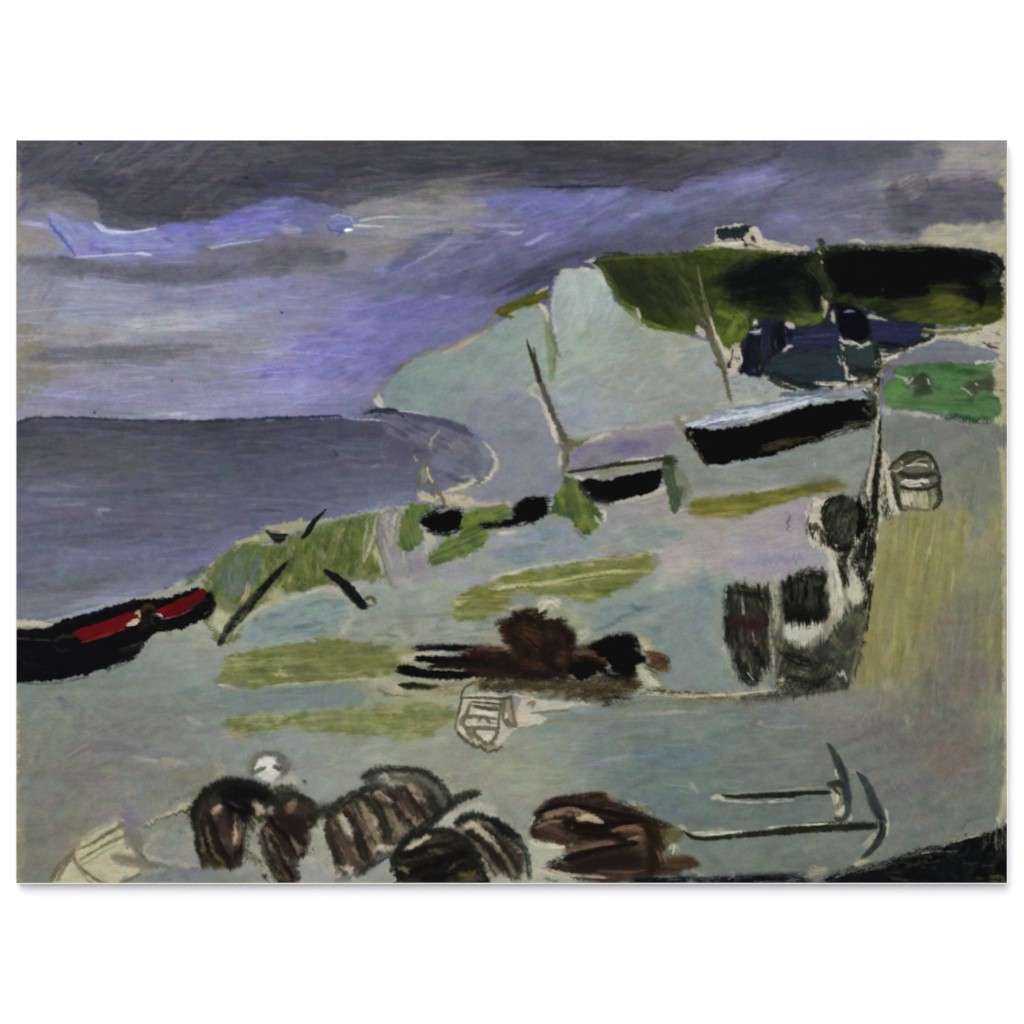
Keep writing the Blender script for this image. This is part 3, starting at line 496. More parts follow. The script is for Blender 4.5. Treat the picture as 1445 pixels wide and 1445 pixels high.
for s, c, o in (("M1 120,560,20 280,585,40 440,600,44 600,610,30 680,640,14", (84, 88, 92), .5), ("M1 150,665,20 300,660,26 500,670,22 680,675,12", (86, 90, 94), .45), ("M1 180,740,14 260,745,16 330,730,8", (78, 82, 90), .5),
    ("M1 120,528,6 220,522,8 420,535,6 600,548,4", (104, 106, 124), .6), ("M1 430,520,5 560,520,6 680,522,4", (60, 62, 80), .6), ("M1 660,560,8 780,572,8 900,560,5", (92, 94, 112), .5), ("M1 690,640,8 760,690,30 840,720,40 960,730,30", (76, 78, 98), .45), ("M1 630,736,4 720,740,5 820,755,4 900,770,3", (108, 112, 130), .6),
    ("M1 55,830,3 160,838,5 280,850,3", (126, 128, 146), .8), ("M1 215,805,5 270,815,8 330,820,4", (138, 140, 156), .8), ("M1 130,885,3 200,882,4 290,881,2", (152, 154, 168), .8), ("M1 190,915,4 270,912,5 370,905,3", (158, 160, 172), .85), ("M1 130,900,3 200,915,3", (130, 132, 150), .6), ("M1 418,935,5 450,937,8 482,936,5", (164, 166, 176), .95), ("M1 420,960,4 445,958,5", (136, 138, 152), .8), ("M1 235,1000,4 235,1075,3", (118, 122, 138), .6), ("M1 440,1000,8 430,1030,12 410,1035,8", (110, 112, 128), .5),
    ("M1 440,840,30 520,815,24 700,808,18 900,800,10", (86, 88, 104), .4), ("M1 480,850,3 600,845,4 760,830,3", (72, 74, 90), .6), ("M1 1180,942,5 1290,940,9 1385,945,4", (72, 74, 92), .7), ("M1 720,1068,8 770,1066,6", (78, 82, 96), .6), ("M1 770,785,12 830,778,14", (88, 86, 96), .5), ("M1 60,690,5 100,705,5 130,685,4", (110, 114, 128), .5), ("M1 20,760,8 60,740,6 80,700,4", (104, 106, 120), .5), ("M1 15,660,7 22,720,9 18,780,6", (78, 80, 76), .7),
    ("L1 275,322,3 340,315,5 460,316,6 620,322,4", (132, 134, 152), .8), ("L1 620,322,3 740,285,6 860,262,5", (124, 126, 150), .6), ("L1 690,225,5 760,222,7 860,225,4", (112, 116, 138), .6), ("L1 30,235,6 200,235,7 320,290,6", (112, 114, 138), .5), ("L1 180,480,24 300,450,26 420,440,16", (92, 98, 108), .4), ("L1 150,640,4 260,615,6 400,575,9 500,545,8 620,520,5", (176, 180, 200), .85), ("L1 300,600,6 420,560,9 560,520,7 700,490,4", (140, 146, 164), .6), ("L1 30,440,8 30,380,7", (80, 84, 80), .6), ("L1 700,200,7 770,198,5", (76, 78, 94), .6), ("L1 820,445,6 850,432,10 880,418,6", (158, 170, 196), .75), ("L1 780,490,14 850,470,14 900,455,6", (120, 130, 136), .7), ("L1 870,430,12 930,390,16 1000,365,8", (72, 78, 90), .8), ("L1 770,475,10 790,468,7", (96, 80, 60), .8), ("L1 790,490,7 795,480,5", (196, 186, 160), .8),
    ("M2 200,618,5 380,615,6 600,632,4", (110, 112, 128), .7), ("M2 340,625,3 420,660,6 530,690,4", (120, 122, 140), .7), ("M2 360,630,4 385,655,8 370,665,4", (58, 60, 76), .7), ("M2 605,600,4 615,660,6 625,710,4", (116, 118, 136), .6), ("M2 570,718,4 590,712,6 606,710,3", (176, 178, 190), .8), ("M2 620,700,4 700,730,5 760,750,4", (118, 120, 136), .6), ("M2 480,968,5 600,945,8 700,932,8 780,915,4", (190, 190, 196), .9), ("M2 480,945,5 650,925,9 760,895,6", (146, 156, 186), .7), ("M2 640,900,12 700,870,16 780,840,8", (120, 128, 156), .6), ("M2 180,400,4 330,404,3 480,408,2", (100, 98, 140), .6)):
    stroke(None, s, c, op=o * (.6 if sum(c) > 330 else .9), soft=.6)

# --- shore, and the cliffs above it
fill('shore', "A 23,880 100,872 200,842 262,820 300,800 350,772 440,735 520,722 600,712 660,700 690,672 700,645 692,615 660,590 600,575 560,560 640,500 800,470 1000,480 1200,470 1235,480 1240,590 1404,592 1412,640 1416,700 1415,900 1419,1000 1418,1110 1421,1260 23,1260", SHORE, rough=2, streak=.05, patch=.04, smooth=False)
BEACH = mask("A 23,960 150,960 300,860 440,740 600,712 690,672 700,600 1230,480 1240,600 1412,600 1416,1250 23,1250", 2, smooth=False)
def shore_ang(x, y):
    if x > 1235 and 700 < y < 1010: return -84
    if x < 140: return -70 if y < 1100 else -85
    if x > 1200: return -20
    return -5
daubs((23, 560, 1240, 960), SHORE, 520, (26, 100), (4, 12), shore_ang, 10, .045, (.3, .7), clip=BEACH, seed=31)
daubs((23, 940, 1240, 1250), SHORE, 600, (26, 110), (4, 13), shore_ang, 14, .045, (.3, .7), clip=BEACH, seed=32)
daubs((1220, 590, 1418, 1250), SHORE, 420, (30, 110), (3, 9), shore_ang, 9, .06, (.3, .75), clip=BEACH, seed=33)
fill('cliffa', "M2 600,410 610,370 640,300 690,235 745,182 850,132 950,112 1050,62 1170,4 S3 0,912 60,885 140,870 190,862 210,940 205,1084 M3 215,110 165,330 190,470 230,600 245,720 150,800 M2 1400,560 1260,480 1120,470 1040,520 950,480 860,468 760,450 640,428", CLIFF, rough=1.5, ang=-35, streak=.03, patch=.03)
fill('shore', "M2 1060,400 1200,350 1380,345 1440,420 M3 165,360 240,580 290,780 200,880 M2 1350,885 1100,900 1000,880 1120,810 1200,720 1150,600 1050,520", [(120, 126, 138), (126, 130, 140), (124, 130, 138)], rough=4, soft=8, streak=.03, op=.8)
fill('cliffb', "S3 205,1084 200,930 215,790 240,720 275,688 340,680 430,680 470,710 500,760 530,830 580,890 640,940 700,982 800,1002 930,1042 1020,1060 M3 1050,190 1072,230 1100,240 1132,405 1000,440 860,478 700,485 600,500 480,520 380,545 310,580 280,540 230,420 190,330 165,250 190,60", CLIFF, rough=1.5, ang=-60, streak=.035, patch=.04)
daubs("S3 215,1000 220,790 280,700 430,690 530,850 700,1000 1020,1070 M3 1110,300 1000,430 600,490 310,560 200,330", CLIFF, 190, (24, 70), (4, 11), lambda x, y: -70 if x < 860 and y < 480 else -15, 14, .035, (.3, .65), seed=34)
daubs("M2 620,400 650,310 745,190 950,120 1180,10 S3 190,880 205,1080 M3 160,330 200,500 M2 1100,470 900,460", CLIFF, 110, (24, 70), (5, 13), -20, 16, .03, (.3, .6), seed=35)
for s, c, o in (("S3 205,800,6 195,900,7 215,1000,8 235,1080,9 M3 250,150,8", (112, 116, 110), .7), ("S3 235,730,10 220,850,9 232,1000,8", (170, 172, 176), .55), ("S3 185,950,14 200,1040,16 M3 200,60,18 215,180,18 210,280,12", (112, 132, 84), .75), ("S3 205,1000,6 225,1070,8 M3 235,120,7 215,240,6", (96, 104, 72), .6), ("S3 345,1010,16 360,1080,18 M3 370,60,14", (148, 172, 138), .6), ("S3 420,760,16 380,900,26 340,1000,16", (164, 178, 168), .5),
    ("S3 300,700,14 340,820,26 300,950,20", (172, 182, 176), .45), ("S3 440,715,14 480,760,14", (176, 186, 180), .6), ("M3 300,170,10 420,130,18 560,120,10", (160, 168, 152), .4), ("M3 560,240,18 760,225,24 960,220,14", (140, 142, 128), .45), ("M3 300,370,14 420,420,24 360,500,18", (146, 158, 168), .4), ("M3 690,10,10 850,50,10 980,75,8", (146, 160, 116), .6),
    ("S3 660,985,5 800,1008,7 920,1045,7 1000,1068,4", (168, 174, 140), .7), ("M3 590,520,8 700,505,12 830,488,9", (168, 168, 152), .8), ("M3 310,570,6 450,545,8 580,505,8", (152, 154, 138), .6), ("M3 380,590,10 430,575,10 510,550,9", (178, 174, 152), .85), ("M3 360,555,8 460,530,9 560,520,8", (164, 168, 172), .6),
    ("M3 95,330,10 130,300,8 160,300,6", (176, 176, 156), .85), ("M3 110,345,10 150,370,8", (176, 172, 154), .8), ("M3 200,300,8 240,290,12 280,290,8", (170, 170, 150), .6), ("M3 215,330,14 260,360,18 290,400,10", (146, 158, 164), .5),
    ("M2 560,370,7 590,345,8 640,285,7 690,225,8 740,180,8 800,150,8 860,128,10", (116, 116, 104), .75), ("M2 840,135,8 950,105,12 1050,58,11 1130,30,8 1190,-10,8 S2 1100,1020,10 1200,925,9", (132, 126, 112), .8), ("M2 930,135,5 1010,110,8 1070,75,6 1150,25,5", (166, 160, 140), .75), ("M2 670,240,4 720,195,4", (92, 88, 72), .7), ("M2 960,145,4 1010,120,5 1060,65,4", (160, 150, 120), .7),
    ("S2 990,1075,6 1080,1030,8 1140,1000,5", (158, 146, 118), .7), ("S2 1160,930,4 1205,890,7 1250,880,5", (120, 122, 108), .7)):
    stroke(None, s, c, op=o, soft=.45)
fill('cliffgrass', "S3 -20,858 60,822 120,800 190,775 197,830 150,858 60,886 0,915 S2 1290,930 1215,930 1190,905 1205,875", [(72, 84, 22), (92, 98, 30), (70, 70, 28), (110, 124, 50)], rough=2.5, ang=-25, streak=.12, patch=.15)
stroke(None, "S3 0,920,6 60,890,8 150,868,7", (150, 158, 108), op=.7); stroke(None, "S3 135,806,4 165,790,7 192,775,4", (176, 166, 150), op=.9); stroke(None, "S3 150,868,9 185,900,9 192,950,6", (186, 182, 160), op=.8)
for s in ("M2 575,375,10 595,395,14 612,420,8", "M2 590,350,6 600,380,9"): stroke('cliffa', s, (186, 182, 166), op=.95)
fill('wave', "M2 620,430 760,448 880,470 960,490 1040,520 1090,560 1070,640 1075,760 1000,800 900,820 850,640 770,600 640,560", [(84, 86, 104), (104, 106, 120), (112, 112, 124), (100, 104, 112)], rough=3, soft=5, ang=25, streak=.07, op=.75)
for s, c, o in (("M2 520,450,4 560,435,8 620,432,13 690,440,10 720,470,3", (36, 38, 48), .95), ("M2 500,410,2 510,440,2 560,410,2 600,420,2", (66, 66, 90), .7), ("M2 640,440,6 760,455,9 880,480,14 1000,515,18 1060,555,10", (70, 70, 88), .75), ("M2 990,505,10 1030,530,14 1055,560,6", (84, 84, 96), .7), ("M2 600,470,8 720,475,9 800,490,6", (92, 94, 112), .6),
    ("M2 700,430,2 780,442,4 850,462,3", (178, 176, 176), .8), ("M2 860,600,3 870,570,4 905,535,3", (168, 162, 148), .75), ("M2 850,600,4 865,630,3", (176, 170, 150), .7), ("M2 870,630,6 930,610,10 970,650,5", (98, 94, 98), .6), ("M2 950,600,3 965,625,4 985,580,3", (142, 138, 132), .7), ("M2 1000,580,10 1030,620,12 1060,660,8", (124, 120, 118), .6),
    ("M2 640,600,20 720,640,26 800,620,16", (86, 86, 100), .5), ("M2 860,680,20 940,700,28 1010,740,20", (110, 112, 132), .6), ("M2 1075,600,4 1070,680,6 1085,760,5", (92, 98, 98), .7), ("M2 1070,595,4 1120,590,5", (112, 120, 122), .7), ("M2 1130,590,4 1170,640,5 1195,690,9 1185,730,10 1150,775,7 1115,800,4", (184, 178, 158), .95), ("M2 1110,600,12 1140,680,16 1120,760,10", (120, 128, 132), .6),
    ("M2 920,850,6 980,830,10 1060,800,12 1075,770,5", (180, 174, 150), .9), ("M2 1010,775,4 1060,765,6", (168, 164, 146), .7), ("M2 880,870,12 1000,880,18 1100,905,12", (178, 172, 142), .9), ("M2 1000,880,4 1050,870,8 1150,820,8", (146, 140, 132), .7), ("M2 1080,915,5 1150,912,8 1260,900,6", (170, 164, 148), .8), ("M2 1150,850,22 1300,850,26 1420,840,20", (124, 128, 136), .5), ("M2 1250,900,6 1265,930,8", (180, 174, 152), .8)):
    stroke('wave' if o > .94 else None, s, c, op=o, soft=.4)

# --- hill, hedge, cottage
fill(None, "A 1018,475 1040,470 1060,500 1150,520 1200,510 1250,470 1330,465 1412,455 1410,520 1330,500 1262,505 1238,545 1200,545 1150,560 1060,575 1035,560", [(170, 166, 142), (182, 178, 156), (150, 150, 134)], rough=3, streak=.04)
fill(None, "A 1022,530 1060,528 1090,532 1120,542 1150,550 1120,562 1060,570 1030,575", [(146, 154, 148), (156, 160, 150)], rough=4, soft=4, op=.9)
fill(None, "S4 440,560 500,560 545,900 560,960 470,980 450,800", [(40, 46, 34), (60, 66, 44), (30, 34, 28)], rough=4, op=.95)
fill('cottage', "S3 985,560 1020,545 1040,520 1045,470 1140,458 1225,462 1262,462 1275,500 1300,550 1400,565 1445,590 1445,615 1200,590 1060,578 990,575", [(186, 180, 158), (168, 164, 146), (196, 190, 168)], rough=2, soft=1.2, streak=.04)
stroke(None, "S4 160,540,10 260,565,14 380,590,12 S3 1445,600,8", (178, 172, 150), op=.9)
stroke(None, "S3 1000,540,10 1015,505,12 1035,490,6", (98, 96, 92), op=.6)
fill(None, "S3 1035,420 1120,400 1230,400 1240,440 1140,456 1040,468", [(84, 86, 104), (104, 108, 120)], rough=2, soft=3, op=.7)
fill('cottageroof', "S3 1048,480 1100,468 1200,458 1228,462 1225,500 1180,530 1130,540 1060,528 1048,505", [(28, 36, 38), (44, 52, 54), (34, 40, 46)], rough=1.8, streak=.15)
stroke(None, "S3 1185,530,5 1195,560,7 1210,570,4", (46, 48, 36)); stroke(None, "S3 1232,520,6 1245,540,9", (50, 50, 42)); stroke(None, "S3 1060,545,4 1120,545,5 1175,535,3", (80, 78, 62), op=.6); stroke(None, "S3 1200,555,3 1230,565,5 1270,575,3", (70, 72, 44), op=.8)
for _s in ("S3 425,640,14 460,690,18 500,745,18 535,800,20 590,880,20 650,945,18 740,1000,14 900,1040,12",): stroke(None, _s, (150, 158, 136), op=.9, soft=.4)
fill(None, "A 1045,470 1070,445 1130,440 1190,425 1240,440 1310,445 1320,475 1280,495 1235,510 1230,535 1190,545 1130,550 1080,530 1045,515", [(30, 36, 36), (40, 46, 48), (24, 28, 30)], rough=4, soft=2)
fill('hill', "S3 420,645 480,610 580,600 700,606 900,598 945,578 1070,572 1200,580 1380,592 1445,612 S4 330,622 400,602 465,592 472,640 460,700 480,800 470,840 490,900 480,960 300,985 280,960 250,945 170,945 110,990 70,1030 40,1084 M4 30,90 0,130 M3 1140,120 1120,125 1080,110 1060,50 S3 1065,1040 1010,945 965,955 940,1025 880,1010 800,1000 700,978 645,895 575,860 525,795 490,715 460,690", HILL, rough=2.5, ang=40, streak=.12, patch=.08, sw=1.8)
daubs("S3 450,660 700,606 1070,580 1440,615 S4 460,600 470,900 300,980 100,990 40,1070 S3 1065,1020 900,1010 700,975 560,840", HILL, 330, (14, 52), (2, 7), lambda x, y: 50 if x < 1010 else (-65 if x < 1070 else 10), 22, .13, (.35, .85), seed=36, bris=.14)
for s, c, o in (("S3 1000,760,24 1100,740,30 1250,720,36 1400,690,30", (24, 28, 26), .6), ("S3 1130,830,16 1250,820,26 1380,800,20", (22, 26, 24), .6), ("S4 150,680,30 260,700,34 330,760,26 400,840,20", (22, 26, 24), .6), ("S4 420,780,18 440,880,10", (16, 20, 18), .7), ("S3 500,690,14 600,780,30 680,860,24", (40, 46, 30), .5), ("S3 980,700,20 1020,850,22 1060,980,14", (48, 56, 32), .5),
    ("S3 860,720,4 920,800,5 960,900,4", (104, 116, 70), .5), ("S3 930,840,5 965,930,5", (92, 104, 56), .5), ("S3 530,800,7 570,850,7 640,890,5", (92, 108, 34), .8), ("S3 670,940,8 780,985,8 930,1010,7", (86, 100, 36), .7), ("S3 450,640,6 620,625,7 880,615,6", (84, 98, 40), .6), ("S3 940,585,4 1010,580,5 1080,575,4", (120, 128, 40), .8), ("S3 1210,590,5 1300,595,6 1390,605,4", (112, 116, 52), .8), ("S3 480,605,4 540,603,5 600,605,3", (46, 50, 36), .7), ("S3 900,625,5 1100,640,5 1400,650,4", (44, 56, 28), .5),
    ("S3 1120,1030,14 1150,960,16 1200,920,14", (120, 132, 54), .5), ("M3 1090,70,14 1140,60,18 1200,20,10", (84, 104, 30), .6), ("S4 380,920,12 440,930,14 480,900,7", (90, 102, 48), .7), ("S4 400,690,10 430,720,14", (70, 80, 50), .6), ("S4 280,780,3 330,850,3", (70, 74, 60), .5)):
    stroke(None, s, c, op=o, soft=.5, streak=.2)
for s in ("S3 375,648,3 405,645,7 435,640,3", "S3 645,885,5 655,915,8 660,950,5", "S3 955,990,12 975,1010,14 985,1030,10", "S3 260,690,4 285,695,6", "S3 340,690,5 400,690,7"): stroke(None, s, (188, 182, 164), op=.9)
for s in ("S3 1085,735,3 1200,755,4 1330,740,3", "S3 1120,780,3 1250,800,4 1400,790,3", "S3 1150,850,3 1280,870,3 1380,850,3", "S4 20,740,3 100,745,4 200,720,3", "S4 10,800,3 80,830,3 200,860,3"): stroke(None, s, (12, 16, 16), op=.6)
fill('hedge', "S4 470,605 500,572 600,566 700,568 760,582 850,572 1000,560 1100,572 1200,582 1320,596 1390,628 1402,690 1388,740 1396,830 1394,900 1372,960 1290,975 1150,980 980,965 800,940 710,905 650,870 560,900 530,850 515,800 480,720 465,660", HILL, rough=3.5, ang=5, streak=.10, patch=.1)
daubs("S4 480,620 600,575 1000,568 1300,600 1395,680 1390,900 1290,970 980,960 700,890 560,880", HILL, 240, (16, 60), (2, 7), lambda x, y: 0 if y < 410 else -12, 14, .2, (.35, .85), seed=37, bris=.2)
fill('hedge', "S4 520,620 700,590 900,590 1080,590 1250,620 1340,650 1310,720 1100,720 1020,780 850,800 740,800 640,830 560,800 510,720", [(8, 9, 14), (12, 12, 18), (6, 8, 10)], rough=5, soft=4, op=.9, streak=.3)
for s, c, o in (("S4 500,568,4 620,562,5 760,578,5", (60, 66, 40), .8), ("S4 840,580,4 960,566,6 1100,570,5", (84, 86, 56), .8), ("S4 850,590,4 950,592,5 1000,585,3", (60, 60, 44), .8), ("S4 1100,580,5 1250,590,6 1380,630,5", (36, 42, 32), .8), ("S4 1330,640,5 1370,690,6 1350,720,5", (46, 52, 46), .7), ("S4 1340,690,4 1380,710,4", (56, 62, 54), .6), ("S4 1220,740,14 1270,780,16 1260,830,14", (20, 20, 28), .7), ("S4 680,860,8 760,820,12 780,790,6", (46, 62, 34), .7), ("S4 560,840,10 620,820,12 640,860,8", (46, 54, 26), .6), ("S4 840,860,6 940,890,7 1050,870,5", (56, 58, 26), .6), ("S4 900,930,5 1040,955,6 1200,965,5", (64, 72, 28), .6), ("S4 1040,860,16 1150,850,26 1250,880,18", (92, 98, 30), .55), ("S4 1300,880,12 1360,900,14", (84, 90, 34), .5), ("S4 480,720,12 500,760,12", (34, 46, 34), .6)):
    stroke(None, s, c, op=o, soft=.5, streak=.2)
for s in ("S4 385,570,6 400,585,7", "S4 455,590,5 460,605,6", "S4 462,640,4 470,655,4", "S4 470,830,6 485,880,9 478,930,5", "S4 490,850,7 500,885,4", "S4 520,900,6 530,950,8", "S4 600,543,3 650,540,6 690,552,3", "S4 705,925,8 740,935,10 800,945,4", "S4 390,600,8 340,610,6", "S4 980,990,5 1100,1000,5 1290,985,4"): stroke(None, s, (184, 178, 150), op=.85)
stroke(None, "S4 980,1000,8 1100,1012,9 1280,990,6", (84, 86, 54), op=.8); stroke(None, "S4 960,960,5 1100,985,6 1290,975,5", (96, 104, 40), op=.7, dry=0)

# --- sheds under the hill
fill('shedlong', "M4 210,150 300,120 450,118 565,105 590,190 602,280 480,300 420,330 330,300 200,270", [(38, 50, 54), (46, 58, 62), (32, 42, 48)], rough=2, ang=-10, streak=.10, patch=.1)
fill('shedlongroof', "M4 285,30 340,10 450,0 555,2 560,60 562,110 450,122 300,128 270,110", [(34, 38, 56), (44, 48, 72), (28, 32, 48)], rough=1.8, ang=2, streak=.16)
fill('shed', "S4 75,1040 110,985 165,948 235,945 290,975 325,1010 310,1070 M4 290,60 270,120 210,170 190,250 150,262 110,262 45,240 62,150 75,60", [(22, 24, 36), (30, 34, 50), (18, 20, 28), (44, 48, 62)], rough=2, ang=82, streak=.22, patch=.12)
for s, c, o in (("M4 180,30,20 180,120,22 170,230,16", (48, 54, 66), .6), ("M4 230,10,16 260,60,14 270,110,8", (18, 20, 30), .8), ("M4 100,60,14 80,180,16", (24, 26, 36), .7), ("S4 170,970,14 230,960,20", (34, 40, 58), .7), ("S4 120,990,4 150,1010,7 120,1015,6", (150, 158, 168), .6), ("M4 100,30,3 140,30,5 155,15,3", (190, 194, 196), .8), ("M4 145,200,2 165,245,4 205,262,3", (112, 106, 116), .8), ("S4 125,950,9 132,965,10", (196, 196, 192), .95), ("S4 285,960,6 310,975,12 325,985,6", (182, 176, 160), .95), ("M4 270,125,4 300,105,7 320,100,5", (178, 168, 156), .9), ("M4 260,60,3 285,100,5", (10, 10, 18), .8),
    ("M4 320,60,4 440,50,5 550,40,4", (62, 68, 104), .6), ("M4 320,85,4 440,80,5 550,75,4", (58, 60, 96), .6), ("M4 240,200,16 350,190,24 480,170,18", (44, 60, 58), .5), ("M4 250,265,8 350,255,12 480,250,10", (32, 42, 50), .6)):
    stroke(None, s, c, op=o, soft=.4, streak=.2)
fill('shedr', "S4 700,955 760,945 930,948 985,985 960,1020 M4 960,60 880,90 780,105 740,90 720,30", [(36, 40, 58), (44, 48, 74), (32, 36, 54)], rough=2, ang=0, streak=.16)
stroke(None, "M4 760,90,7 850,95,9 890,105,5", (20, 22, 22), op=.8)
fill('shedsmall', "M4 575,75 650,90 740,70 745,140 740,205 690,225 640,235 610,215 590,150", [(40, 54, 54), (50, 64, 62), (36, 46, 48)], rough=2, streak=.1)
fill('chimney', "S4 540,905 580,885 640,875 680,900 705,960 705,1030 640,1050 570,1030 550,980", [(10, 10, 18), (16, 16, 28), (8, 8, 12)], rough=3, streak=.3)
stroke(None, "S4 580,905,4 600,900,6 640,900,4", (150, 154, 160), op=.8)
for s in ("M4 560,60,6 580,75,8 620,90,8 640,85,4", "M4 650,110,4 690,95,8 715,85,5", "M4 570,100,4 575,160,6 590,220,7 605,275,5", "M4 548,160,3 565,200,4", "M4 620,255,6 640,275,9 655,270,4", "M4 460,290,6 500,295,9 560,295,7 600,300,5", "M4 760,140,10 790,155,14 850,150,9", "M4 800,170,7 850,150,8", "M4 975,45,7 1005,45,8", "M4 960,100,6 1010,85,8 1045,70,5", "M4 0,150,9 15,180,14 40,200,10 60,170,5", "M4 20,210,6 30,220,7", "M4 270,320,10 320,320,14 370,330,6", "M4 745,265,6 750,310,10 745,330,6"): stroke(None, s, (186, 180, 158), op=.92, dry=-.35)
for s, c in (("M4 880,110,4 950,90,7 1020,65,6", (26, 28, 28)), ("M4 840,130,7 870,115,8", (70, 76, 54)), ("M4 760,120,8 800,125,6", (108, 112, 74)), ("M4 660,250,10 720,240,14 800,225,10", (92, 92, 62)), ("M4 640,280,10 700,280,14 740,285,8", (40, 46, 36)), ("M4 750,200,8 800,205,8 850,190,5", (92, 90, 60)), ("M4 690,230,8 740,215,7", (72, 70, 40))): stroke(None, s, c, op=.8, dry=-.2)
fill('greyroof', "M4 880,135 940,115 1000,95 1050,68 1120,68 1190,80 1290,105 1362,125 1365,172 1200,185 1120,172 1000,182 900,190 860,185", [(108, 112, 118), (116, 118, 126)], rough=1.5, streak=.04)
for s, c, o in (("M4 1050,62,4 1130,68,6 1210,78,4", (168, 166, 150), .85), ("M4 1250,90,5 1290,105,6", (176, 172, 150), .8), ("M4 1290,85,3 1330,105,5 1370,115,3", (50, 46, 32), .85), ("M4 820,190,5 900,185,7 960,192,5", (122, 124, 88), .7), ("M4 1110,178,4 1150,185,5", (160, 158, 138), .7), ("M4 1170,195,5 1250,205,7 1340,190,5", (50, 74, 44), .7)): stroke(None, s, c, op=o)
fill('field', "M4 778,320 800,280 835,250 830,212 900,200 980,192 1130,178 1250,205 1345,192 1335,260 1345,335 1382,375 1380,450 1325,490 1150,468 1050,452 960,440 830,425 785,385", [(62, 90, 58), (76, 106, 68), (84, 114, 74), (66, 96, 60)], rough=2, ang=4, streak=.08, patch=.12)
for s, c, o in (("M4 800,360,20 850,320,34 880,280,20", (84, 134, 60), .7), ("M4 800,400,12 900,400,20 1100,410,22 1300,420,18", (74, 106, 62), .6), ("M4 1020,240,30 1100,260,40 1160,240,26", (82, 122, 72), .5), ("M4 1250,360,20 1340,400,24", (78, 114, 70), .5), ("M4 900,215,10 1000,205,14 1100,195,10", (60, 86, 52), .6), ("M4 1150,455,8 1250,475,12 1320,480,8", (40, 66, 40), .6)): stroke(None, s, c, op=o, soft=.6)
fill('shore', "M4 790,470 812,440 850,432 960,450 1060,462 1150,474 1240,490 1330,496 1405,496 1405,620 800,640", SHORE, rough=2.5, soft=2, streak=.04)
daubs("M4 20,130 60,60 300,20 560,20 800,90 1060,50 1380,120 1380,190 830,240 760,330 560,320 380,330 200,300 60,260", [(120, 116, 88), (66, 64, 46), (96, 92, 62), (150, 146, 122), (40, 42, 34)], 120, (6, 24), (1.5, 4), -15, 40, .1, (.4, .8), seed=39, dry=.2, clip=(((RGB.min(-1) > .44) & (RGB[..., 2] < RGB[..., 0])).astype(np.float32)))
fill('fieldbush', "M4 920,270 950,240 1000,240 1025,275 1025,310 1030,345 960,365 925,340 940,310", [(44, 58, 46), (62, 70, 58), (36, 50, 40)], rough=3, soft=3, op=.85)
fill('fieldbush2', "M4 1190,300 1240,280 1290,260 1335,240 1350,300 1330,330 1270,330 1250,370 1215,360 1220,325", [(54, 72, 50), (72, 74, 56), (46, 60, 44)], rough=3, soft=3, op=.8)
for s, c, o in (("M4 840,255,3 880,262,5 905,285,8 930,305,5", (158, 160, 146), .85), ("M4 900,270,3 925,255,5", (150, 146, 130), .7), ("M4 1000,265,3 1015,290,5", (120, 126, 118), .7), ("M4 1180,310,4 1200,325,5", (136, 150, 132), .8), ("M4 1225,355,3 1240,345,4", (130, 140, 126), .7), ("M4 780,405,14 800,430,18 790,460,8", (180, 176, 158), .9), ("M4 830,430,4 900,442,7 1000,455,8 1080,465,5", (172, 166, 150), .85), ("M4 1080,433,3 1110,437,5", (150, 158, 130), .7), ("M4 1160,492,4 1220,495,5 1300,490,4", (156, 150, 130), .7)): stroke(None, s, c, op=o)

# --- grass banks, strips and pools on the shore
fill('bank', "L1 940,480 1000,380 1080,290 1200,235 1300,250 1445,185 L2 130,205 200,185 330,150 420,125 500,100 600,85 710,75 700,280 640,420 480,440 400,470 300,470 120,510 0,575 L1 1300,570 1200,700 1050,760 970,640 1010,560", [(104, 110, 72), (124, 126, 92), (96, 102, 66), (150, 150, 116)], rough=6, streak=.12, patch=.1, ang=80, sl_=18)
for seed, n, dr, pal in ((41, 260, -.25, [(82, 94, 50), (96, 108, 58), (72, 84, 44), (88, 98, 46), (104, 112, 62)]), (42, 150, .1, [(60, 72, 36), (110, 118, 70), (78, 92, 44)])):
    daubs("L1 1000,520 1010,400 1080,300 1200,250 1300,265 1445,200 L2 140,215 330,160 500,105 560,110 540,260 610,370 480,415 420,400 330,440 230,480 110,500 20,540 L1 1370,560 1260,520 1100,555 1030,530", pal, n, (14, 46), (4, 11), -78, 14, .09, (.5, .9), seed=seed, bris=.16, dry=dr)
daubs("L1 1000,500 1010,390 1090,300 1230,270 1260,420 1150,500 1060,540", [(96, 108, 92), (84, 98, 80), (104, 114, 100), (78, 92, 56)], 70, (16, 50), (5, 12), -80, 10, .06, (.5, .85), seed=43)
fill(None, "L2 585,90 700,85 705,280 740,390 860,365 830,430 720,475 690,470 640,420 610,340 580,200", [(134, 130, 132), (144, 140, 134), (128, 126, 132)], rough=2, soft=3, ang=76, streak=.10, op=.9)
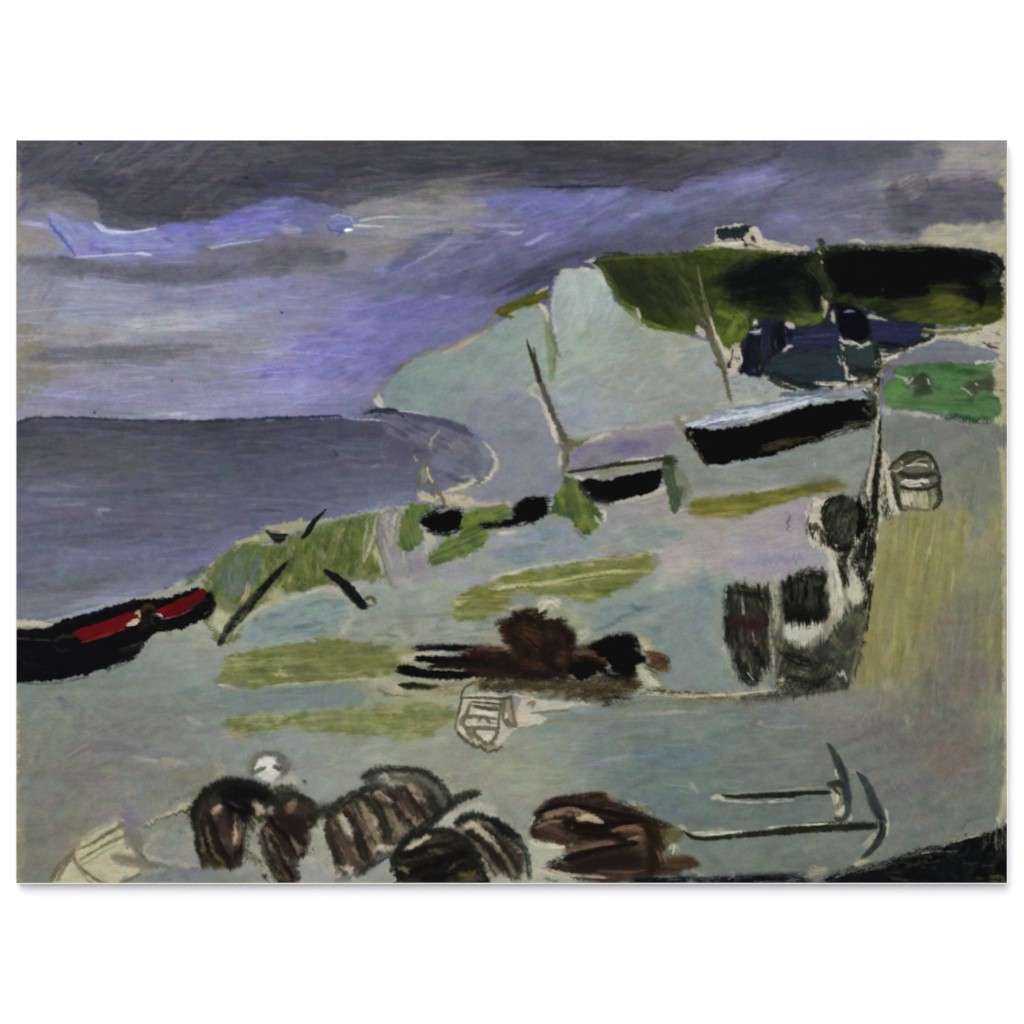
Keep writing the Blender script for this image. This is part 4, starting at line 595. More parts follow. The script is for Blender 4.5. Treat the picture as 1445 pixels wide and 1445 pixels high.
for s, c, o in (("L2 540,105,4 525,200,6 515,330,4", (176, 174, 142), .8), ("L2 590,90,3 575,160,5 540,280,4 520,340,3", (182, 178, 148), .85), ("L2 570,160,3 560,240,4 545,300,3", (168, 168, 132), .7), ("L2 600,85,4 585,190,5 610,320,5 650,430,6 690,480,4", (110, 104, 100), .7), ("L2 640,90,5 630,160,6 640,220,4", (164, 160, 138), .7), ("L2 680,90,6 660,180,8 655,250,6", (170, 166, 142), .7), ("L2 700,120,4 690,200,6", (150, 150, 118), .6),
    ("L2 620,220,6 660,350,7 715,470,5", (158, 154, 150), .6), ("L2 720,300,4 760,420,6 775,460,4", (160, 158, 152), .6), ("L2 700,430,14 740,440,16 775,470,8", (168, 166, 158), .7), ("L2 580,260,5 600,330,8 615,400,7", (176, 174, 146), .8), ("L2 230,500,8 330,470,14 420,490,18 480,440,10", (168, 168, 146), .8), ("L2 100,480,10 90,540,14 40,560,10", (164, 164, 136), .8), ("L2 0,560,8 100,530,10 200,510,8", (178, 172, 140), .8),
    ("L2 500,460,10 470,560,12 450,640,12 400,700,14", (166, 166, 150), .75), ("L1 1340,470,22 1320,520,24", (166, 164, 134), .8), ("L1 1030,600,30 1060,650,40 1100,620,24", (174, 172, 148), .9), ("L1 1000,430,4 1005,445,5 1000,470,3", (176, 172, 140), .8), ("L2 280,180,3 300,150,4", (166, 164, 140), .7), ("L2 330,140,3 345,175,3", (160, 160, 140), .7), ("L1 1290,245,3 1340,255,4 1400,240,3", (176, 168, 150), .8), ("L1 1230,165,2 1270,230,3", (110, 106, 104), .6), ("L1 1280,165,3 1380,160,3 1440,155,3", (150, 144, 138), .6)):
    stroke(None, s, c, op=o, soft=.5)
fill('puddle', "L2 -60,610 0,590 150,545 300,520 400,518 440,530 445,570 420,620 370,680 260,712 130,735 0,755 L1 1300,765 1200,745 1150,720 1180,660 1260,610 1400,560", [(108, 128, 128), (120, 138, 134), (130, 146, 138), (112, 130, 134)], rough=2, ang=-12, streak=.06, patch=.06)
stroke(None, "L1 1160,700,10 1230,600,14 1330,570,8 1400,545,6", (160, 164, 156), op=.7)
fill('greystrip', "B2 0,58 200,50 400,30 480,40 520,62 525,140 400,152 200,170 0,182 B1 1200,190 1010,180 1010,85 1200,70", [(112, 126, 120), (118, 132, 126), (108, 122, 116)], rough=1.5, ang=-3, streak=.06)
fill(None, "L2 480,640 700,600 900,590 1100,580 1200,590 1200,680 1180,740 900,760 700,780 560,740 420,760", [(122, 130, 116), (134, 140, 126), (146, 150, 132), (126, 136, 130)], rough=3, soft=6, ang=-3, streak=.12, op=.8)
OLV = [(98, 106, 58), (110, 118, 70), (120, 126, 82), (104, 110, 62), (132, 134, 96)]
fill('stripa', "L1 1060,850 1110,800 1300,778 1445,762 L2 0,772 180,745 300,728 400,728 480,742 620,760 780,790 720,850 680,880 640,925 420,942 0,978 L1 1445,985 1250,985 1120,975 1045,950 1040,910", [(102, 110, 60), (114, 120, 72), (98, 104, 58), (128, 132, 92)], rough=6, soft=2.5, ang=-3, streak=.12, patch=.10)
daubs("L1 1060,860 1120,810 L2 300,735 480,745 760,790 640,920 0,970 L1 1060,950", OLV, 150, (20, 80), (3, 9), -3, 5, .1, (.4, .85), seed=44, bris=.16, dry=-.1)
fill('stripb', "B1 1075,225 1150,195 1350,180 1445,190 B2 110,188 300,170 520,150 700,135 900,128 985,150 985,225 940,260 880,295 760,330 640,310 520,305 350,290 200,272 130,262 B1 1445,290 1300,285 1150,312 1100,300", [(120, 126, 80), (112, 120, 66), (138, 140, 104), (126, 132, 88)], rough=7, soft=5, ang=-3, streak=.12, patch=.14)
daubs("B2 130,200 520,160 900,135 980,180 880,285 740,320 520,300 200,265", OLV, 90, (20, 70), (4, 10), -4, 6, .1, (.4, .8), seed=45, bris=.16, dry=-.05)
fill('stripc', "L2 960,560 1000,500 1150,440 1220,410 1300,388 1445,362 L3 0,380 200,365 430,315 560,305 700,288 770,340 725,382 640,440 560,490 370,545 250,520 120,505 0,520 L2 1300,590 1200,610 1000,645", [(108, 114, 58), (124, 128, 78), (96, 102, 48), (144, 144, 104)], rough=6, soft=3, ang=-5, streak=.16, patch=.12)
daubs("L2 1000,520 1220,420 1445,370 L3 430,325 700,295 760,340 700,390 560,480 370,535 100,500 L2 1200,600", OLV + [(90, 100, 36)], 130, (20, 80), (2, 7), -6, 5, .1, (.45, .85), seed=46, bris=.18, dry=-.05)
for s, c, o in (("L3 0,455,7 200,440,8 400,400,8 560,385,7 720,382,4", (176, 174, 124), .85), ("L2 1190,470,6 1250,460,9 1300,450,5", (176, 176, 130), .85), ("L3 60,460,4 250,450,5 430,420,4", (160, 160, 104), .7), ("L3 430,320,4 600,318,5 700,290,5", (166, 164, 112), .7), ("L2 1150,430,4 1230,400,6 1330,385,4", (186, 180, 158), .85), ("L3 0,385,4 150,355,6 330,330,5 480,300,4", (178, 174, 152), .8), ("L3 440,460,4 560,445,5 660,440,4", (90, 98, 36), .6), ("L3 480,300,4 600,290,6 700,278,4", (148, 124, 122), .6), ("L2 900,590,8 1050,600,10 1200,590,6", (146, 152, 108), .6)):
    stroke(None, s, c, op=o, soft=.5)
for s, c, o in (("L1 1040,960,4 1070,965,6 1120,975,5 1130,985,3", (184, 178, 142), .85), ("L1 1200,945,3 1240,942,4 1280,938,3", (176, 174, 130), .7), ("L1 1350,890,3 1365,885,3", (170, 164, 110), .8), ("L2 60,965,4 250,955,6 400,940,5 560,930,8", (166, 170, 140), .7), ("L2 700,830,20 860,805,16 920,800,6", (176, 174, 146), .8), ("L2 560,940,16 640,945,22 700,1000,22", (172, 172, 136), .8), ("L2 600,900,16 640,940,14", (166, 168, 128), .6), ("L2 740,730,10 700,690,16 660,690,10", (166, 170, 150), .6), ("L2 760,740,4 800,738,5", (186, 180, 150), .8), ("B1 1090,290,14 1150,295,18 1180,280,10", (150, 144, 110), .7), ("B1 1200,210,14 1300,200,20 1360,215,12", (158, 158, 118), .5), ("B1 1380,180,3 1375,210,4", (118, 118, 84), .7), ("B2 100,180,4 115,215,5", (120, 120, 84), .7), ("B1 870,120,4 900,125,6", (150, 148, 132), .8), ("B1 890,215,12 910,225,12 960,245,4", (162, 160, 146), .85), ("B1 1040,145,4 1080,148,5", (158, 150, 130), .7), ("B2 60,290,16 130,300,22 200,350,18", (126, 130, 144), .5), ("B2 900,300,20 800,340,22 700,350,20", (146, 148, 132), .6)):
    stroke(None, s, c, op=o, soft=.5)
fill('puddle2', "L2 1145,295 1250,252 1445,240 L3 60,215 160,150 280,160 330,190 250,220 180,240 170,305 100,345 0,372 L2 1330,360 1230,340", [(112, 130, 136), (122, 138, 142), (118, 134, 132)], rough=2, soft=2, ang=-4, streak=.06, op=.9)
for s, c, o in (("L3 200,280,26 320,260,34 420,240,20", (128, 136, 152), .7), ("L3 240,150,16 290,190,26 280,250,14", (132, 150, 156), .6), ("L3 600,180,24 750,190,30 860,190,16", (118, 138, 134), .6), ("L3 640,250,14 780,240,16 880,200,10", (122, 140, 132), .6), ("L3 440,280,5 520,278,7 640,282,4", (150, 138, 142), .7), ("L3 300,310,6 420,300,8 500,290,4", (150, 152, 168), .6), ("L3 505,175,4 520,172,5", (176, 172, 162), .8), ("L3 545,178,4 565,172,5", (176, 172, 162), .8), ("L3 740,320,30 830,300,34 900,250,24 1000,220,14", (156, 150, 146), .6), ("L3 740,460,14 800,420,24 880,400,20", (164, 160, 148), .6), ("L3 710,290,6 730,300,8", (174, 168, 148), .7), ("L3 720,470,7 760,470,9 800,480,5", (172, 168, 148), .7), ("L3 860,260,6 1000,220,8 1170,170,6", (160, 156, 148), .6), ("L3 820,300,6 900,260,8", (164, 158, 152), .5),
    ("L3 1060,350,14 1200,330,16 1350,340,12", (146, 138, 156), .5), ("L4 60,360,12 200,330,14 340,320,14 450,290,10", (130, 122, 146), .6), ("L4 290,75,3 300,120,5 305,185,3", (110, 86, 104), .8), ("L4 310,40,20 360,60,24 370,150,16", (148, 136, 146), .6), ("L4 380,240,14 440,290,16 520,320,12", (140, 146, 142), .6), ("L3 1000,110,30 1200,90,26 1380,60,24", (150, 146, 142), .4)):
    stroke(None, s, c, op=o, soft=.6)
fill(None, "L3 400,640 450,570 600,520 740,485 900,470 960,390 1000,375 1025,420 1020,560 1040,760 1100,900 1180,960 1000,990 850,990 780,960 800,860 720,760 640,700 480,720 440,690", [(118, 134, 130), (126, 140, 138), (110, 126, 124)], rough=3, soft=5, ang=-60, streak=.07, op=.75)
for s, c, o in (("L3 610,555,6 640,570,10 700,575,7", (72, 92, 104), .8), ("L3 440,690,8 540,640,9 630,590,6 690,570,3", (92, 104, 100), .7), ("L3 480,710,6 600,650,8 760,590,8 890,520,5", (146, 152, 138), .6), ("L3 560,720,12 660,660,12 760,620,8", (138, 144, 128), .4), ("L3 820,880,10 1000,860,10", (118, 132, 122), .5), ("L3 980,400,24 990,480,26", (110, 124, 130), .6), ("L3 1060,480,12 1050,620,18 1070,780,14", (130, 134, 122), .7), ("L3 1110,440,4 1090,560,5 1095,640,3", (156, 152, 138), .8), ("L3 1090,780,7 1110,850,10 1140,910,6", (154, 158, 134), .8)):
    stroke(None, s, c, op=o, soft=.6)
fill('stripd', "M3 915,900 940,878 1100,862 1300,832 1445,808 M4 0,858 200,832 320,810 420,790 540,780 600,815 590,840 420,862 330,885 220,925 100,962 0,985 M3 1445,955 1300,970 1080,985 970,985 915,955", [(104, 104, 42), (122, 122, 58), (110, 108, 60), (132, 130, 76)], rough=2.5, soft=2.5, ang=-6, streak=.14, patch=.12)
daubs("M3 930,900 1445,820 M4 420,800 580,800 590,830 330,880 0,970 M3 930,970", [(100, 102, 38), (116, 118, 56), (92, 92, 44), (128, 126, 66)], 90, (20, 80), (3, 8), -6, 4, .1, (.4, .8), seed=47, bris=.15)
for s, c, o in (("M3 920,870,5 1100,850,6 1300,825,7 1445,800,5", (150, 152, 132), .7), ("M4 120,845,5 220,825,8 290,815,4", (160, 164, 156), .7), ("M4 400,800,20 500,790,24 570,800,14", (84, 84, 72), .5), ("M3 900,760,10 915,870,12 900,960,14", (138, 136, 118), .7), ("M3 760,990,14 900,975,16 1100,990,12", (146, 146, 132), .6)):
    stroke(None, s, c, op=o, soft=.6)

# --- slipway wash on the right
SLIP = mask("L4 785,100 1000,80 1215,90 1210,300 1120,520 1060,560 900,830 850,960 640,970 690,640 720,400", 8, soft=12)
fill(None, "L4 775,110 1000,90 1215,80 1205,300 1120,500 1060,540 930,800 850,930 640,960 690,640 730,400", [(124, 120, 74), (134, 130, 82), (142, 138, 90), (122, 114, 84)], rough=8, soft=12, op=.75, ang=-84, streak=.07, sl_=80, sw=4)
daubs("L4 785,100 1000,80 1215,90 1210,300 1120,520 900,830 850,960 640,970 690,640 720,400", [(128, 124, 74), (138, 134, 84), (120, 118, 70), (144, 140, 94), (124, 116, 84)], 120, (50, 150), (3, 8), -84, 4, .05, (.15, .5), clip=SLIP, seed=48, bris=.12)
sl_ = (slice(None), slice(None)); ID[sl_][SLIP > .5] = pid('slipway')
for s, c, o in (("L4 1045,130,4 1025,250,5 1000,330,3", (170, 166, 130), .7), ("L4 960,160,4 930,320,6 900,500,4", (166, 160, 104), .7), ("L4 880,140,12 880,200,14", (142, 134, 116), .6), ("L4 1190,170,10 1215,240,14 1200,290,8", (150, 152, 130), .6), ("L4 1140,380,4 1130,480,5", (164, 160, 124), .6), ("L4 860,520,10 840,700,14 800,830,10", (150, 144, 100), .5), ("L4 720,700,14 700,850,20", (134, 126, 78), .6), ("L4 960,860,6 940,920,7", (156, 150, 124), .6), ("L4 910,740,4 900,800,6", (156, 148, 124), .6), ("L4 780,940,14 820,960,16", (158, 154, 130), .5), ("L4 850,1020,10 870,1040,10", (150, 148, 120), .5), ("L4 1250,60,20 1290,140,26 1240,200,18", (108, 118, 122), .5), ("L4 1330,600,10 1330,800,14 1330,1000,12", (132, 130, 100), .5), ("L4 1120,860,10 1110,960,12", (104, 104, 116), .5), ("L4 1020,900,16 1000,980,20", (98, 90, 84), .5), ("L4 1060,620,10 1080,650,8", (92, 90, 76), .5)):
    stroke(None, s, c, op=o, soft=.6)
for s, c, o in (("B4 1120,420,20 1200,430,30 1290,430,18", (118, 106, 98), .35), ("B4 1180,470,5 1240,480,8 1310,450,4", (142, 128, 128), .6), ("B4 570,212,4 620,208,5", (158, 144, 124), .6), ("B4 690,350,4 740,340,5 800,355,3", (142, 136, 122), .6), ("B4 850,550,5 930,548,6", (142, 132, 130), .5), ("B4 900,200,8 910,240,6", (150, 150, 116), .6), ("B4 780,40,18 860,80,18", (150, 146, 124), .5), ("B4 1330,20,12 1340,250,16 1340,480,12", (124, 128, 106), .6), ("B4 1290,60,4 1310,300,5", (126, 126, 98), .5), ("B4 1400,580,10 1390,680,14 1360,750,10", (172, 172, 132), .85), ("B4 380,880,12 420,860,14", (132, 132, 118), .5), ("B4 150,240,4 250,260,5 400,250,3", (128, 138, 140), .6), ("B4 150,235,10 180,240,10", (138, 132, 138), .6)):
    stroke(None, s, c, op=o, soft=.6)
for s, c, o in (("B3 430,435,4 500,425,10 600,402,8", (140, 144, 148), .7), ("B3 940,300,6 980,310,8", (134, 136, 140), .6), ("B3 930,540,8 945,575,10 960,585,6", (158, 156, 144), .75), ("B3 870,575,4 885,578,5", (150, 148, 130), .6), ("B3 1090,565,4 1140,568,6", (148, 150, 138), .6), ("B3 600,195,6 760,185,9 1000,178,6", (152, 152, 128), .8), ("B3 180,230,14 300,215,18 480,210,12", (124, 120, 102), .7), ("B3 300,440,16 450,440,20 600,470,14", (116, 118, 126), .4), ("B3 600,250,30 800,250,34 1000,260,24", (114, 126, 124), .4), ("B3 640,400,30 850,420,40 1000,400,24", (98, 120, 130), .5), ("B3 200,300,20 320,380,24 250,470,18", (146, 148, 124), .4), ("B3 1270,230,8 1290,240,8", (140, 132, 128), .7), ("B3 620,620,24 760,650,34 850,700,20", (98, 116, 124), .6)):
    stroke(None, s, c, op=o, soft=.6)
for s, c, o in (("B1 220,100,10 255,130,14 250,165,8", (104, 116, 118), .7), ("B1 160,180,14 190,250,18 180,320,10", (124, 132, 118), .5), ("B1 280,370,20 420,350,22 600,370,12", (108, 106, 104), .5), ("B1 290,260,14 500,255,14 800,270,10", (112, 110, 110), .4), ("B1 600,405,6 700,425,9 860,450,5", (150, 148, 130), .75), ("B1 720,430,5 790,420,7 850,445,4", (160, 152, 132), .6), ("B1 575,470,8 590,560,14 580,640,10", (142, 140, 124), .5), ("B1 380,500,12 480,520,14", (108, 114, 124), .5), ("B1 370,290,18 420,300,20", (128, 128, 118), .5), ("B1 560,640,18 590,720,26 620,800,20", (112, 112, 120), .6), ("B1 390,580,14 410,610,16", (132, 132, 122), .4), ("B1 620,480,20 760,520,26 900,520,20", (120, 118, 104), .5), ("B1 700,620,10 760,570,14 800,530,8", (134, 132, 116), .5), ("B1 0,130,12 30,250,14 25,400,14", (134, 134, 100), .6), ("B1 15,500,12 25,800,14 20,1050,16", (138, 134, 96), .7), ("B1 820,188,3 824,194,4", (44, 44, 44), .9), ("B1 830,785,4 848,790,5", (36, 34, 24), .9), ("B1 870,640,4 875,665,4", (70, 66, 44), .8), ("B1 35,340,5 60,380,5", (112, 118, 124), .5)):
    stroke(None, s, c, op=o, soft=.6)

_up = mask("A 290,760 380,720 560,700 640,700 600,800 420,825 300,840", 6, soft=16); _rt = sstep(1195, 1225, GXX) * sstep(560, 620, GYY)
_low = sstep(600, 680, GYY) * (1 - _up) * (1 - _rt)
wet(_low, 4.5, 0, .85, 0); wet(_up, 0, 2.2, .4, 11, 3); wet(_rt, 0, 7, .8, 23); wet((1 - sstep(600, 640, GYY)), 1.0, 0, .35, 31, 5)
# --- masts and boats
for s, c, o in (("M3 105,150,7 130,230,10 160,320,9", (176, 172, 152), .9), ("M3 150,370,6 190,450,12 230,560,12 240,590,8", (186, 182, 162), .9), ("M3 260,640,8 250,710,9", (180, 176, 160), .85), ("M3 300,570,8 330,590,8", (186, 180, 162), .8), ("M3 340,680,6 310,730,8", (176, 168, 154), .8)):
    stroke(None, s, c, op=o)
stroke('mast1', "M3 82,60,1.5 92,100,6 125,190,13 150,280,13 175,340,12 215,440,11 250,520,12 285,580,16", (82, 82, 68), soft=.35, streak=.25)
stroke('mast1', "M3 92,100,3 125,190,8 150,280,8", (52, 52, 40), soft=.4)
stroke('mast1', "M3 120,110,3 130,160,4", (66, 66, 50))
stroke('mast1', "M3 270,590,20 300,600,28 350,600,10 400,570,3", (92, 88, 58), soft=.5, rough=.5, op=.9)
stroke('mast1', "M3 280,620,18 285,680,14 270,750,10", (104, 98, 80), soft=.5, op=.9); stroke(None, "M3 295,660,5 290,700,7", (72, 58, 44), op=.7)
stroke('mast2', "S3 955,670,3 980,800,8 1005,900,11 1040,1010,13 M3 1010,30,13 1060,150,14 1090,220,10 1105,300,8 1130,410,11", (96, 96, 72), soft=.35, streak=.2)
stroke(None, "S3 1020,930,4 1050,1030,6 M3 1060,60,5 1085,120,6 1100,150,5", (176, 172, 144), op=.9)
stroke('mast2', "M3 1050,190,10 1080,220,8 1100,290,5", (84, 82, 56), soft=.4); stroke(None, "M3 1110,170,4 1115,210,5 1135,120,3", (36, 38, 24), op=.9); stroke(None, "M3 1100,130,6 1120,150,9 1110,180,5", (180, 176, 150), op=.8)
for s, c, o in (("M3 1050,410,10 1150,390,14 1250,370,12", (164, 164, 144), .7), ("M3 1180,260,8 1250,290,12 1330,300,8", (150, 162, 160), .6), ("M3 1000,440,14 900,450,10", (146, 142, 124), .6), ("M3 1160,300,20 1260,340,20", (140, 150, 144), .5), ("M3 1390,300,6 1430,320,10", (176, 172, 142), .7)):
    stroke(None, s, c, op=o, soft=.5)
fill('smallinside', "M3 320,640 360,605 540,560 640,535 740,518 820,520 850,560 800,640 780,662 560,692 440,715 300,742 300,690", [(120, 114, 128), (132, 126, 132), (126, 122, 130), (110, 104, 130)], rough=1.5, ang=-8, streak=.06, patch=.08)
stroke(None, "M3 540,630,22 620,620,26 700,600,18", (104, 98, 126), op=.6, soft=.6)
fill('smallboat', "M3 345,815 365,785 420,775 500,782 600,755 700,735 770,722 785,760 775,810 740,850 640,872 520,897 430,897 395,850", [(8, 8, 10), (16, 16, 18), (6, 6, 6)], rough=2.5, streak=.3)
fill('smallrim', "M3 400,770 470,730 620,705 770,690 790,715 700,735 600,758 490,785 430,780", [(128, 132, 118), (142, 144, 126), (112, 114, 100)], rough=2, ang=-8, streak=.12)
stroke('smallrim', "M3 290,745,4 440,725,8 560,700,10 650,690,9 760,668,9 825,672,10", (66, 66, 44), soft=.35); stroke(None, "M3 560,690,4 680,675,8 780,662,5", (178, 172, 156), op=.9)
for s, c, o in (("M3 330,765,7 370,780,9", (180, 176, 160), .9), ("M3 425,775,6 445,765,8", (184, 180, 164), .9), ("M3 500,905,5 600,890,7 700,865,9 770,840,12 790,830,6", (180, 174, 156), .95), ("M3 430,905,4 500,910,6", (96, 94, 70), .8), ("M3 345,790,7 350,810,7", (120, 120, 84), .8)): stroke(None, s, c, op=o)
fill('stern', "M3 775,690 800,678 830,690 870,740 905,790 895,860 870,930 825,955 805,900 795,820 770,760", [(66, 82, 58), (82, 96, 66), (58, 72, 52), (96, 104, 80)], rough=2, ang=75, streak=.14, patch=.08)
stroke(None, "M3 870,750,8 900,800,10 880,900,10", (112, 118, 96), op=.6, soft=.5)
fill('boat', "M3 880,530 920,515 1070,520 1200,492 1330,452 1445,420 M4 0,510 150,482 300,432 420,402 560,382 700,372 740,385 738,470 640,500 500,555 380,600 250,655 100,692 0,698 M3 1250,680 1190,695 1080,708 1000,700 970,670 935,600", [(6, 6, 10), (14, 14, 18), (8, 8, 8)], rough=2.5, ang=-14, streak=.3)
for s, c, o in (("M4 150,640,12 230,610,20 330,585,16 440,563,5", (60, 56, 34), .8), ("M4 560,520,10 650,505,14 730,490,8", (60, 64, 44), .8), ("M3 1290,620,10 1380,600,14 1445,600,10", (62, 58, 38), .8), ("M4 240,655,4 300,640,5 330,630,3", (110, 98, 70), .7), ("M4 600,500,14 700,500,16 740,500,10", (92, 100, 80), .5)): stroke(None, s, c, op=o, dry=-.2)
fill('boatdeck', "M3 890,505 960,472 1080,432 1200,408 1300,402 1445,375 M4 60,405 200,375 350,345 500,325 690,315 715,345 690,378 560,380 420,398 280,440 100,490 0,508 M3 1400,425 1330,452 1200,490 1070,522 940,525", [(104, 112, 122), (140, 148, 158), (172, 180, 188), (120, 128, 138)], rough=2, ang=-12, streak=.18, sl_=30, sw=1.4)
for s, c, o in (("M3 930,510,6 1050,480,8 1180,460,8 1300,430,7", (196, 200, 206), .85), ("M3 980,490,5 1120,450,6 1260,420,5", (190, 196, 206), .8), ("M4 0,495,5 120,465,8 260,425,10 400,385,6", (196, 200, 202), .85), ("M4 10,440,6 150,415,7 280,390,6", (176, 186, 200), .8), ("M4 260,350,10 400,340,14 520,325,10", (70, 84, 96), .7), ("M4 480,360,14 600,350,18 690,345,12", (120, 122, 132), .7), ("M4 540,365,5 620,362,6", (132, 118, 118), .6), ("M3 1150,420,6 1300,400,8 1440,372,5", (92, 104, 106), .6), ("M3 1000,510,3 1120,495,4 1240,465,3", (84, 90, 100), .6), ("M3 960,500,3 1060,465,3 1160,440,3", (100, 106, 116), .6)): stroke(None, s, c, op=o)
for s, c, o in (("M3 850,465,12 865,495,14 890,530,10", (126, 122, 100), .85), ("M3 870,470,8 900,468,10", (184, 178, 158), .9), ("M3 890,540,5 905,560,8 905,585,6", (40, 38, 28), .9), ("M3 925,540,7 915,560,7", (176, 170, 150), .8), ("M3 945,640,8 965,680,12 990,715,6", (150, 142, 124), .85), ("M3 960,650,3 980,690,4", (60, 54, 44), .7), ("M3 1000,715,5 1100,710,7 1200,695,6 1300,672,5", (142, 148, 152), .8), ("M4 100,700,4 280,665,5 320,640,3", (128, 138, 146), .7), ("M4 700,380,10 735,430,16 730,470,10", (36, 36, 30), .8), ("M4 680,420,7 700,440,9 720,460,6", (106, 106, 84), .7), ("M4 700,400,5 730,395,6", (150, 146, 122), .6), ("M4 700,540,8 740,520,10", (124, 126, 100), .7), ("M4 640,610,24 720,580,24 740,540,14", (130, 138, 132), .5), ("M4 428,670,3 432,720,4", (150, 156, 172), .7)): stroke(None, s, c, op=o)
fill('dinghy2', "M2 1125,1010 1180,985 1280,985 1285,920 1345,882 1445,878 M3 90,880 195,880 205,915 190,970 120,1000 30,1015 0,1020 M2 1400,1010 1300,1010 1150,1035", [(6, 8, 10), (12, 13, 17), (18, 19, 25)], rough=2.5, streak=.3)
stroke(None, "M2 1150,1015,8 1220,1005,14 1280,1000,10", (30, 32, 48), op=.7); stroke(None, "M3 185,900,6 200,920,12 190,940,6", (176, 176, 168), op=.9); stroke(None, "M3 120,870,3 180,865,5 230,860,3", (168, 164, 146), op=.8); stroke(None, "M3 5,935,7 20,950,9 10,965,5", (164, 162, 138), op=.7)
fill('dingygrass', "L2 695,150 720,90 765,35 850,30 868,70 820,110 822,160 830,210 800,260 745,290 700,270 685,210", [(88, 104, 56), (100, 114, 66), (76, 92, 48)], rough=4, soft=2, ang=75, streak=.14, patch=.12)
fill('dingygrass2', "L2 840,320 880,270 920,225 1000,190 1020,95 1100,62 1240,48 1275,90 1200,160 1150,180 1160,225 1130,265 1040,312 960,330 880,355", [(92, 108, 54), (84, 102, 60), (104, 118, 58), (76, 94, 50)], rough=4, soft=2, ang=-25, streak=.14, patch=.12)
stroke(None, "L2 1040,100,10 1080,110,18 1060,150,10", (104, 122, 40), op=.7); stroke(None, "L2 1110,80,8 1200,60,12 1260,90,8", (110, 110, 76), op=.6); stroke(None, "L2 730,260,6 735,300,4", (84, 88, 66), op=.7)
fill(None, "L2 825,170 850,175 880,205 890,230 860,270 830,290 820,230", [(180, 176, 156), (164, 160, 148)], rough=2, soft=1.5, op=.95)
fill(None, "L2 740,300 820,290 840,340 860,370 760,400 735,350", [(132, 128, 132), (140, 136, 134)], rough=3, soft=4, op=.8, ang=70)
for s, c, o in (("L2 900,380,5 1000,360,8 1070,330,10 1090,300,5", (154, 152, 158), .8), ("L2 1015,330,4 1060,322,7", (172, 160, 150), .8), ("L2 1195,195,6 1250,188,10 1295,178,6", (176, 172, 152), .9), ("L2 1160,230,10 1250,225,18 1400,210,14 L3 100,180,14", (142, 144, 162), .7), ("L2 900,400,10 1000,420,24 1150,430,20", (142, 142, 150), .6), ("L2 1000,60,5 1100,40,8 1200,20,5", (156, 152, 138), .7), ("L2 920,30,12 980,35,18 1050,50,10", (178, 172, 142), .85), ("L2 790,5,14 820,20,16", (166, 164, 132), .7), ("L2 900,175,4 940,200,5 990,180,3", (70, 78, 50), .8)):
    stroke(None, s, c, op=o, soft=.5)
fill('dinghy', "L2 812,128 840,98 900,80 960,72 1005,68 1026,100 1022,135 1000,165 940,192 870,184 835,160", [(8, 9, 12), (16, 16, 18), (4, 4, 6)], rough=3, streak=.3)
fill('bush', "M3 262,770 290,760 350,795 385,850 425,890 470,975 430,1045 385,1072 330,1030 290,985 205,965 190,950 225,880 250,820", [(80, 98, 48), (70, 88, 56), (92, 108, 44), (98, 110, 66)], rough=2, ang=70, streak=.12, patch=.12)
for s, c, o in (("M3 300,800,20 310,900,28 340,980,20", (68, 84, 56), .5), ("M3 430,970,5 445,990,8 460,1010,6", (176, 172, 150), .85), ("M3 465,945,4 485,950,10 480,1000,5", (184, 178, 158), .9), ("M3 415,1070,5 435,1050,7", (160, 158, 140), .8), ("M3 370,965,3 378,972,5", (136, 146, 120), .7), ("M3 330,1040,10 380,1085,8", (98, 100, 92), .6)): stroke(None, s, c, op=o)
for s, w in (("M2 830,680,3 850,760,6 870,860,6 872,935,4", 0), ("M2 855,760,3 890,830,6 930,910,8 935,930,4", 0), ("M2 790,805,4 840,800,6 870,800,3", 0), ("M2 830,690,5 810,750,7 790,810,5", 0)):
    stroke('easel', s, (106, 102, 74), soft=.4, op=.9)
for s, c, o in (("M2 775,660,4 790,690,6", (150, 152, 118), .8), ("M2 820,730,10 830,770,14 815,800,8", (140, 146, 108), .7), ("M2 840,715,3 855,770,5 870,800,4", (184, 178, 148), .9), ("M2 800,850,14 830,870,18 880,890,12", (176, 172, 136), .85), ("M2 900,850,5 930,890,6", (112, 96, 74), .8)): stroke(None, s, c, op=o)

# --- stakes
stroke('stake1', "L2 205,215,8 235,180,12 265,130,11 300,95,6 325,68,2", (26, 26, 26), soft=.25, streak=.3)
fill('stake4', "L1 1275,178 1340,186 1392,190 1385,215 1360,240 1330,238 1300,205", [(28, 30, 26), (52, 54, 46), (36, 36, 34)], rough=2, streak=.2)
stroke(None, "L1 1240,170,2 1300,175,3 1360,185,2", (80, 78, 78), op=.7); stroke(None, "L1 1300,240,4 1345,255,4 1385,245,3", (160, 154, 142), op=.7)
stroke(None, "L1 1195,445,10 1185,500,13 1160,540,8", (166, 154, 128), op=.85)
stroke('stake2', "L1 1392,335,7 1340,395,14 1290,450,15 1240,510,15", (32, 34, 32), soft=.3, streak=.3)
stroke('stake2', "L1 1240,500,17 1190,560,20 1130,620,18 1085,680,14 1050,750,14", (66, 68, 52), soft=.45, streak=.35, rough=.4)
stroke('stake2', "L1 1200,560,8 1150,590,9 1110,640,6", (44, 46, 36), op=.7); stroke('stake2', "L1 1060,735,14 1052,750,12", (44, 44, 34)); stroke(None, "L1 1120,700,7 1160,650,9 1230,590,8 1300,560,6", (170, 170, 150), op=.85); stroke(None, "L1 980,650,5 1040,690,4", (112, 118, 112), op=.6)
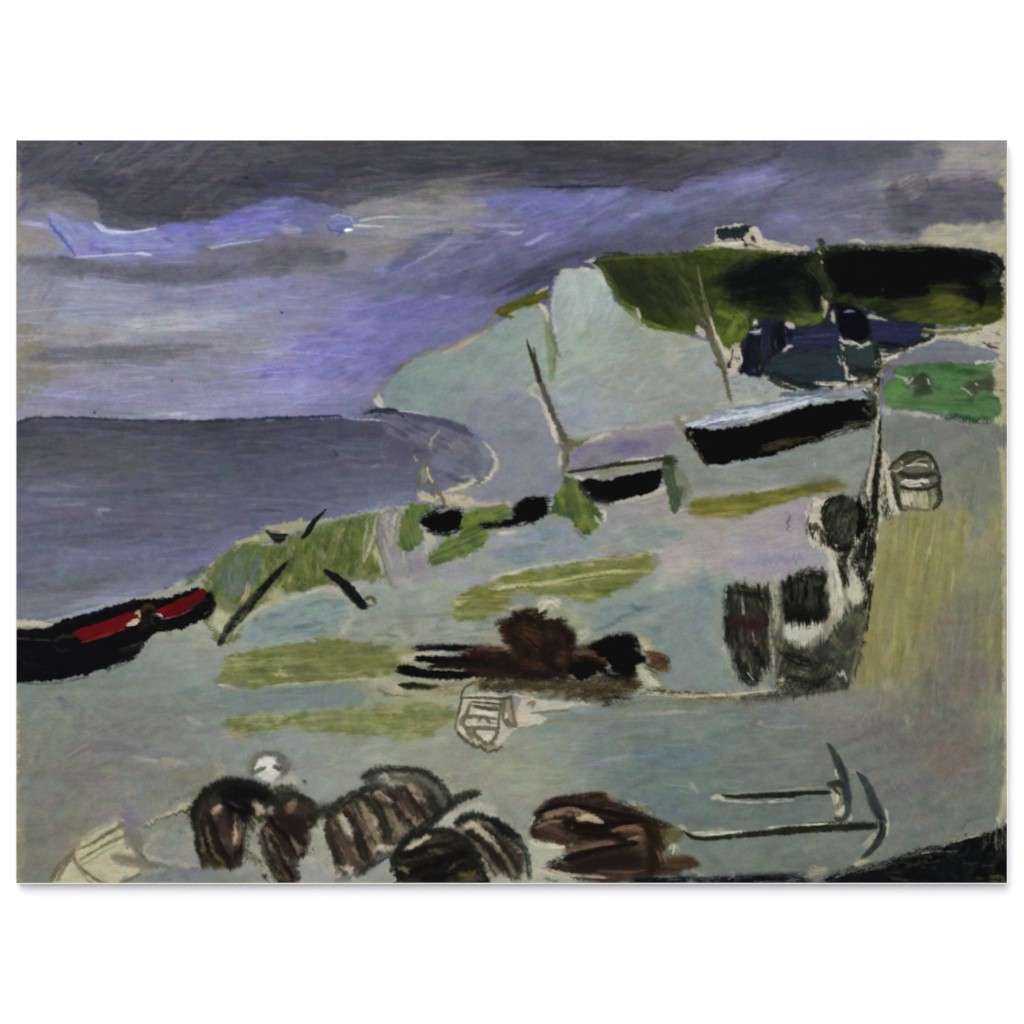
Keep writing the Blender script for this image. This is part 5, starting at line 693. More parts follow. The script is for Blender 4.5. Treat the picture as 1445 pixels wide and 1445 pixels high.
stroke('stake3', "L2 325,385,9 360,405,16 410,440,19 460,495,19 500,545,19 530,565,12", (24, 28, 30), soft=.3, streak=.35, rough=.35)
stroke('stake3', "L2 410,480,6 440,510,7 480,550,6", (52, 56, 42), op=.8); stroke('stake3', "L2 530,520,9 560,520,9 575,545,7 545,560,10", (80, 84, 58), op=.9, rough=.5); stroke(None, "L2 545,545,5 565,550,6", (168, 166, 146), op=.85); stroke(None, "L2 575,570,4 610,580,4", (122, 124, 122), op=.6)

# --- red boat
fill(None, "L1 0,620 60,628 185,645 170,665 60,668 0,660", [(186, 178, 150), (176, 170, 146)], rough=1.5, op=.95)
fill('redboat', "L1 -20,690 150,672 220,640 300,612 430,578 560,540 640,520 720,515 800,505 860,485 930,468 985,480 1010,510 1015,555 975,600 985,630 930,650 850,682 780,695 720,705 690,740 640,790 600,840 540,860 400,902 240,942 100,948 -20,938", [(10, 10, 14), (18, 18, 22), (8, 8, 10)], rough=2.5, streak=.3)
fill('redin', "L1 295,700 330,680 420,648 520,615 600,590 640,600 635,640 600,660 560,675 470,705 400,725 350,738 320,720", [(92, 16, 19), (104, 19, 22), (84, 17, 20)], rough=1.2, ang=-20, streak=.1, patch=.08, rag=.3)
fill('redin2', "L1 715,595 760,565 820,535 900,500 950,472 980,490 960,530 905,570 840,595 790,615 745,610", [(98, 16, 19), (88, 14, 16), (106, 20, 23)], rough=1.2, ang=-25, streak=.1, patch=.08, rag=.3)
for s, c, o in (("L1 345,745,4 400,730,6 470,708,6 560,678,4", (124, 44, 38), .8), ("L1 780,622,3 850,602,5 905,575,3", (158, 60, 56), .8), ("L1 0,725,4 120,730,6 215,735,5", (64, 62, 58), .75), ("L1 215,735,8 250,715,10 300,715,8", (44, 40, 34), .8), ("L1 200,760,6 230,790,7 280,780,4", (36, 34, 30), .8), ("L1 20,760,20 80,850,30 150,900,20", (22, 24, 30), .6), ("L1 540,790,10 580,780,12 620,760,10", (44, 42, 36), .7), ("L1 600,770,6 640,755,9 660,740,6", (84, 80, 66), .6), ("L1 20,690,8 120,690,10 260,650,8 440,590,8 640,535,8", (24, 24, 28), .8), ("L1 880,560,8 950,540,10 990,520,8", (36, 38, 36), .7), ("L1 0,950,4 120,958,5 240,950,5 380,920,4", (70, 80, 84), .7)): stroke(None, s, c, op=o, dry=-.3)
fill('thwart', "L1 640,590 665,560 700,555 725,585 770,625 775,665 720,690 640,690 630,640", [(20, 18, 16), (34, 30, 24), (16, 14, 12)], rough=2, streak=.25)
for s, c, o in (("L1 650,580,10 690,560,14 715,580,8", (64, 48, 30), .9), ("L1 580,655,8 610,645,14 635,630,7", (190, 178, 154), .97), ("L1 615,600,5 635,590,8 640,615,5", (178, 156, 120), .95), ("L1 700,610,8 705,640,8 715,660,5", (146, 146, 146), .9), ("L1 700,605,8 740,605,7 755,615,4", (176, 174, 168), .95), ("L1 775,695,4 795,705,5 805,695,3", (132, 120, 96), .8), ("L1 740,625,4 790,622,4", (120, 90, 76), .7)): stroke(None, s, c, op=o)

# --- heap of nets
fill(None, "B3 0,110 100,80 200,115 330,120 425,138 300,160 150,190 190,205 160,240 60,258 0,258 B2 1300,240 1290,160 1350,100 1445,80", [(178, 176, 152), (190, 186, 166), (168, 166, 138)], rough=2.5, op=.95, streak=.04)
fill(None, "L3 640,730 670,720 740,790 690,870 760,960 650,975 640,880", [(166, 168, 138), (178, 176, 150)], rough=3, soft=3, op=.9)
fill(None, "L3 -60,560 60,520 160,510 300,560 380,640 420,740 300,740 150,640", [(138, 142, 112), (156, 156, 128), (126, 128, 104)], rough=3, soft=5, op=.75)
stroke(None, "L3 20,540,26 80,530,30 120,560,18", (122, 124, 116), op=.7, soft=.7)
for s in ("L3 150,540,10 190,525,14 200,570,14 160,600,8", "L3 220,520,8 250,540,10 240,570,8", "L3 140,560,8 150,590,10", "L3 350,700,8 390,680,10 380,720,8 350,730,6", "L2 1260,575,6 1320,560,9", "L2 1440,530,10 1400,560,10"): stroke(None, s, (180, 176, 154), op=.85, dry=-.2)
fill('nets', "L2 1195,680 1215,650 1270,630 1280,590 1350,575 1445,582 L3 60,600 160,610 240,630 310,680 325,730 305,770 440,760 500,830 480,900 430,930 380,935 300,900 260,930 200,940 100,960 0,968 L2 1400,960 1300,940 1240,930 1170,950 1100,930 1060,920 1040,860 1060,800 1150,790 1230,790 1260,760 1240,715", [(38, 28, 22), (48, 34, 26), (30, 22, 18), (56, 42, 30)], rough=7, soft=4, streak=.16, patch=.16, ang=10)
daubs("L2 1210,690 1290,600 L3 60,605 240,640 315,720 300,850 200,930 0,960 L2 1300,930 1080,900 1060,810 1240,780", [(42, 30, 24), (52, 38, 28), (28, 22, 18), (62, 46, 32), (36, 28, 24)], 170, (16, 60), (4, 12), lambda x, y: 5 if x < 700 else 70, 25, .1, (.4, .8), seed=51, bris=.2)
for s, c, o in (("L2 1280,600,8 1360,590,10 1445,590,8 L3 60,600,6", (48, 34, 24), .8), ("L3 30,620,6 160,650,7 260,690,5", (30, 22, 18), .7), ("L3 260,650,8 310,690,10 325,740,8", (86, 72, 52), .7), ("L3 250,800,8 330,800,10 420,800,12 490,840,10", (92, 70, 52), .9), ("L3 300,770,8 360,765,9 410,780,6", (80, 64, 40), .8), ("L3 240,840,12 280,830,12", (72, 52, 36), .7), ("L2 1190,770,8 1240,770,12 1255,800,8", (128, 100, 66), .7), ("L2 1160,760,14 1200,740,16", (150, 142, 116), .6), ("L3 200,820,14 180,860,16", (30, 24, 20), .7)): stroke(None, s, c, op=o, soft=.5)
fill(None, "L2 1000,960 1100,940 1300,930 L3 0,945 200,930 400,915 560,900 640,900 660,980 560,1030 400,1030 200,1000 20,990 L2 1300,990 1100,985", [(74, 68, 44), (58, 50, 34), (96, 90, 62), (44, 38, 28)], rough=9, soft=6, op=.85, patch=.25, streak=.15, ang=-5, dry=-.3)
daubs("L2 1000,930 1100,920 1300,930 L3 0,950 200,930 400,920 560,900 650,900 660,960 560,1060 400,1060 200,1040 20,1020 L2 1300,1010 1100,990", [(52, 44, 26), (40, 34, 24), (70, 64, 38), (34, 28, 20), (84, 82, 50)], 190, (10, 40), (3, 10), lambda x, y: -10, 40, .12, (.4, .85), seed=52, bris=.2, dry=.1)
daubs("L3 480,900 600,880 650,920 640,960 700,965 690,1010 560,1080 470,1060", [(26, 24, 18), (40, 36, 24)], 60, (10, 36), (2, 5), -15, 30, .1, (.5, .9), seed=53, dry=.15)
stroke('netlog1', "L2 770,775,5 850,768,11 1000,775,15 1200,780,12", (40, 36, 30), soft=.7, op=.85, dry=-.3)
stroke('nets', "L2 1050,830,40 1130,850,48 1220,850,44", (38, 28, 22), soft=.6, op=.95)
stroke('netlog1', "L2 780,832,9 830,828,13 900,835,16 1060,840,20", (12, 10, 10), soft=.3)
stroke('netlog2', "L2 860,865,12 1000,862,18 1100,865,14", (28, 22, 22), soft=.5)
stroke('netlog2', "L2 695,885,13 740,885,22 850,908,20 1000,912,16 1110,905,10", (8, 8, 8), soft=.25)
stroke(None, "L2 1050,800,26 1130,790,30 1200,800,24", (66, 42, 28), soft=.6, op=.6); stroke(None, "L2 1060,890,20 1160,900,26 1240,890,20", (52, 36, 32), soft=.6, op=.7)
stroke('netlog3', "L2 702,962,8 760,965,15 840,975,13 895,965,5", (34, 34, 22), soft=.35)
for s, c, o in (("L2 580,970,3 620,1000,4 680,1015,4 760,1020,3", (98, 98, 66), .8), ("L2 585,990,3 640,1020,3", (92, 92, 62), .7), ("L2 580,950,6 575,975,6", (164, 166, 128), .7), ("L2 700,940,10 800,940,8", (150, 148, 112), .6), ("L2 880,980,14 960,970,18 1010,960,10", (112, 98, 66), .7), ("L2 1020,960,9 1060,940,14 1130,940,10", (164, 154, 124), .8), ("L2 900,1010,10 1000,1000,10", (128, 116, 80), .6), ("L3 10,1000,8 90,1000,10 160,1000,6", (166, 164, 136), .6), ("L2 800,1040,14 900,1040,14 980,1060,8", (160, 158, 122), .5)): stroke(None, s, c, op=o, soft=.5, dry=-.2)
fill('netblack', "L3 408,760 430,735 490,720 560,705 620,712 645,760 670,800 690,840 650,870 620,922 560,915 510,890 490,840 440,800", [(8, 8, 10), (16, 14, 16), (6, 6, 6)], rough=4, streak=.3)
fill('netblack2', "L3 285,905 300,855 340,835 400,838 460,855 490,875 480,905 440,900 410,930 340,940", [(12, 10, 10), (22, 18, 18), (8, 8, 8)], rough=3, streak=.3)
fill(None, "L3 670,800 700,785 740,780 800,815 810,850 790,900 730,880 690,850", [(80, 58, 36), (66, 48, 32), (98, 78, 50)], rough=4, soft=3, op=.9)
stroke(None, "L3 640,730,7 690,740,12 740,790,8", (160, 146, 118), op=.8, soft=.5); stroke(None, "L3 785,880,4 795,882,5", (176, 164, 136), op=.8)
for s, c, o in (("L3 640,1010,10 800,1000,12 1000,1020,14 1200,1000,16", (150, 150, 126), .8), ("L3 560,1050,10 760,1050,12 1000,1045,14 1200,1040,16 1400,1040,14", (104, 104, 76), .75), ("L3 800,1025,6 1000,1020,8 1200,1015,8", (168, 164, 140), .7), ("L3 1220,990,8 1280,985,14 1350,990,8", (168, 162, 140), .75), ("L4 -10,1030,8 120,1020,9 200,1000,12", (164, 160, 136), .7), ("L4 80,1035,12 250,1020,14 420,1005,12 600,965,10", (70, 68, 52), .8)): stroke(None, s, c, op=o, soft=.5, dry=-.1)

wet(mask("A 540,830 700,820 840,830 1010,890 1000,990 880,1010 700,985 540,985", 6, soft=14), 5, 1, .75, 41, 5)
wet(mask("A 560,640 1240,480 1240,700 900,760 560,800", 4, soft=10), 1.2, 0, .3, 47, 3)
# --- basket sketch
fill('basket', "B2 1018,105 1060,85 1120,75 1200,85 1275,110 1300,180 1292,260 1215,360 1170,378 1050,340 990,290 990,210", [(172, 170, 148), (184, 182, 162), (160, 158, 136)], rough=1.5, op=.92, streak=.04)
fill(None, "B2 1205,115 1270,110 1292,250 1230,260 1215,200", [(132, 130, 106), (120, 118, 94)], rough=3, soft=2, op=.8)
fill(None, "B2 1000,290 1050,300 1110,335 1180,350 1230,330 1215,360 1170,378 1050,340", [(124, 122, 98), (112, 110, 88)], rough=3, soft=2, op=.8)
for s in ("B2 1060,140,8 1040,195,10 1015,232,12 1045,275,12 1070,312,10", "B2 1030,206,8 1100,203,9 1188,214,7", "B2 1045,262,9 1110,262,9 1205,262,9", "B2 1075,275,9 1100,312,9 1140,335,9 1190,345,9", "B2 1203,255,8 1188,310,9 1160,340,9", "B2 1217,138,6 1208,200,7 1202,262,7", "B2 1235,118,9 1228,185,12 1252,238,12 1290,252,8", "B2 1078,150,8 1140,160,10 1208,160,8", "B2 1098,228,6 1130,202,8 1162,236,7 1195,244,5"): stroke('basket', s, (98, 96, 76), op=.95, soft=.35, rough=.35)
for s in ("B2 1020,108,5 1000,190,6 990,270,7 1050,335,7 1130,370,7 1175,380,6 1222,356,5", "B2 1016,108,5 1100,106,6 1200,112,6 1268,106,7", "B2 1266,100,7 1276,160,7 1290,250,7", "B2 1010,115,4 1030,60,5 1075,30,4", "B2 1068,128,4 1140,133,5 1215,140,5", "B2 1085,150,5 1150,162,6 1205,172,4"): stroke('basket', s, (76, 73, 56), op=.95, soft=.35, rough=.35)
for s in ("B2 1085,182,7 1130,184,9 1180,192,7", "B2 1075,228,7 1085,240,8", "B2 1105,285,9 1135,300,13 1165,310,9", "B2 1010,255,6 1030,285,9", "B2 1245,190,6 1240,212,7", "B2 1170,245,5 1192,250,6"): stroke('basket', s, (192, 190, 174), op=.95)
stroke(None, "B2 1000,200,6 985,280,8 940,310,12 880,320,14", (156, 156, 132), op=.6, soft=.6)
for s in ("B3 10,110,8 15,180,9 25,250,8", "B3 90,140,8 120,130,10 110,160,6", "B3 110,185,5 200,178,6 300,170,5"): stroke(None, s, (118, 110, 82), op=.8, soft=.5)

# --- quay edge, barrels, bucket
fill('quay', "M4 750,270 766,275 770,560 800,690 860,890 870,1000 L4 860,100 780,110 745,260 740,400 700,480 690,540 640,560 560,440 540,330 500,310 440,260 400,230 390,160 M4 400,1000 385,960 410,880 470,870 655,870 712,740 746,540", [(170, 168, 138), (184, 182, 160), (156, 154, 124)], rough=3, streak=.05, patch=.08, ang=85)
daubs("M4 700,740 780,690 850,880 830,1010 L4 760,110 740,260 730,400 690,560 620,500 560,320 640,260 680,180 M4 660,1000 650,880", [(30, 30, 22), (44, 44, 34), (16, 16, 14), (70, 68, 54)], 230, (8, 34), (2, 5), -82, 20, .1, (.5, .95), seed=54, dry=.22)
for s, c, o in (("M4 765,470,5 762,560,8 758,680,10 745,800,10 735,920,11 L4 740,80,14 720,260,18 700,380,16", (24, 24, 20), .9), ("M4 748,520,4 742,640,6 720,760,6 700,860,6", (178, 174, 158), .9), ("M4 735,560,3 720,680,4 690,800,5 660,900,4", (60, 60, 50), .8), ("M4 760,275,5 765,340,6 758,400,5", (110, 100, 50), .8), ("L4 690,330,12 680,420,20 700,480,14", (44, 44, 36), .85), ("L4 560,290,20 580,380,24 570,470,20", (84, 84, 60), .8), ("L4 640,330,16 660,280,16", (96, 94, 70), .7), ("L4 520,330,20 540,450,26 550,600,28", (182, 180, 158), .9), ("L4 620,400,18 650,440,26 640,520,30", (180, 178, 158), .9), ("M4 800,680,14 815,800,18 840,940,18", (176, 172, 144), .9), ("M4 785,830,7 790,860,9", (40, 40, 32), .8), ("M4 795,880,8 800,920,8 790,960,7", (44, 44, 36), .8), ("L4 700,100,6 740,95,6", (186, 182, 170), .8), ("L4 550,340,4 560,360,5", (20, 20, 18), .8)): stroke('quay' if o > .89 else None, s, c, op=o, dry=-.25)
fill(None, "M4 410,885 470,878 500,882 470,930 455,1000 450,1084 L4 440,200 400,180 395,80", [(172, 172, 150), (190, 188, 170)], rough=2, op=.95)
stroke(None, "M4 420,890,3 400,980,5 392,1060,4 L4 390,140,4 410,200,5", (64, 64, 48), op=.8, dry=-.1); daubs("L4 400,150 440,130 470,180 520,240 480,260 430,230", [(60, 60, 44), (30, 30, 24)], 30, (6, 24), (2, 4), -70, 20, .1, (.5, .9), seed=55)
fill('barrel1', "M4 458,1000 470,930 510,878 560,865 620,862 655,890 675,950 684,1010 682,1084 L4 670,180 640,240 600,285 560,272 520,255 490,200 462,130", [(36, 38, 30), (56, 58, 46), (28, 30, 24), (70, 70, 56)], rough=2.5, ang=-50, streak=.22, patch=.15)
stroke('barrel1', "M4 640,870,7 670,930,15 680,1020,18 L4 668,140,15 650,220,8", (8, 8, 8), soft=.4); stroke(None, "M4 632,878,6 642,880,7", (190, 188, 180), op=.9); stroke(None, "L4 630,216,4 650,214,4", (160, 158, 146), op=.8)
daubs("M4 480,940 560,880 640,900 650,1000 L4 640,180 590,260 510,230 470,120", [(80, 80, 64), (24, 26, 22), (60, 62, 48), (92, 92, 76)], 70, (10, 36), (1.5, 4), -55, 16, .1, (.3, .7), seed=56)
fill('barrel2', "L3 1100,470 1115,445 1190,432 1280,445 1350,455 1372,600 1360,720 1330,860 1290,930 1240,955 1190,920 1140,820 1090,740 1095,620", [(44, 46, 36), (68, 68, 55), (34, 36, 28), (96, 96, 78)], rough=6, soft=5, ang=88, streak=.26, patch=.14)
daubs("L3 1115,470 1340,470 1360,600 1330,800 1280,920 1200,920 1130,800 1100,600", [(34, 36, 28), (60, 62, 50), (90, 90, 74), (44, 46, 36), (26, 26, 20)], 120, (14, 50), (2, 5), 86, 9, .12, (.4, .85), seed=57, bris=.2)
fill('barrel2band', "L3 1105,620 1150,612 1310,625 1320,650 1290,690 1230,700 1130,670", [(44, 26, 22), (56, 34, 32), (36, 24, 18)], rough=3, soft=3, op=.85, streak=.15)
fill('barrel2band', "L3 1170,755 1210,735 1300,735 1310,760 1250,785 1190,782", [(60, 34, 30), (48, 32, 26)], rough=3, soft=3, op=.8)
for s, c, o in (("L3 1190,440,7 1240,448,9 1300,452,6", (176, 174, 152), .9), ("L3 1215,690,8 1250,700,8", (104, 88, 90), .6), ("L3 1130,840,12 1170,900,18 1200,950,10", (30, 32, 24), .7), ("L3 1110,480,8 1105,600,10", (84, 88, 66), .5), ("L3 1290,400,4 1285,430,5", (120, 120, 100), .6), ("L4 220,430,14 230,560,22 215,700,18 225,850,14", (136, 138, 114), .75), ("L4 210,440,6 250,410,8", (168, 166, 146), .8), ("L3 1350,430,8 1360,560,10 1345,680,9", (146, 146, 122), .7)): stroke(None, s, c, op=o, soft=.5, dry=-.15)
fill('quaydark', "L4 240,740 340,760 430,760 520,700 560,640 610,540 650,560 700,545 695,660 660,840 620,940 560,975 430,1000 250,1000 230,900", [(54, 56, 44), (74, 76, 60), (42, 43, 39), (92, 92, 72)], rough=7, soft=4, streak=.12, patch=.2)
daubs("L4 260,760 430,770 540,690 620,560 690,560 660,830 600,940 420,990 260,990", [(48, 50, 40), (82, 84, 64), (40, 40, 40), (104, 106, 80), (62, 66, 48)], 190, (8, 34), (3, 9), -50, 40, .12, (.4, .85), seed=58, dry=.05)
fill('barrel3', "L4 250,470 275,425 330,400 420,378 480,385 502,430 505,540 500,620 440,645 330,640 262,630", [(40, 43, 34), (24, 26, 22), (58, 61, 48), (14, 16, 14)], rough=6, soft=5, ang=88, streak=.25, patch=.12)
fill(None, "L4 265,560 380,580 495,560 498,630 430,645 290,640", [(12, 12, 12), (22, 22, 20)], rough=3, soft=4, op=.85)
fill('barrel3band', "L4 262,680 300,650 400,650 465,645 485,670 470,700 440,720 400,760 370,780 340,740 275,725", [(176, 176, 154), (188, 188, 170), (160, 160, 138)], rough=2.5, ang=2, streak=.08, op=.97)
for s, c, o in (("L4 360,375,4 440,370,5 490,390,5", (30, 32, 24), .8), ("L4 350,405,5 380,402,7 415,398,4", (160, 146, 126), .8), ("L4 490,620,10 520,660,14 510,690,10", (150, 150, 130), .8), ("L4 535,670,9 545,700,9", (30, 30, 24), .8), ("L4 310,660,3 380,668,4 450,660,3", (70, 72, 58), .6), ("L4 350,655,3 400,650,3", (60, 62, 50), .6), ("L4 545,920,5 575,905,9 600,925,5", (186, 182, 164), .9), ("L4 160,880,3 170,930,4", (160, 156, 134), .8), ("L4 190,880,3 195,940,4", (150, 148, 126), .7), ("L4 255,940,6 275,940,7", (176, 172, 150), .8), ("L4 220,980,7 240,990,6", (40, 40, 32), .7), ("L4 300,820,20 340,870,26", (50, 48, 50), .5), ("L4 400,800,16 420,860,18", (48, 46, 46), .5)): stroke(None, s, c, op=o, soft=.5, dry=-.15)
wet(mask("A 1010,790 1110,780 1200,680 1235,560 1250,560 1245,720 1215,900 1205,990 1020,985", 8, soft=12), 0, 6, .7, 51, 5)
fill('bucket', "M4 818,725 845,690 880,665 930,650 985,652 1025,670 1050,720 1065,790 1072,840 1060,900 1028,935 950,930 870,930 850,860 840,800", [(84, 84, 66), (104, 104, 84), (70, 70, 54)], rough=2, streak=.12, patch=.12)
for s, c, o in (("M4 885,850,12 890,890,18 890,920,12", (170, 168, 136), .95), ("M4 920,850,24 930,900,28", (178, 176, 146), .95), ("M4 980,850,22 985,900,24 1000,920,14", (160, 162, 128), .9), ("M4 880,800,8 920,788,14 980,785,12 1010,795,7", (190, 186, 166), .97), ("M4 900,815,6 950,815,7 990,805,5", (184, 180, 160), .9), ("M4 975,800,5 990,812,5", (60, 60, 46), .9), ("M4 870,820,5 920,830,6 1000,830,7 1050,815,7", (56, 58, 44), .9), ("M4 860,740,12 900,765,14 980,760,12 1040,750,10", (62, 62, 48), .9), ("M4 890,700,12 960,680,16 1010,690,10", (60, 62, 50), .85), ("M4 830,745,12 845,820,14 860,890,12", (84, 82, 62), .9), ("M4 1030,830,10 1040,890,12 1030,930,8", (124, 128, 92), .85), ("M4 960,910,12 1000,905,12", (140, 142, 100), .7), ("M4 870,935,5 900,940,6", (58, 58, 46), .8)): stroke('bucket', s, c, op=o)
for s, c in (("M4 880,655,3 930,640,6 985,645,6 1030,665,4", (46, 46, 36)), ("M4 820,725,5 835,700,7 865,685,6 880,700,4", (178, 174, 154)), ("M4 830,735,3 850,740,4 880,720,3", (168, 164, 144)), ("M4 1010,665,4 1035,690,6 1035,720,4", (176, 172, 154)), ("M4 900,715,4 950,705,6 1000,712,5 1005,720,3", (184, 180, 162)), ("M4 930,700,3 970,680,4 1010,680,3", (130, 128, 104)), ("M4 920,635,4 950,635,5", (170, 166, 140))): stroke('buckethandle', s, c, op=.95)
stroke(None, "L4 870,50,8 920,62,9 980,70,7 1020,70,5", (86, 84, 68), op=.7, soft=.6)
stroke(None, "M4 800,655,4 805,680,6", (166, 164, 140), op=.8)

# --- crate sketch
fill('crate', "B1 200,1060 280,930 310,885 345,835 440,780 545,722 560,748 575,850 600,860 640,985 630,1005 550,1040 480,1060", [(172, 168, 134), (180, 176, 144), (162, 158, 126)], rough=3, streak=.03, soft=2)
for s, c, o in (("B1 340,830,12 430,785,18 540,728,10", (178, 172, 138), .7), ("B1 195,1045,7 235,970,10 300,885,8", (112, 106, 84), .75), ("B1 215,1045,3 255,970,4 305,895,4", (84, 80, 58), .85), ("B1 185,1035,3 230,950,4 300,875,4", (92, 88, 66), .8), ("B1 310,890,4 400,848,7 470,800,9 550,755,8", (110, 106, 82), .8), ("B1 400,850,4 470,806,6 545,765,5", (84, 80, 60), .75), ("B1 330,935,4 430,875,5 520,825,6 575,812,5", (104, 100, 78), .8), ("B1 345,960,3 440,905,4 520,860,3", (128, 122, 96), .7), ("B1 290,900,6 325,960,9 390,1015,8 450,1055,6", (112, 106, 82), .85), ("B1 300,925,3 345,1000,4 400,1055,4", (122, 116, 92), .8), ("B1 540,740,10 560,770,14 575,800,10", (104, 102, 84), .75), ("B1 545,1052,5 600,1028,7 645,1005,5", (108, 106, 86), .85), ("B1 240,940,8 300,880,10 330,850,8", (150, 146, 124), .6)): stroke('crate', s, c, op=o, soft=.55, rough=.4, dry=-.35)
for s, c, o in (("B1 575,870,3 580,880,3", (60, 58, 44), .9), ("B1 505,920,12 550,930,24 640,945,22 720,960,14 800,968,7", (108, 110, 92), .92), ("B1 560,955,10 620,960,12 680,970,8", (126, 126, 104), .8), ("B1 590,790,16 625,850,26 650,920,16", (112, 113, 104), .8), ("B1 620,880,4 650,910,6 680,940,5", (92, 90, 72), .7), ("B1 660,905,5 740,935,8 830,950,7 960,970,5", (168, 164, 142), .75), ("B1 690,840,12 740,792,12 770,797,7", (162, 158, 132), .6), ("B1 655,765,6 740,722,9 860,660,11 950,612,8", (172, 166, 136), .85), ("B1 660,772,3 760,722,4 860,684,5 905,662,4", (78, 77, 58), .85), ("B1 835,690,5 880,684,7 915,668,5", (66, 64, 46), .8), ("B1 790,645,5 900,592,7 1000,548,5", (100, 100, 84), .6), ("B1 1035,440,14 1060,480,18 1040,515,9", (160, 156, 134), .6), ("B1 650,1000,12 700,1010,14 740,1000,7", (150, 144, 118), .6), ("B1 780,840,40 840,880,44 760,900,34", (126, 128, 120), .7), ("B1 690,850,5 660,880,6 690,930,4", (170, 166, 144), .6), ("B1 700,1030,18 900,1000,24 1000,1010,16", (116, 118, 124), .8), ("B1 720,985,4 765,980,5", (160, 158, 138), .6), ("B1 893,700,7 897,770,9 900,840,7", (158, 154, 130), .6)): stroke(None, s, c, op=o, soft=.55)

# --- lobster pots
fill(None, "B1 1180,760 1260,760 1300,900 1290,1000 1200,950 1150,900 B2 240,760 330,800 380,900 370,1010 200,1050 190,960", [(158, 156, 134), (170, 168, 148), (128, 132, 126)], rough=3, soft=3, op=.9)
fill('pot1', "B1 902,725 915,650 950,595 1020,550 1100,528 1180,525 1260,555 1330,610 1345,650 1290,680 1290,720 1230,780 1180,850 1165,920 1150,975 1080,985 980,975 940,900 925,820", [(44, 40, 32), (66, 58, 45), (34, 31, 26), (96, 86, 66)], rough=3, ang=78, streak=.26, patch=.14)
for s, c, o in (("B1 915,740,16 930,660,20 975,600,22 1050,555,24 1150,545,22 1240,575,24 1320,630,18", (38, 40, 30), .9), ("B1 1060,600,20 1130,590,36 1220,590,34 1300,620,22", (10, 11, 14), .95), ("B1 1090,640,26 1140,670,44 1200,680,30", (14, 14, 18), .95), ("B1 1100,635,3 1130,650,5 1160,670,3", (110, 106, 104), .6), ("B1 1020,690,12 1040,680,14 1050,660,8", (132, 108, 84), .9), ("B1 980,700,14 1010,800,14 1060,900,14 1100,960,10", (34, 28, 24), .85), ("B1 1060,740,18 1080,830,20 1110,920,16", (66, 52, 46), .8), ("B1 1150,740,10 1150,820,14 1140,880,8", (122, 94, 74), .8), ("B1 1180,720,14 1190,780,14 1150,870,10", (26, 24, 20), .7), ("B1 950,740,8 955,830,9 970,900,8", (126, 110, 76), .8), ("B1 930,740,8 935,850,9 960,950,8", (46, 42, 30), .8), ("B1 1000,880,14 1030,930,16 1070,960,12", (118, 106, 62), .7), ("B1 960,960,10 1000,970,12", (96, 92, 56), .7), ("B1 1230,640,14 1250,680,18 1270,660,10", (172, 160, 128), .9), ("B1 1250,690,5 1300,690,6 1340,670,4", (140, 130, 96), .7), ("B1 1230,730,14 1300,710,18 1340,740,14", (70, 72, 46), .7), ("B1 1100,900,12 1140,950,12", (48, 40, 34), .8), ("B1 1195,770,10 1180,840,14 1180,920,8", (128, 130, 112), .7)): stroke('pot1' if o > .85 else None, s, c, op=o, soft=.4, dry=-.6)
fill('pot2', "B1 1255,790 1290,710 1345,640 1445,620 B2 80,585 200,590 260,640 290,700 270,770 240,830 232,900 195,960 180,1060 50,1060 0,1000 B1 1340,1060 1290,960 1262,870", [(46, 38, 32), (66, 56, 44), (32, 27, 24), (104, 92, 72)], rough=3, ang=55, streak=.24, patch=.14)
for s, c, o in (("B2 90,740,40 150,760,50 210,780,34", (40, 28, 28), .85), ("B2 60,620,24 150,610,24 240,660,20 280,720,12", (56, 58, 44), .8), ("B2 130,660,14 160,650,16 170,630,8", (136, 112, 90), .8), ("B1 1400,690,14 1430,640,14", (130, 100, 84), .8), ("B2 0,790,10 60,850,10 120,920,12 180,980,8", (38, 30, 26), .8), ("B2 20,860,12 50,930,14 90,1000,12", (130, 118, 98), .7), ("B1 1290,780,14 1340,870,16 1400,950,14", (132, 122, 100), .8), ("B1 1310,740,8 1360,830,10 1440,910,10", (40, 34, 28), .85), ("B1 1300,850,8 1340,950,10 1390,1050,8", (52, 42, 32), .8), ("B2 100,800,10 150,850,12 210,920,8", (30, 24, 22), .8), ("B2 180,860,10 215,880,12", (126, 112, 94), .7), ("B2 80,960,10 130,1040,12", (84, 74, 50), .8), ("B2 230,700,8 280,760,9", (28, 24, 22), .8), ("B1 1250,800,4 1260,880,6 1290,960,4", (60, 58, 44), .8)): stroke(None, s, c, op=o, soft=.4, dry=-.6)
fill('pot3', "B2 325,790 350,690 395,640 470,590 560,555 640,535 720,540 790,560 850,640 880,720 840,762 740,810 690,850 650,890 580,930 480,990 420,1010 370,1010 360,920", [(84, 76, 60), (60, 53, 42), (120, 110, 88), (44, 40, 32)], rough=3, ang=62, streak=.22, patch=.12)
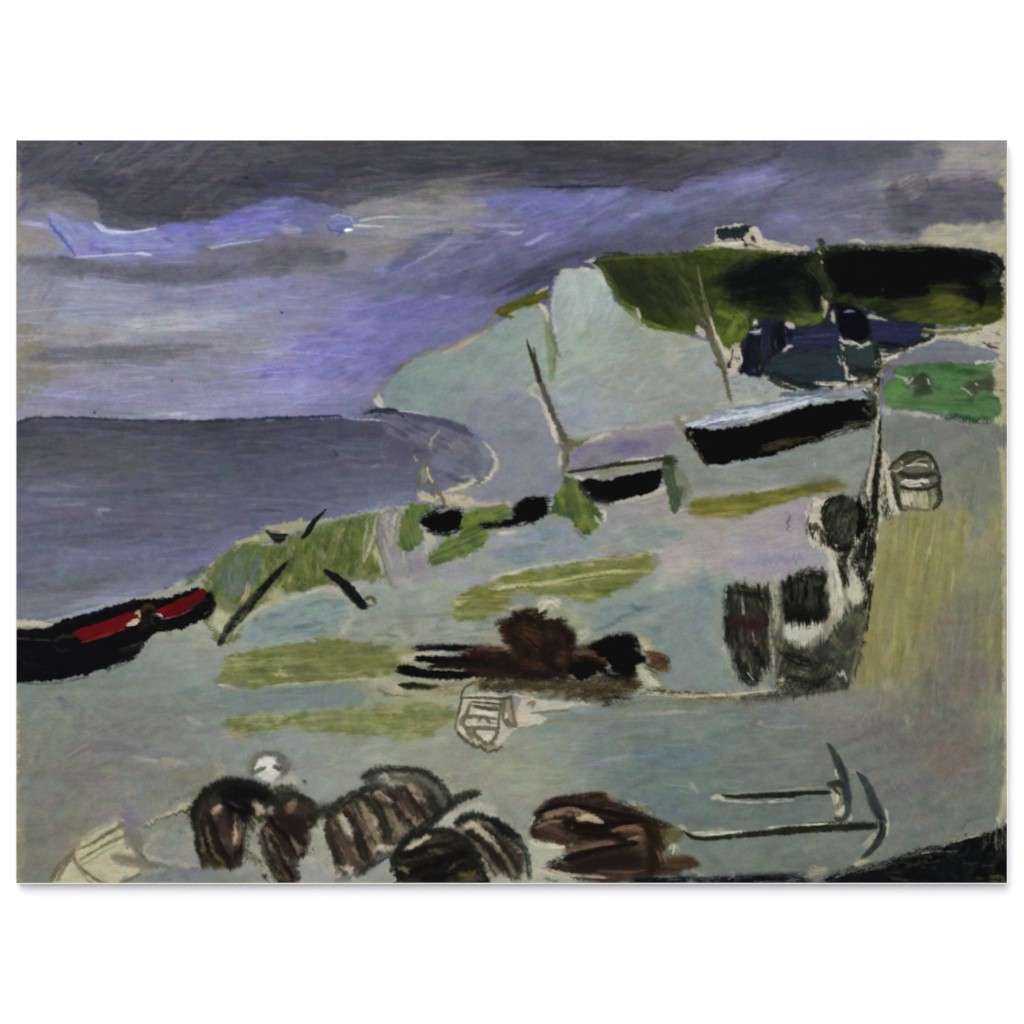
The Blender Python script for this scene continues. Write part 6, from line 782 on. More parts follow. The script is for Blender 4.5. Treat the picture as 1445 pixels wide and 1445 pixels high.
for s, c, o in (("B2 330,700,14 390,650,18 480,595,16 570,565,14 640,560,12", (66, 70, 58), .9), ("B2 340,740,14 360,830,16 400,930,16 440,990,10", (64, 52, 40), .85), ("B2 410,720,16 440,770,22 470,810,16", (176, 166, 148), .9), ("B2 400,820,12 440,900,14 470,980,10", (82, 64, 50), .85), ("B2 440,680,8 490,780,10 530,900,10 545,950,6", (50, 40, 32), .85), ("B2 500,660,14 550,740,18 590,840,14", (134, 116, 88), .8), ("B2 490,620,16 560,640,18 610,720,16 640,830,12", (46, 46, 36), .85), ("B2 540,600,8 600,590,10 640,610,6", (170, 164, 144), .85), ("B2 600,590,10 680,650,12 740,730,10 760,790,8", (52, 50, 38), .85), ("B2 650,680,10 690,740,12 710,800,10", (124, 112, 90), .7), ("B2 660,560,10 720,620,14 780,700,14 820,750,10", (58, 48, 42), .85), ("B2 740,560,12 790,570,14 810,620,8", (142, 120, 104), .8), ("B2 740,600,8 800,670,9 850,730,7", (110, 84, 76), .7), ("B2 690,780,12 760,760,16 840,740,12", (132, 126, 108), .6), ("B2 580,880,10 620,870,14 650,880,8", (178, 170, 152), .85), ("B2 560,830,8 570,900,10", (150, 132, 104), .7), ("B2 440,960,10 420,990,14 380,1010,8", (178, 170, 154), .85), ("B2 290,660,24 340,680,24 330,710,16", (72, 74, 62), .7)): stroke('pot3' if o > .87 else None, s, c, op=o, soft=.4, dry=-.6)
fill('pot3', "B2 505,515 530,480 580,465 700,468 790,470 870,495 925,550 960,610 970,660 920,700 885,730 860,660 840,610 790,555 700,545 640,535 600,545 540,560 515,545", [(76, 78, 68), (96, 98, 84), (62, 64, 54)], rough=3, ang=35, streak=.16, patch=.1, soft=2)
for s, c, o in (("B2 520,510,14 540,500,18 560,540,14", (58, 60, 50), .8), ("B2 600,520,8 620,500,10 650,540,8", (168, 166, 148), .85), ("B2 640,485,4 700,500,6 740,495,4", (150, 150, 134), .7), ("B2 660,550,8 680,555,10", (174, 166, 150), .8), ("B2 860,620,14 890,680,20 900,720,12", (54, 56, 46), .8), ("B2 900,500,10 960,560,14 990,600,8", (158, 158, 138), .6), ("B2 640,470,3 760,460,4 860,480,3", (70, 70, 58), .7), ("B2 860,450,4 960,480,5 1040,500,3", (150, 150, 122), .5)): stroke(None, s, c, op=o, soft=.5)
fill(None, "B2 830,780 900,720 960,690 1080,640 1150,640 1200,690 1230,760 1100,700 1000,720 960,770 900,790", [(166, 164, 146), (176, 174, 156), (150, 150, 134)], rough=2.5, soft=2, op=.9)
stroke('pot4', "B2 690,860,10 760,800,14 860,740,18 940,670,16 1010,615,22 1070,595,17 1115,592,5", (58, 60, 52), soft=.4, streak=.2)
fill('pot5', "B2 935,795 975,760 1010,720 1080,700 1140,705 1220,755 1290,820 1345,900 1365,980 1350,1060 1300,1040 1220,1020 1150,1010 1110,930 1050,850", [(78, 74, 56), (52, 48, 37), (112, 106, 84), (38, 36, 29)], rough=3, ang=50, streak=.26, patch=.14)
for s, c, o in (("B2 980,750,8 1020,720,16 1080,705,18 1130,715,6", (42, 48, 42), .95), ("B2 1150,725,8 1190,740,18 1250,785,22 1310,815,9", (16, 20, 24), .95), ("B2 1040,770,10 1080,760,14 1120,800,12 1200,860,8", (164, 158, 132), .85), ("B2 1060,800,10 1130,850,14 1210,930,16 1240,1000,10", (52, 42, 32), .85), ("B2 1100,760,10 1180,820,12 1260,900,12 1300,980,8", (66, 60, 46), .8), ("B2 1170,780,8 1240,840,12 1310,930,12 1330,1010,8", (50, 46, 38), .8), ("B2 1160,830,8 1240,920,10 1290,1000,8", (150, 142, 112), .6), ("B2 1310,820,6 1350,900,8 1362,990,8", (60, 64, 52), .8), ("B2 1110,930,8 1150,1000,12 1170,1040,8", (176, 172, 146), .8), ("B2 1230,1000,8 1280,1040,8", (136, 128, 100), .6), ("B2 1180,620,20 1250,700,24 1310,780,14", (128, 132, 118), .5)): stroke('pot5' if o > .9 else None, s, c, op=o, soft=.4, dry=-.6)
fill('pot4', "B2 662,975 680,900 730,840 800,800 870,782 940,785 1010,825 1070,875 1110,940 1150,1060 700,1060 680,1030", [(42, 39, 31), (26, 25, 21), (66, 60, 45), (18, 18, 16)], rough=2.5, ang=-12, streak=.26, patch=.16)
for s, c, o in (("B2 670,960,8 690,890,10 750,830,11 830,790,11 920,780,11 1000,815,12 1080,885,12 1125,970,10 1145,1050,8", (28, 34, 30), .95), ("B2 740,880,8 790,845,14 850,815,10", (150, 146, 124), .85), ("B2 800,850,14 880,830,18 960,850,16", (62, 56, 40), .8), ("B2 740,910,10 830,890,14 950,860,12", (24, 20, 16), .8), ("B2 760,950,14 850,930,18 960,890,12", (74, 60, 48), .8), ("B2 700,970,8 740,990,12", (140, 130, 112), .7), ("B2 760,990,14 900,950,20 1050,900,16", (14, 12, 14), .85), ("B2 780,1030,18 900,1000,22 1020,970,18", (16, 16, 20), .85), ("B2 850,880,8 900,890,12 940,880,6", (110, 98, 60), .7), ("B2 1010,1000,14 1060,1010,18 1080,1000,10", (96, 84, 46), .8), ("B2 730,1030,10 800,1040,10", (88, 78, 56), .6), ("B2 950,990,6 985,960,6", (120, 108, 84), .7), ("B2 750,960,6 775,950,8", (116, 76, 60), .7)): stroke('pot4' if o > .94 else None, s, c, op=o, soft=.4, dry=-.6)
for s, c, o in (("B2 480,1000,12 560,950,14 640,905,10 690,890,4", (88, 92, 82), .85), ("B2 380,1040,12 450,1020,14 500,1010,8", (100, 104, 96), .8), ("B2 470,1020,6 465,1035,8", (176, 172, 156), .8), ("B2 520,1010,20 600,970,30 660,950,14", (128, 132, 132), .6), ("B2 540,1040,14 660,1030,14", (138, 140, 134), .6), ("B2 180,960,24 240,1000,40 330,1010,24", (136, 142, 138), .6), ("B2 1350,960,20 1400,940,30 1445,930,20", (164, 164, 142), .6), ("B2 1400,900,18 1440,860,20", (152, 156, 138), .6), ("B2 1180,1040,12 1260,1045,14", (170, 166, 142), .8)): stroke(None, s, c, op=o, soft=.6)
stroke('buoy', "B1 1195,500,16 1225,425,20 1275,395,16 1340,400,16 1392,450,24 1370,505,20", (104, 106, 92), soft=.8, op=.8, dry=-.2)
fill('buoy', "B1 1218,490 1228,440 1255,408 1310,405 1340,430 1325,460 1355,480 1345,510 1300,545 1255,520", [(194, 192, 178), (182, 180, 166)], rough=2)
stroke('buoy', "B1 1225,490,8 1250,475,12 1275,465,9 1270,480,5", (84, 84, 70)); stroke('buoy', "B1 1325,455,5 1340,470,9 1365,465,7", (76, 78, 66)); stroke(None, "B1 1280,530,8 1350,560,14 1420,530,20 B2 60,560,14", (162, 160, 144), op=.8, soft=.5); stroke(None, "B2 110,530,16 150,510,20 170,560,14", (164, 162, 148), op=.7, soft=.5)
daubs("B1 1260,540 1330,560 1400,550 1440,580 1380,600 1320,590", [(40, 40, 34), (90, 90, 76)], 26, (5, 14), (2, 5), 0, 60, .1, (.5, .9), seed=59)
stroke(None, "B2 215,530,4 220,542,5", (30, 30, 30), op=.95)

wet(mask("A 250,1060 760,1060 760,1250 250,1250", 6, soft=12), 1, 2, .5, 61, 4)
# dark and light accents over the pots
for s, c, w in (("B1 905,740,9 925,650,12 975,590,13 1060,545,12 1160,535,12 1250,560,12 1320,620,10", (24, 27, 20), .9), ("B1 950,720,8 965,800,9 1000,900,9 1050,960,7", (22, 20, 17), .85), ("B1 1010,720,9 1040,830,10 1090,930,8", (24, 20, 18), .85), ("B1 1170,720,8 1170,820,9 1120,930,8", (26, 23, 19), .8), ("B1 1130,700,8 1130,780,11 1115,850,8", (128, 102, 80), .75), ("B1 925,760,7 930,860,8 965,965,8", (40, 40, 28), .85), ("B1 985,760,6 1000,860,6", (126, 112, 84), .7), ("B2 20,700,10 90,780,12 160,860,9", (22, 18, 18), .8), ("B2 40,800,7 90,900,9 150,1020,7", (24, 21, 19), .8), ("B2 0,650,10 60,640,14 120,700,12", (40, 42, 32), .7), ("B1 1270,790,6 1300,900,7 1350,1020,7", (30, 28, 23), .85),
    ("B2 150,820,8 190,900,9", (134, 120, 100), .7), ("B2 10,780,8 50,880,9", (140, 128, 104), .65), ("B2 345,700,10 330,780,12 350,860,10 400,960,9", (44, 42, 32), .85), ("B2 420,690,8 470,800,10 510,930,9", (34, 29, 24), .9), ("B2 480,640,9 540,760,10 590,860,9", (40, 34, 28), .85), ("B2 560,600,9 620,700,10 660,820,9", (36, 34, 27), .85), ("B2 640,580,8 720,680,9 770,770,7", (38, 33, 27), .85), ("B2 720,560,8 790,650,9 840,730,7", (44, 36, 32), .8), ("B2 400,700,9 430,750,13 455,800,10", (184, 174, 156), .9), ("B2 510,680,7 560,790,9 600,860,7", (148, 132, 104), .7), ("B2 690,640,7 750,720,8", (136, 112, 96), .65), ("B2 590,860,9 620,880,11 660,860,7", (180, 172, 152), .85), ("B2 395,980,9 440,985,12 460,975,7", (184, 176, 158), .85),
    ("B2 690,900,8 800,880,10 930,850,11 1010,840,8", (28, 24, 20), .8), ("B2 740,960,9 860,930,12 1000,890,9", (22, 19, 17), .8), ("B2 1040,790,9 1130,850,10 1230,960,9 1270,1030,7", (40, 34, 26), .85), ("B2 1110,760,8 1200,830,10 1290,950,8", (44, 41, 32), .85), ("B2 1030,760,8 1080,745,10 1130,790,8 1220,880,6", (170, 164, 138), .8), ("B2 720,880,7 780,840,9 850,812,7", (152, 148, 126), .8), ("B2 290,690,16 340,670,20 400,640,16", (62, 64, 53), .7), ("B2 660,990,7 665,930,8 700,870,8", (34, 40, 35), .9), ("B2 510,520,9 560,490,9 640,470,8 760,470,8 860,510,8 930,580,9", (60, 62, 52), .7), ("B2 790,540,16 850,610,20 890,690,20", (56, 58, 48), .75)):
    stroke(None, s, c, op=w, soft=.45, rough=.35)
# --- brown bundle, anchors, dark rock
fill(None, "B3 90,770 130,720 170,850 260,850 300,890 280,930 190,960 230,1000 330,1030 330,1060 60,1060 90,900", [(160, 160, 142), (172, 170, 148), (144, 146, 132)], rough=3, soft=3, op=.85)
fill('bundle', "B3 105,800 130,715 180,645 240,620 340,608 480,588 540,640 620,680 700,708 760,740 800,765 880,790 895,810 850,840 790,880 760,930 900,915 960,945 965,975 900,1000 740,1030 700,1030 560,1060 420,1050 330,1030 190,985 175,970 270,940 280,915 340,880 310,860 230,860 180,840", [(56, 46, 36), (46, 37, 30), (72, 60, 46), (36, 30, 25)], rough=5, soft=2.5, ang=10, streak=.18, patch=.14)
for s, c, o in (("B3 140,700,16 220,640,18 340,620,16 470,595,8", (66, 50, 38), .9), ("B3 150,690,8 260,650,9 360,665,8 500,690,10 660,720,8", (34, 24, 20), .9), ("B3 180,700,12 260,690,14 360,695,12", (124, 98, 76), .85), ("B3 340,720,14 400,720,18 470,740,8", (168, 152, 116), .9), ("B3 330,770,22 440,760,26 560,740,16 690,735,8", (22, 18, 16), .9), ("B3 360,810,16 460,810,18 560,800,8", (26, 20, 18), .9), ("B3 430,680,12 560,700,14 680,730,10", (54, 36, 28), .8), ("B3 520,790,12 600,770,18 680,790,14 660,840,12", (98, 76, 56), .85), ("B3 500,800,6 570,825,7 640,830,5", (36, 24, 20), .85), ("B3 140,790,24 200,800,30 280,830,20", (82, 62, 48), .85), ("B3 300,880,14 400,870,16 520,850,12", (90, 74, 60), .8), ("B3 600,830,5 640,825,8 660,810,5", (140, 110, 84), .7), ("B3 510,855,4 545,853,6", (170, 124, 100), .7), ("B3 280,940,14 340,910,18 480,870,14", (44, 32, 26), .85), ("B3 340,960,24 480,930,40 640,920,34", (44, 32, 30), .85), ("B3 690,760,16 740,850,24 720,980,22", (44, 32, 26), .75), ("B3 760,760,20 830,810,26 780,850,20", (104, 92, 60), .7), ("B3 800,940,14 880,930,18 950,960,14", (78, 58, 38), .85), ("B3 420,1000,10 560,1000,12 700,985,10", (66, 52, 42), .7), ("B3 200,990,5 320,1010,7 460,1020,6", (142, 132, 106), .75), ("B3 110,760,8 150,730,10", (176, 158, 132), .85), ("B3 600,650,14 660,660,20 720,710,8", (158, 154, 140), .8), ("B3 330,605,8 450,590,12 520,610,12", (142, 132, 108), .6), ("B3 500,610,12 540,640,14", (120, 106, 92), .6)): stroke(None, s, c, op=o, soft=.4, dry=-.6)
stroke('bundle', "B3 275,760,9 290,732,11 320,735,10 330,765,10 310,785,9 285,775,9", (22, 18, 17), soft=.6, op=.8); stroke('bundle', "B3 312,755,5 320,768,6", (150, 142, 124), op=.8)
for s, c, o in (("B3 800,880,10 840,860,14 850,890,8", (168, 166, 140), .8), ("B3 810,885,4 840,880,5", (60, 70, 36), .8), ("B3 770,930,12 830,910,14", (78, 80, 50), .7), ("B3 930,990,10 980,1000,12", (160, 154, 132), .8), ("B3 1110,1030,5 1140,1005,8", (158, 156, 138), .8), ("B3 180,1030,6 240,1040,8", (60, 58, 44), .6), ("B3 640,1035,14 700,1040,18 800,1040,10", (24, 24, 24), .85), ("B3 850,1040,10 900,1020,12 980,1040,12", (40, 46, 50), .8), ("B3 980,1040,16 1150,1030,20 1300,1020,20 1445,1015,20", (60, 68, 76), .8), ("B4 0,1040,14 200,1020,14 380,1010,12", (56, 62, 70), .8), ("B4 400,1010,14 450,990,18 490,980,10", (150, 144, 122), .75), ("B4 420,970,10 440,980,10", (164, 160, 138), .7), ("B4 620,975,8 660,950,12 710,940,8", (150, 152, 122), .85), ("B4 430,870,10 520,850,14 600,840,8", (124, 122, 108), .5), ("B3 1000,900,14 1060,960,20", (92, 102, 96), .5), ("B3 1000,780,12 1100,795,16 1130,800,6", (164, 166, 142), .7)): stroke(None, s, c, op=o, soft=.55, dry=-.25)
wet(mask("A 740,1100 1010,1100 1010,1250 740,1250", 6, soft=12), 3, 1, .75, 71, 6)
for s, c, w in (("B3 150,690,8 260,655,10 380,670,9 520,700,10 680,725,8", (28, 20, 17), .9), ("B3 330,780,14 440,775,18 560,750,11 680,735,7", (18, 15, 13), .9), ("B3 300,930,13 400,895,15 520,870,10 640,850,9", (32, 24, 20), .9), ("B3 350,970,16 480,940,22 640,930,20", (34, 26, 23), .85), ("B3 690,740,10 720,850,14 715,990,14", (32, 25, 20), .75), ("B3 500,790,6 570,830,8 650,845,6", (28, 20, 17), .85), ("B3 170,720,7 300,690,9 350,700,6", (136, 112, 86), .8), ("B3 350,722,8 410,722,12 470,742,7", (172, 158, 124), .9), ("B3 520,785,8 600,765,10 670,780,7", (112, 84, 62), .8), ("B3 200,985,5 320,1010,7 500,1025,5", (146, 136, 110), .75), ("B3 300,870,9 400,860,9 490,840,6", (104, 82, 66), .7), ("B3 780,770,14 840,800,18 800,840,14", (112, 102, 68), .6)):
    stroke(None, s, c, op=w, soft=.45, rough=.35)
# upper anchor
for s, c, o in (("B3 1030,620,8 1060,610,12 1090,625,8", (172, 168, 148), .85), ("B3 1080,630,4 1200,640,5 1330,640,5 1445,625,5", (162, 160, 140), .85), ("B3 1100,598,3 1250,590,5 1445,580,4 B4 150,590,4 300,575,4 480,560,4", (148, 144, 124), .7), ("B4 0,640,6 150,650,10 350,630,10 520,600,8", (88, 98, 94), .5), ("B4 540,470,4 545,500,6 555,520,4", (182, 178, 160), .9), ("B4 520,590,10 540,630,14 535,650,8", (180, 176, 154), .9), ("B4 610,480,10 650,485,10", (132, 140, 130), .7), ("B4 610,740,8 620,710,8", (166, 162, 146), .8), ("B4 350,555,4 420,545,6 500,545,4", (112, 112, 96), .8), ("B4 445,380,1.5 460,440,3 475,510,2", (110, 112, 96), .8), ("B4 460,310,2 480,335,3", (140, 140, 132), .6)): stroke(None, s, c, op=o)
stroke('anchor1', "B3 1080,603,4 1150,612,8 1250,610,8 1445,605,8 B4 60,605,7 200,600,8 380,592,9 510,590,9", (46, 50, 38), soft=.35, streak=.25)
stroke('anchor1', "B4 490,336,4 520,370,13 545,430,17 575,490,20 590,560,19 600,640,19 590,700,16 560,725,10", (58, 68, 66), soft=.45, streak=.2)
stroke('anchor1', "B4 510,550,14 550,545,16 580,560,10", (50, 52, 42)); stroke('anchor1', "B4 545,580,14 555,640,14 560,700,16", (112, 114, 92)); stroke('anchor1', "B4 555,600,7 548,630,8", (168, 164, 140)); stroke('anchor1', "B4 545,690,8 565,690,14 580,660,6", (176, 172, 146)); stroke('anchor1', "B4 535,720,6 560,730,9 590,725,6", (66, 62, 40)); stroke('anchor1', "B4 530,570,5 560,600,5", (48, 48, 38)); stroke('anchor1', "B4 555,400,3 580,480,7 595,540,7", (40, 46, 48), op=.8)
# lower anchor
for s, c, o in (("B3 860,755,6 880,770,8 900,785,5", (168, 166, 146), .85), ("B3 920,800,7 1000,800,12 1130,795,6", (166, 166, 142), .8), ("B3 1280,785,3 1360,775,5 1445,760,5 B4 200,770,4", (158, 156, 136), .75), ("B4 240,780,3 400,755,5 560,745,4", (148, 146, 126), .7), ("B4 690,860,10 720,830,16 745,800,8", (156, 154, 132), .8), ("B4 795,680,5 805,740,7 800,810,5", (164, 162, 144), .85), ("B4 650,560,24 680,620,30 690,690,20", (120, 132, 118), .5)): stroke(None, s, c, op=o)
stroke('anchor2', "B3 885,785,4 920,815,7 980,825,7 1060,815,8 1200,800,8 1350,795,10 1445,785,12 B4 80,805,11 200,795,14 330,775,16 500,765,19 650,762,18 745,758,14", (46, 50, 36), soft=.4, streak=.25)
stroke('anchor2', "B4 645,485,4 680,520,14 705,570,18 725,630,22 755,690,22 785,735,12", (56, 66, 66), soft=.45, streak=.2)
stroke('anchor2', "B4 750,735,6 745,770,5", (70, 66, 40)); stroke('anchor2', "B4 770,740,8 780,780,13 760,830,16 725,880,14 680,920,10", (50, 56, 48), soft=.4); stroke('anchor2', "B4 765,740,5 770,780,6 755,820,6", (34, 34, 26)); stroke('anchor2', "B4 740,680,6 770,720,9", (36, 42, 44))
fill('rock', "B4 500,1065 540,1040 600,1005 700,980 780,970 880,915 960,885 1040,868 1110,850 1180,825 1260,800 1330,785 1380,765 1412,735 1425,760 1425,1065", [(18, 20, 20), (34, 36, 34), (12, 12, 14), (44, 46, 42)], rough=4, ang=-8, streak=.2, patch=.2)
daubs("B4 760,1000 960,890 1260,810 1400,780 1412,1050 560,1050", [(10, 10, 12), (26, 29, 29), (36, 36, 31), (20, 22, 25), (12, 12, 12)], 150, (10, 40), (4, 10), lambda x, y: -80 if x > 1340 and y < 1225 else -10, 30, .15, (.4, .85), seed=60, bris=.25)
for s, c, o in (("B4 990,890,5 1100,850,7 1200,815,6 1290,795,4", (142, 136, 112), .75), ("B4 1130,830,4 1150,825,5", (168, 162, 140), .8), ("B4 1000,950,3 1100,930,4 1180,910,3", (96, 90, 76), .6), ("B4 1020,900,3 1025,940,4", (84, 84, 72), .6), ("B4 1190,930,4 1210,960,3 1220,925,4", (104, 92, 76), .6), ("B4 1350,800,3 1345,860,4", (98, 98, 74), .6), ("B4 1380,790,3 1375,850,4 1390,900,3", (84, 86, 62), .6), ("B4 1400,800,4 1408,870,6", (116, 118, 84), .6), ("B4 1330,1030,14 1380,1030,14 1410,1045,8", (86, 88, 54), .7), ("B4 1290,965,3 1340,960,4", (76, 76, 74), .6), ("B4 980,970,3 1060,985,4", (100, 96, 84), .5), ("B4 780,1000,4 900,1000,5 1000,1040,4", (60, 62, 60), .5), ("B4 1100,830,14 1160,820,16 1240,800,10", (110, 106, 84), .4)): stroke(None, s, c, op=o, dry=-.1)



wet(mask("A 60,1090 300,1090 300,1250 60,1250", 6, soft=12), 0, 0, .5, 91, 4)

# --- last pass: charcoal smudges, dry dark scumbles and broken lights over the drawing
def smudge(s, c, op=.75, dry=.05, soft=.8):
    out = []
    for t in s.split():
        v = t.split(',')
        out.append(t if len(v) < 3 else '%s,%s,%.1f' % (v[0], v[1], float(v[2]) * (1.45 if sum(c) < 200 else 1.15)))
    s = ' '.join(out)
    stroke(None, s, c, op=min(.939, op + .1), dry=dry - .22, soft=soft * .8, rough=.45, streak=.2)
    if sum(c) < 120: stroke(None, s, c, op=op * .6, dry=dry + .12, soft=soft, rough=.7, streak=.3)
INK = (24, 26, 22)
# hedge and hill
for s in ("S4 130,690,14 250,650,18 380,640,20", "S4 20,760,12 140,740,18 260,720,18", "S4 60,830,10 200,800,16 330,800,14", "S4 300,700,20 390,740,24 440,830,18", "S3 1130,760,18 1260,740,20 1420,700,20"): smudge(s, (14, 18, 17), .8, -.05)
for s in ("S3 560,720,8 640,800,12 720,900,10", "S3 620,690,8 720,780,12 800,900,10", "S3 750,680,8 830,760,12 880,880,10"): smudge(s, (36, 42, 28), .6, .1)
for s in ("S3 480,670,8 520,760,9 560,850,8 640,920,7", "S3 455,650,6 480,690,7 500,740,6"): smudge(s, (66, 78, 40), .8, .0)
for s in ("S4 480,590,8 700,575,8 900,575,7", "S4 470,700,7 520,820,8", "S4 640,860,9 800,850,10 950,880,8", "S4 1000,760,9 1150,770,10 1330,760,8", "S4 540,840,10 650,860,12"): smudge(s, (50, 58, 34), .65, .15)
for s in ("S4 700,820,9 860,810,12 1000,800,9", "S4 640,700,14 800,740,18 1000,730,14", "S4 1180,720,14 1270,790,16 1280,850,10"): smudge(s, (8, 9, 12), .8, .0)
for s in ("S4 1390,620,5 1402,700,6 1396,840,5 1388,920,5",): smudge(s, (70, 74, 48), .7, .15)
for s in ("S3 1100,740,26 1200,700,30 1330,690,26", "S3 1120,820,22 1240,850,24 1360,870,20", "S3 1330,720,28 1420,700,28", "S4 30,700,22 120,690,24", "S4 200,680,20 300,650,18 400,620,14", "S4 380,700,18 440,780,22 430,870,18", "S4 250,800,18 330,870,16"): smudge(s, (16, 20, 18), .62, .2)
for s in ("S3 540,700,24 640,800,30 740,900,24", "S3 760,720,20 900,760,24 980,860,18", "S3 900,640,12 1000,650,12 1080,660,10"): smudge(s, (40, 46, 26), .5, .2)
for s in ("S3 1060,900,12 1130,930,14 1200,920,12", "S4 20,900,12 80,960,14 60,1040,10", "S4 300,940,10 400,960,12 470,930,9", "S3 600,900,8 680,960,9 800,990,8"): smudge(s, (98, 112, 44), .6, .15)
# sheds: dark joints, flecks of ground
for s in ("M4 120,90,8 160,180,10 150,250,7", "M4 230,240,7 330,290,9 450,310,7", "M4 560,110,5 590,200,5", "M4 740,100,7 760,180,8 740,240,7", "M4 640,215,9 700,230,12 760,215,8", "M4 700,240,8 760,270,9 740,320,9", "M4 200,270,6 260,300,8 330,325,6"): smudge(s, (28, 34, 32), .8, .0)
for s in ("M4 770,150,6 830,140,7 880,115,5", "M4 760,200,7 820,215,7", "M4 745,300,6 760,340,6", "M4 700,260,7 640,290,6"): smudge(s, (92, 92, 62), .75, .1)
for s in ("M4 45,120,5 60,170,6 50,220,4", "M4 600,270,4 650,265,5", "M4 430,290,5 520,298,6 590,292,4", "M4 575,150,3 585,200,3 600,262,3", "M4 560,70,4 590,85,5 620,80,4 680,110,4", "M4 800,170,6 850,150,5", "M4 290,325,6 350,335,7"): smudge(s, (188, 182, 162), .85, .15, .4)
for s in ("M4 900,300,10 960,270,12 1020,280,8", "M4 1200,320,9 1280,290,12 1340,290,9", "M4 950,320,12 1020,330,10"): smudge(s, (58, 66, 52), .6, .1)
for s in ("M4 800,400,14 1000,420,14 1200,430,12", "M4 1040,300,16 1180,340,16"): smudge(s, (80, 116, 72), .6, -.1)
for s in ("M4 895,270,3 910,290,4 935,265,4", "M4 1010,270,3 1018,295,4", "M4 1182,315,4 1200,322,4 1230,350,4", "M4 1250,290,3 1262,300,3"): smudge(s, (160, 160, 146), .85, .0, .4)
for s in ("M4 1100,470,6 1200,482,8 1320,488,6", "M4 1130,455,6 1230,470,6"): smudge(s, (44, 62, 40), .7, .15)
# boats
for s in ("M4 640,480,12 720,460,14 735,420,9", "M4 420,590,8 560,540,10 700,510,8", "M3 900,540,7 960,640,8 1000,705,7"): smudge(s, (22, 24, 20), .75, .1)
for s in ("M4 690,330,10 735,380,12 720,450,10",): smudge(s, (50, 52, 42), .75, .05)
for s in ("M3 350,800,8 400,870,8 520,900,6", "M3 800,690,10 840,690,9", "M3 300,745,4 500,715,5 700,690,5 830,672,6"): smudge(s, (40, 42, 30), .75, .0)
smudge("M3 860,730,14 900,830,16 880,920,12", (116, 120, 100), .6, -.1)
smudge("L1 640,770,8 580,830,10 480,880,8", (28, 28, 28), .7, .1); smudge("L1 690,600,14 720,650,18 700,690,12", (14, 13, 12), .85, -.1)
smudge("L1 1000,500,8 1012,560,9 975,620,8", (12, 12, 14), .85, -.2)
smudge("L2 815,120,10 900,75,12 1010,75,10", (12, 12, 12), .7, .1); smudge("L2 850,175,8 940,190,9 1010,160,8", (16, 18, 16), .7, .15)
# stakes
for s in ("L2 325,385,8 410,445,12 480,520,12 520,565,9", "L1 1388,340,6 1290,450,9 1200,560,11 1090,690,9"): smudge(s, (20, 22, 20), .8, .05, .5)
for s in ("L1 1000,400,18 1080,310,20 1200,255,20 1310,255,20 1440,200,18 L2 140,215,14", "L2 190,200,18 330,160,20 450,130,18 580,100,12", "L1 990,460,14 1030,400,16 1100,330,16", "L1 880,450,8 950,400,10 1010,370,10"): stroke(None, s, (90, 100, 62), op=.9, dry=-.1, soft=.7, rough=.5, streak=.2)
for s in ("L1 1060,300,7 1200,240,8 1290,242,6", "L2 200,175,6 340,140,7 480,105,6 590,82,4"): stroke(None, s, (112, 116, 84), op=.7, dry=.1, soft=.7, rough=.6)
fill('stake4', "L1 1275,178 1340,186 1392,190 1385,215 1360,240 1330,238 1300,205", [(28, 30, 26), (46, 48, 42), (34, 35, 33)], rough=2, streak=.2, rag=1)
stroke('stake1', "L2 205,215,7 235,180,10 265,130,10 300,95,5 325,68,2", (26, 26, 26), soft=.3, streak=.3)
# heap
for s in ("L2 1210,660,14 1290,620,16 1420,600,14 L3 100,620,12", "L3 240,650,12 310,720,14 300,800,12", "L2 1080,830,20 1180,850,24 1290,860,20", "L3 60,720,26 160,760,30 240,780,22", "L3 20,880,20 150,900,24 280,920,16"): smudge(s, (26, 20, 17), .7, .05)
for s in ("L3 60,680,14 160,720,16", "L2 1320,700,16 1400,760,18", "L2 1330,860,14 1430,870,16"): smudge(s, (70, 48, 34), .55, .1)
for s in ("L3 420,770,10 500,730,12 610,715,10 660,790,9", "L3 620,910,10 540,920,12 470,890,9"): smudge(s, (14, 13, 13), .75, .05)
for s in ("L3 700,800,8 790,830,10 800,880,8", "L3 690,860,9 750,890,9"): smudge(s, (58, 42, 28), .7, .1)
for s in ("L3 90,980,12 260,970,14 420,950,12", "L3 350,1000,10 520,990,12 640,960,10", "L2 1190,960,10 1300,960,12 1430,985,9"): smudge(s, (60, 54, 34), .7, .12)
for s in ("L2 790,778,7 900,772,9 1080,780,9", "L2 800,835,6 950,838,8", "L2 700,888,8 840,905,10 1040,912,8"): smudge(s, (14, 13, 12), .8, -.05, .5)
for s in ("L3 650,990,6 820,1010,7 1000,1022,6", "L3 150,590,7 200,540,8 240,560,6", "L3 20,1010,7 120,1030,8", "L3 680,900,7 720,940,9 760,960,7"): smudge(s, (182, 178, 156), .8, .1, .5)
for s in ("M2 1120,1020,7 1200,1012,9 1295,1000,10", "M2 1290,960,13 1350,940,16 1440,930,15", "M2 1290,930,9 1360,890,12 1445,890,12"): smudge(s, (10, 11, 14), .85, -.1)
for s in ("B3 120,800,14 220,830,18 330,870,14", "B3 480,640,14 620,700,18 760,780,14", "B3 200,650,12 330,690,12 300,760,12", "B3 560,900,16 680,960,20 640,1020,14"): smudge(s, (40, 31, 25), .6, .1, .9)
for s in ("L3 1330,460,12 1375,600,14 1360,800,14 L4 225,900,14", "L4 215,470,14 235,600,14 225,760,16"): smudge(s, (70, 72, 56), .6, .05, .9)
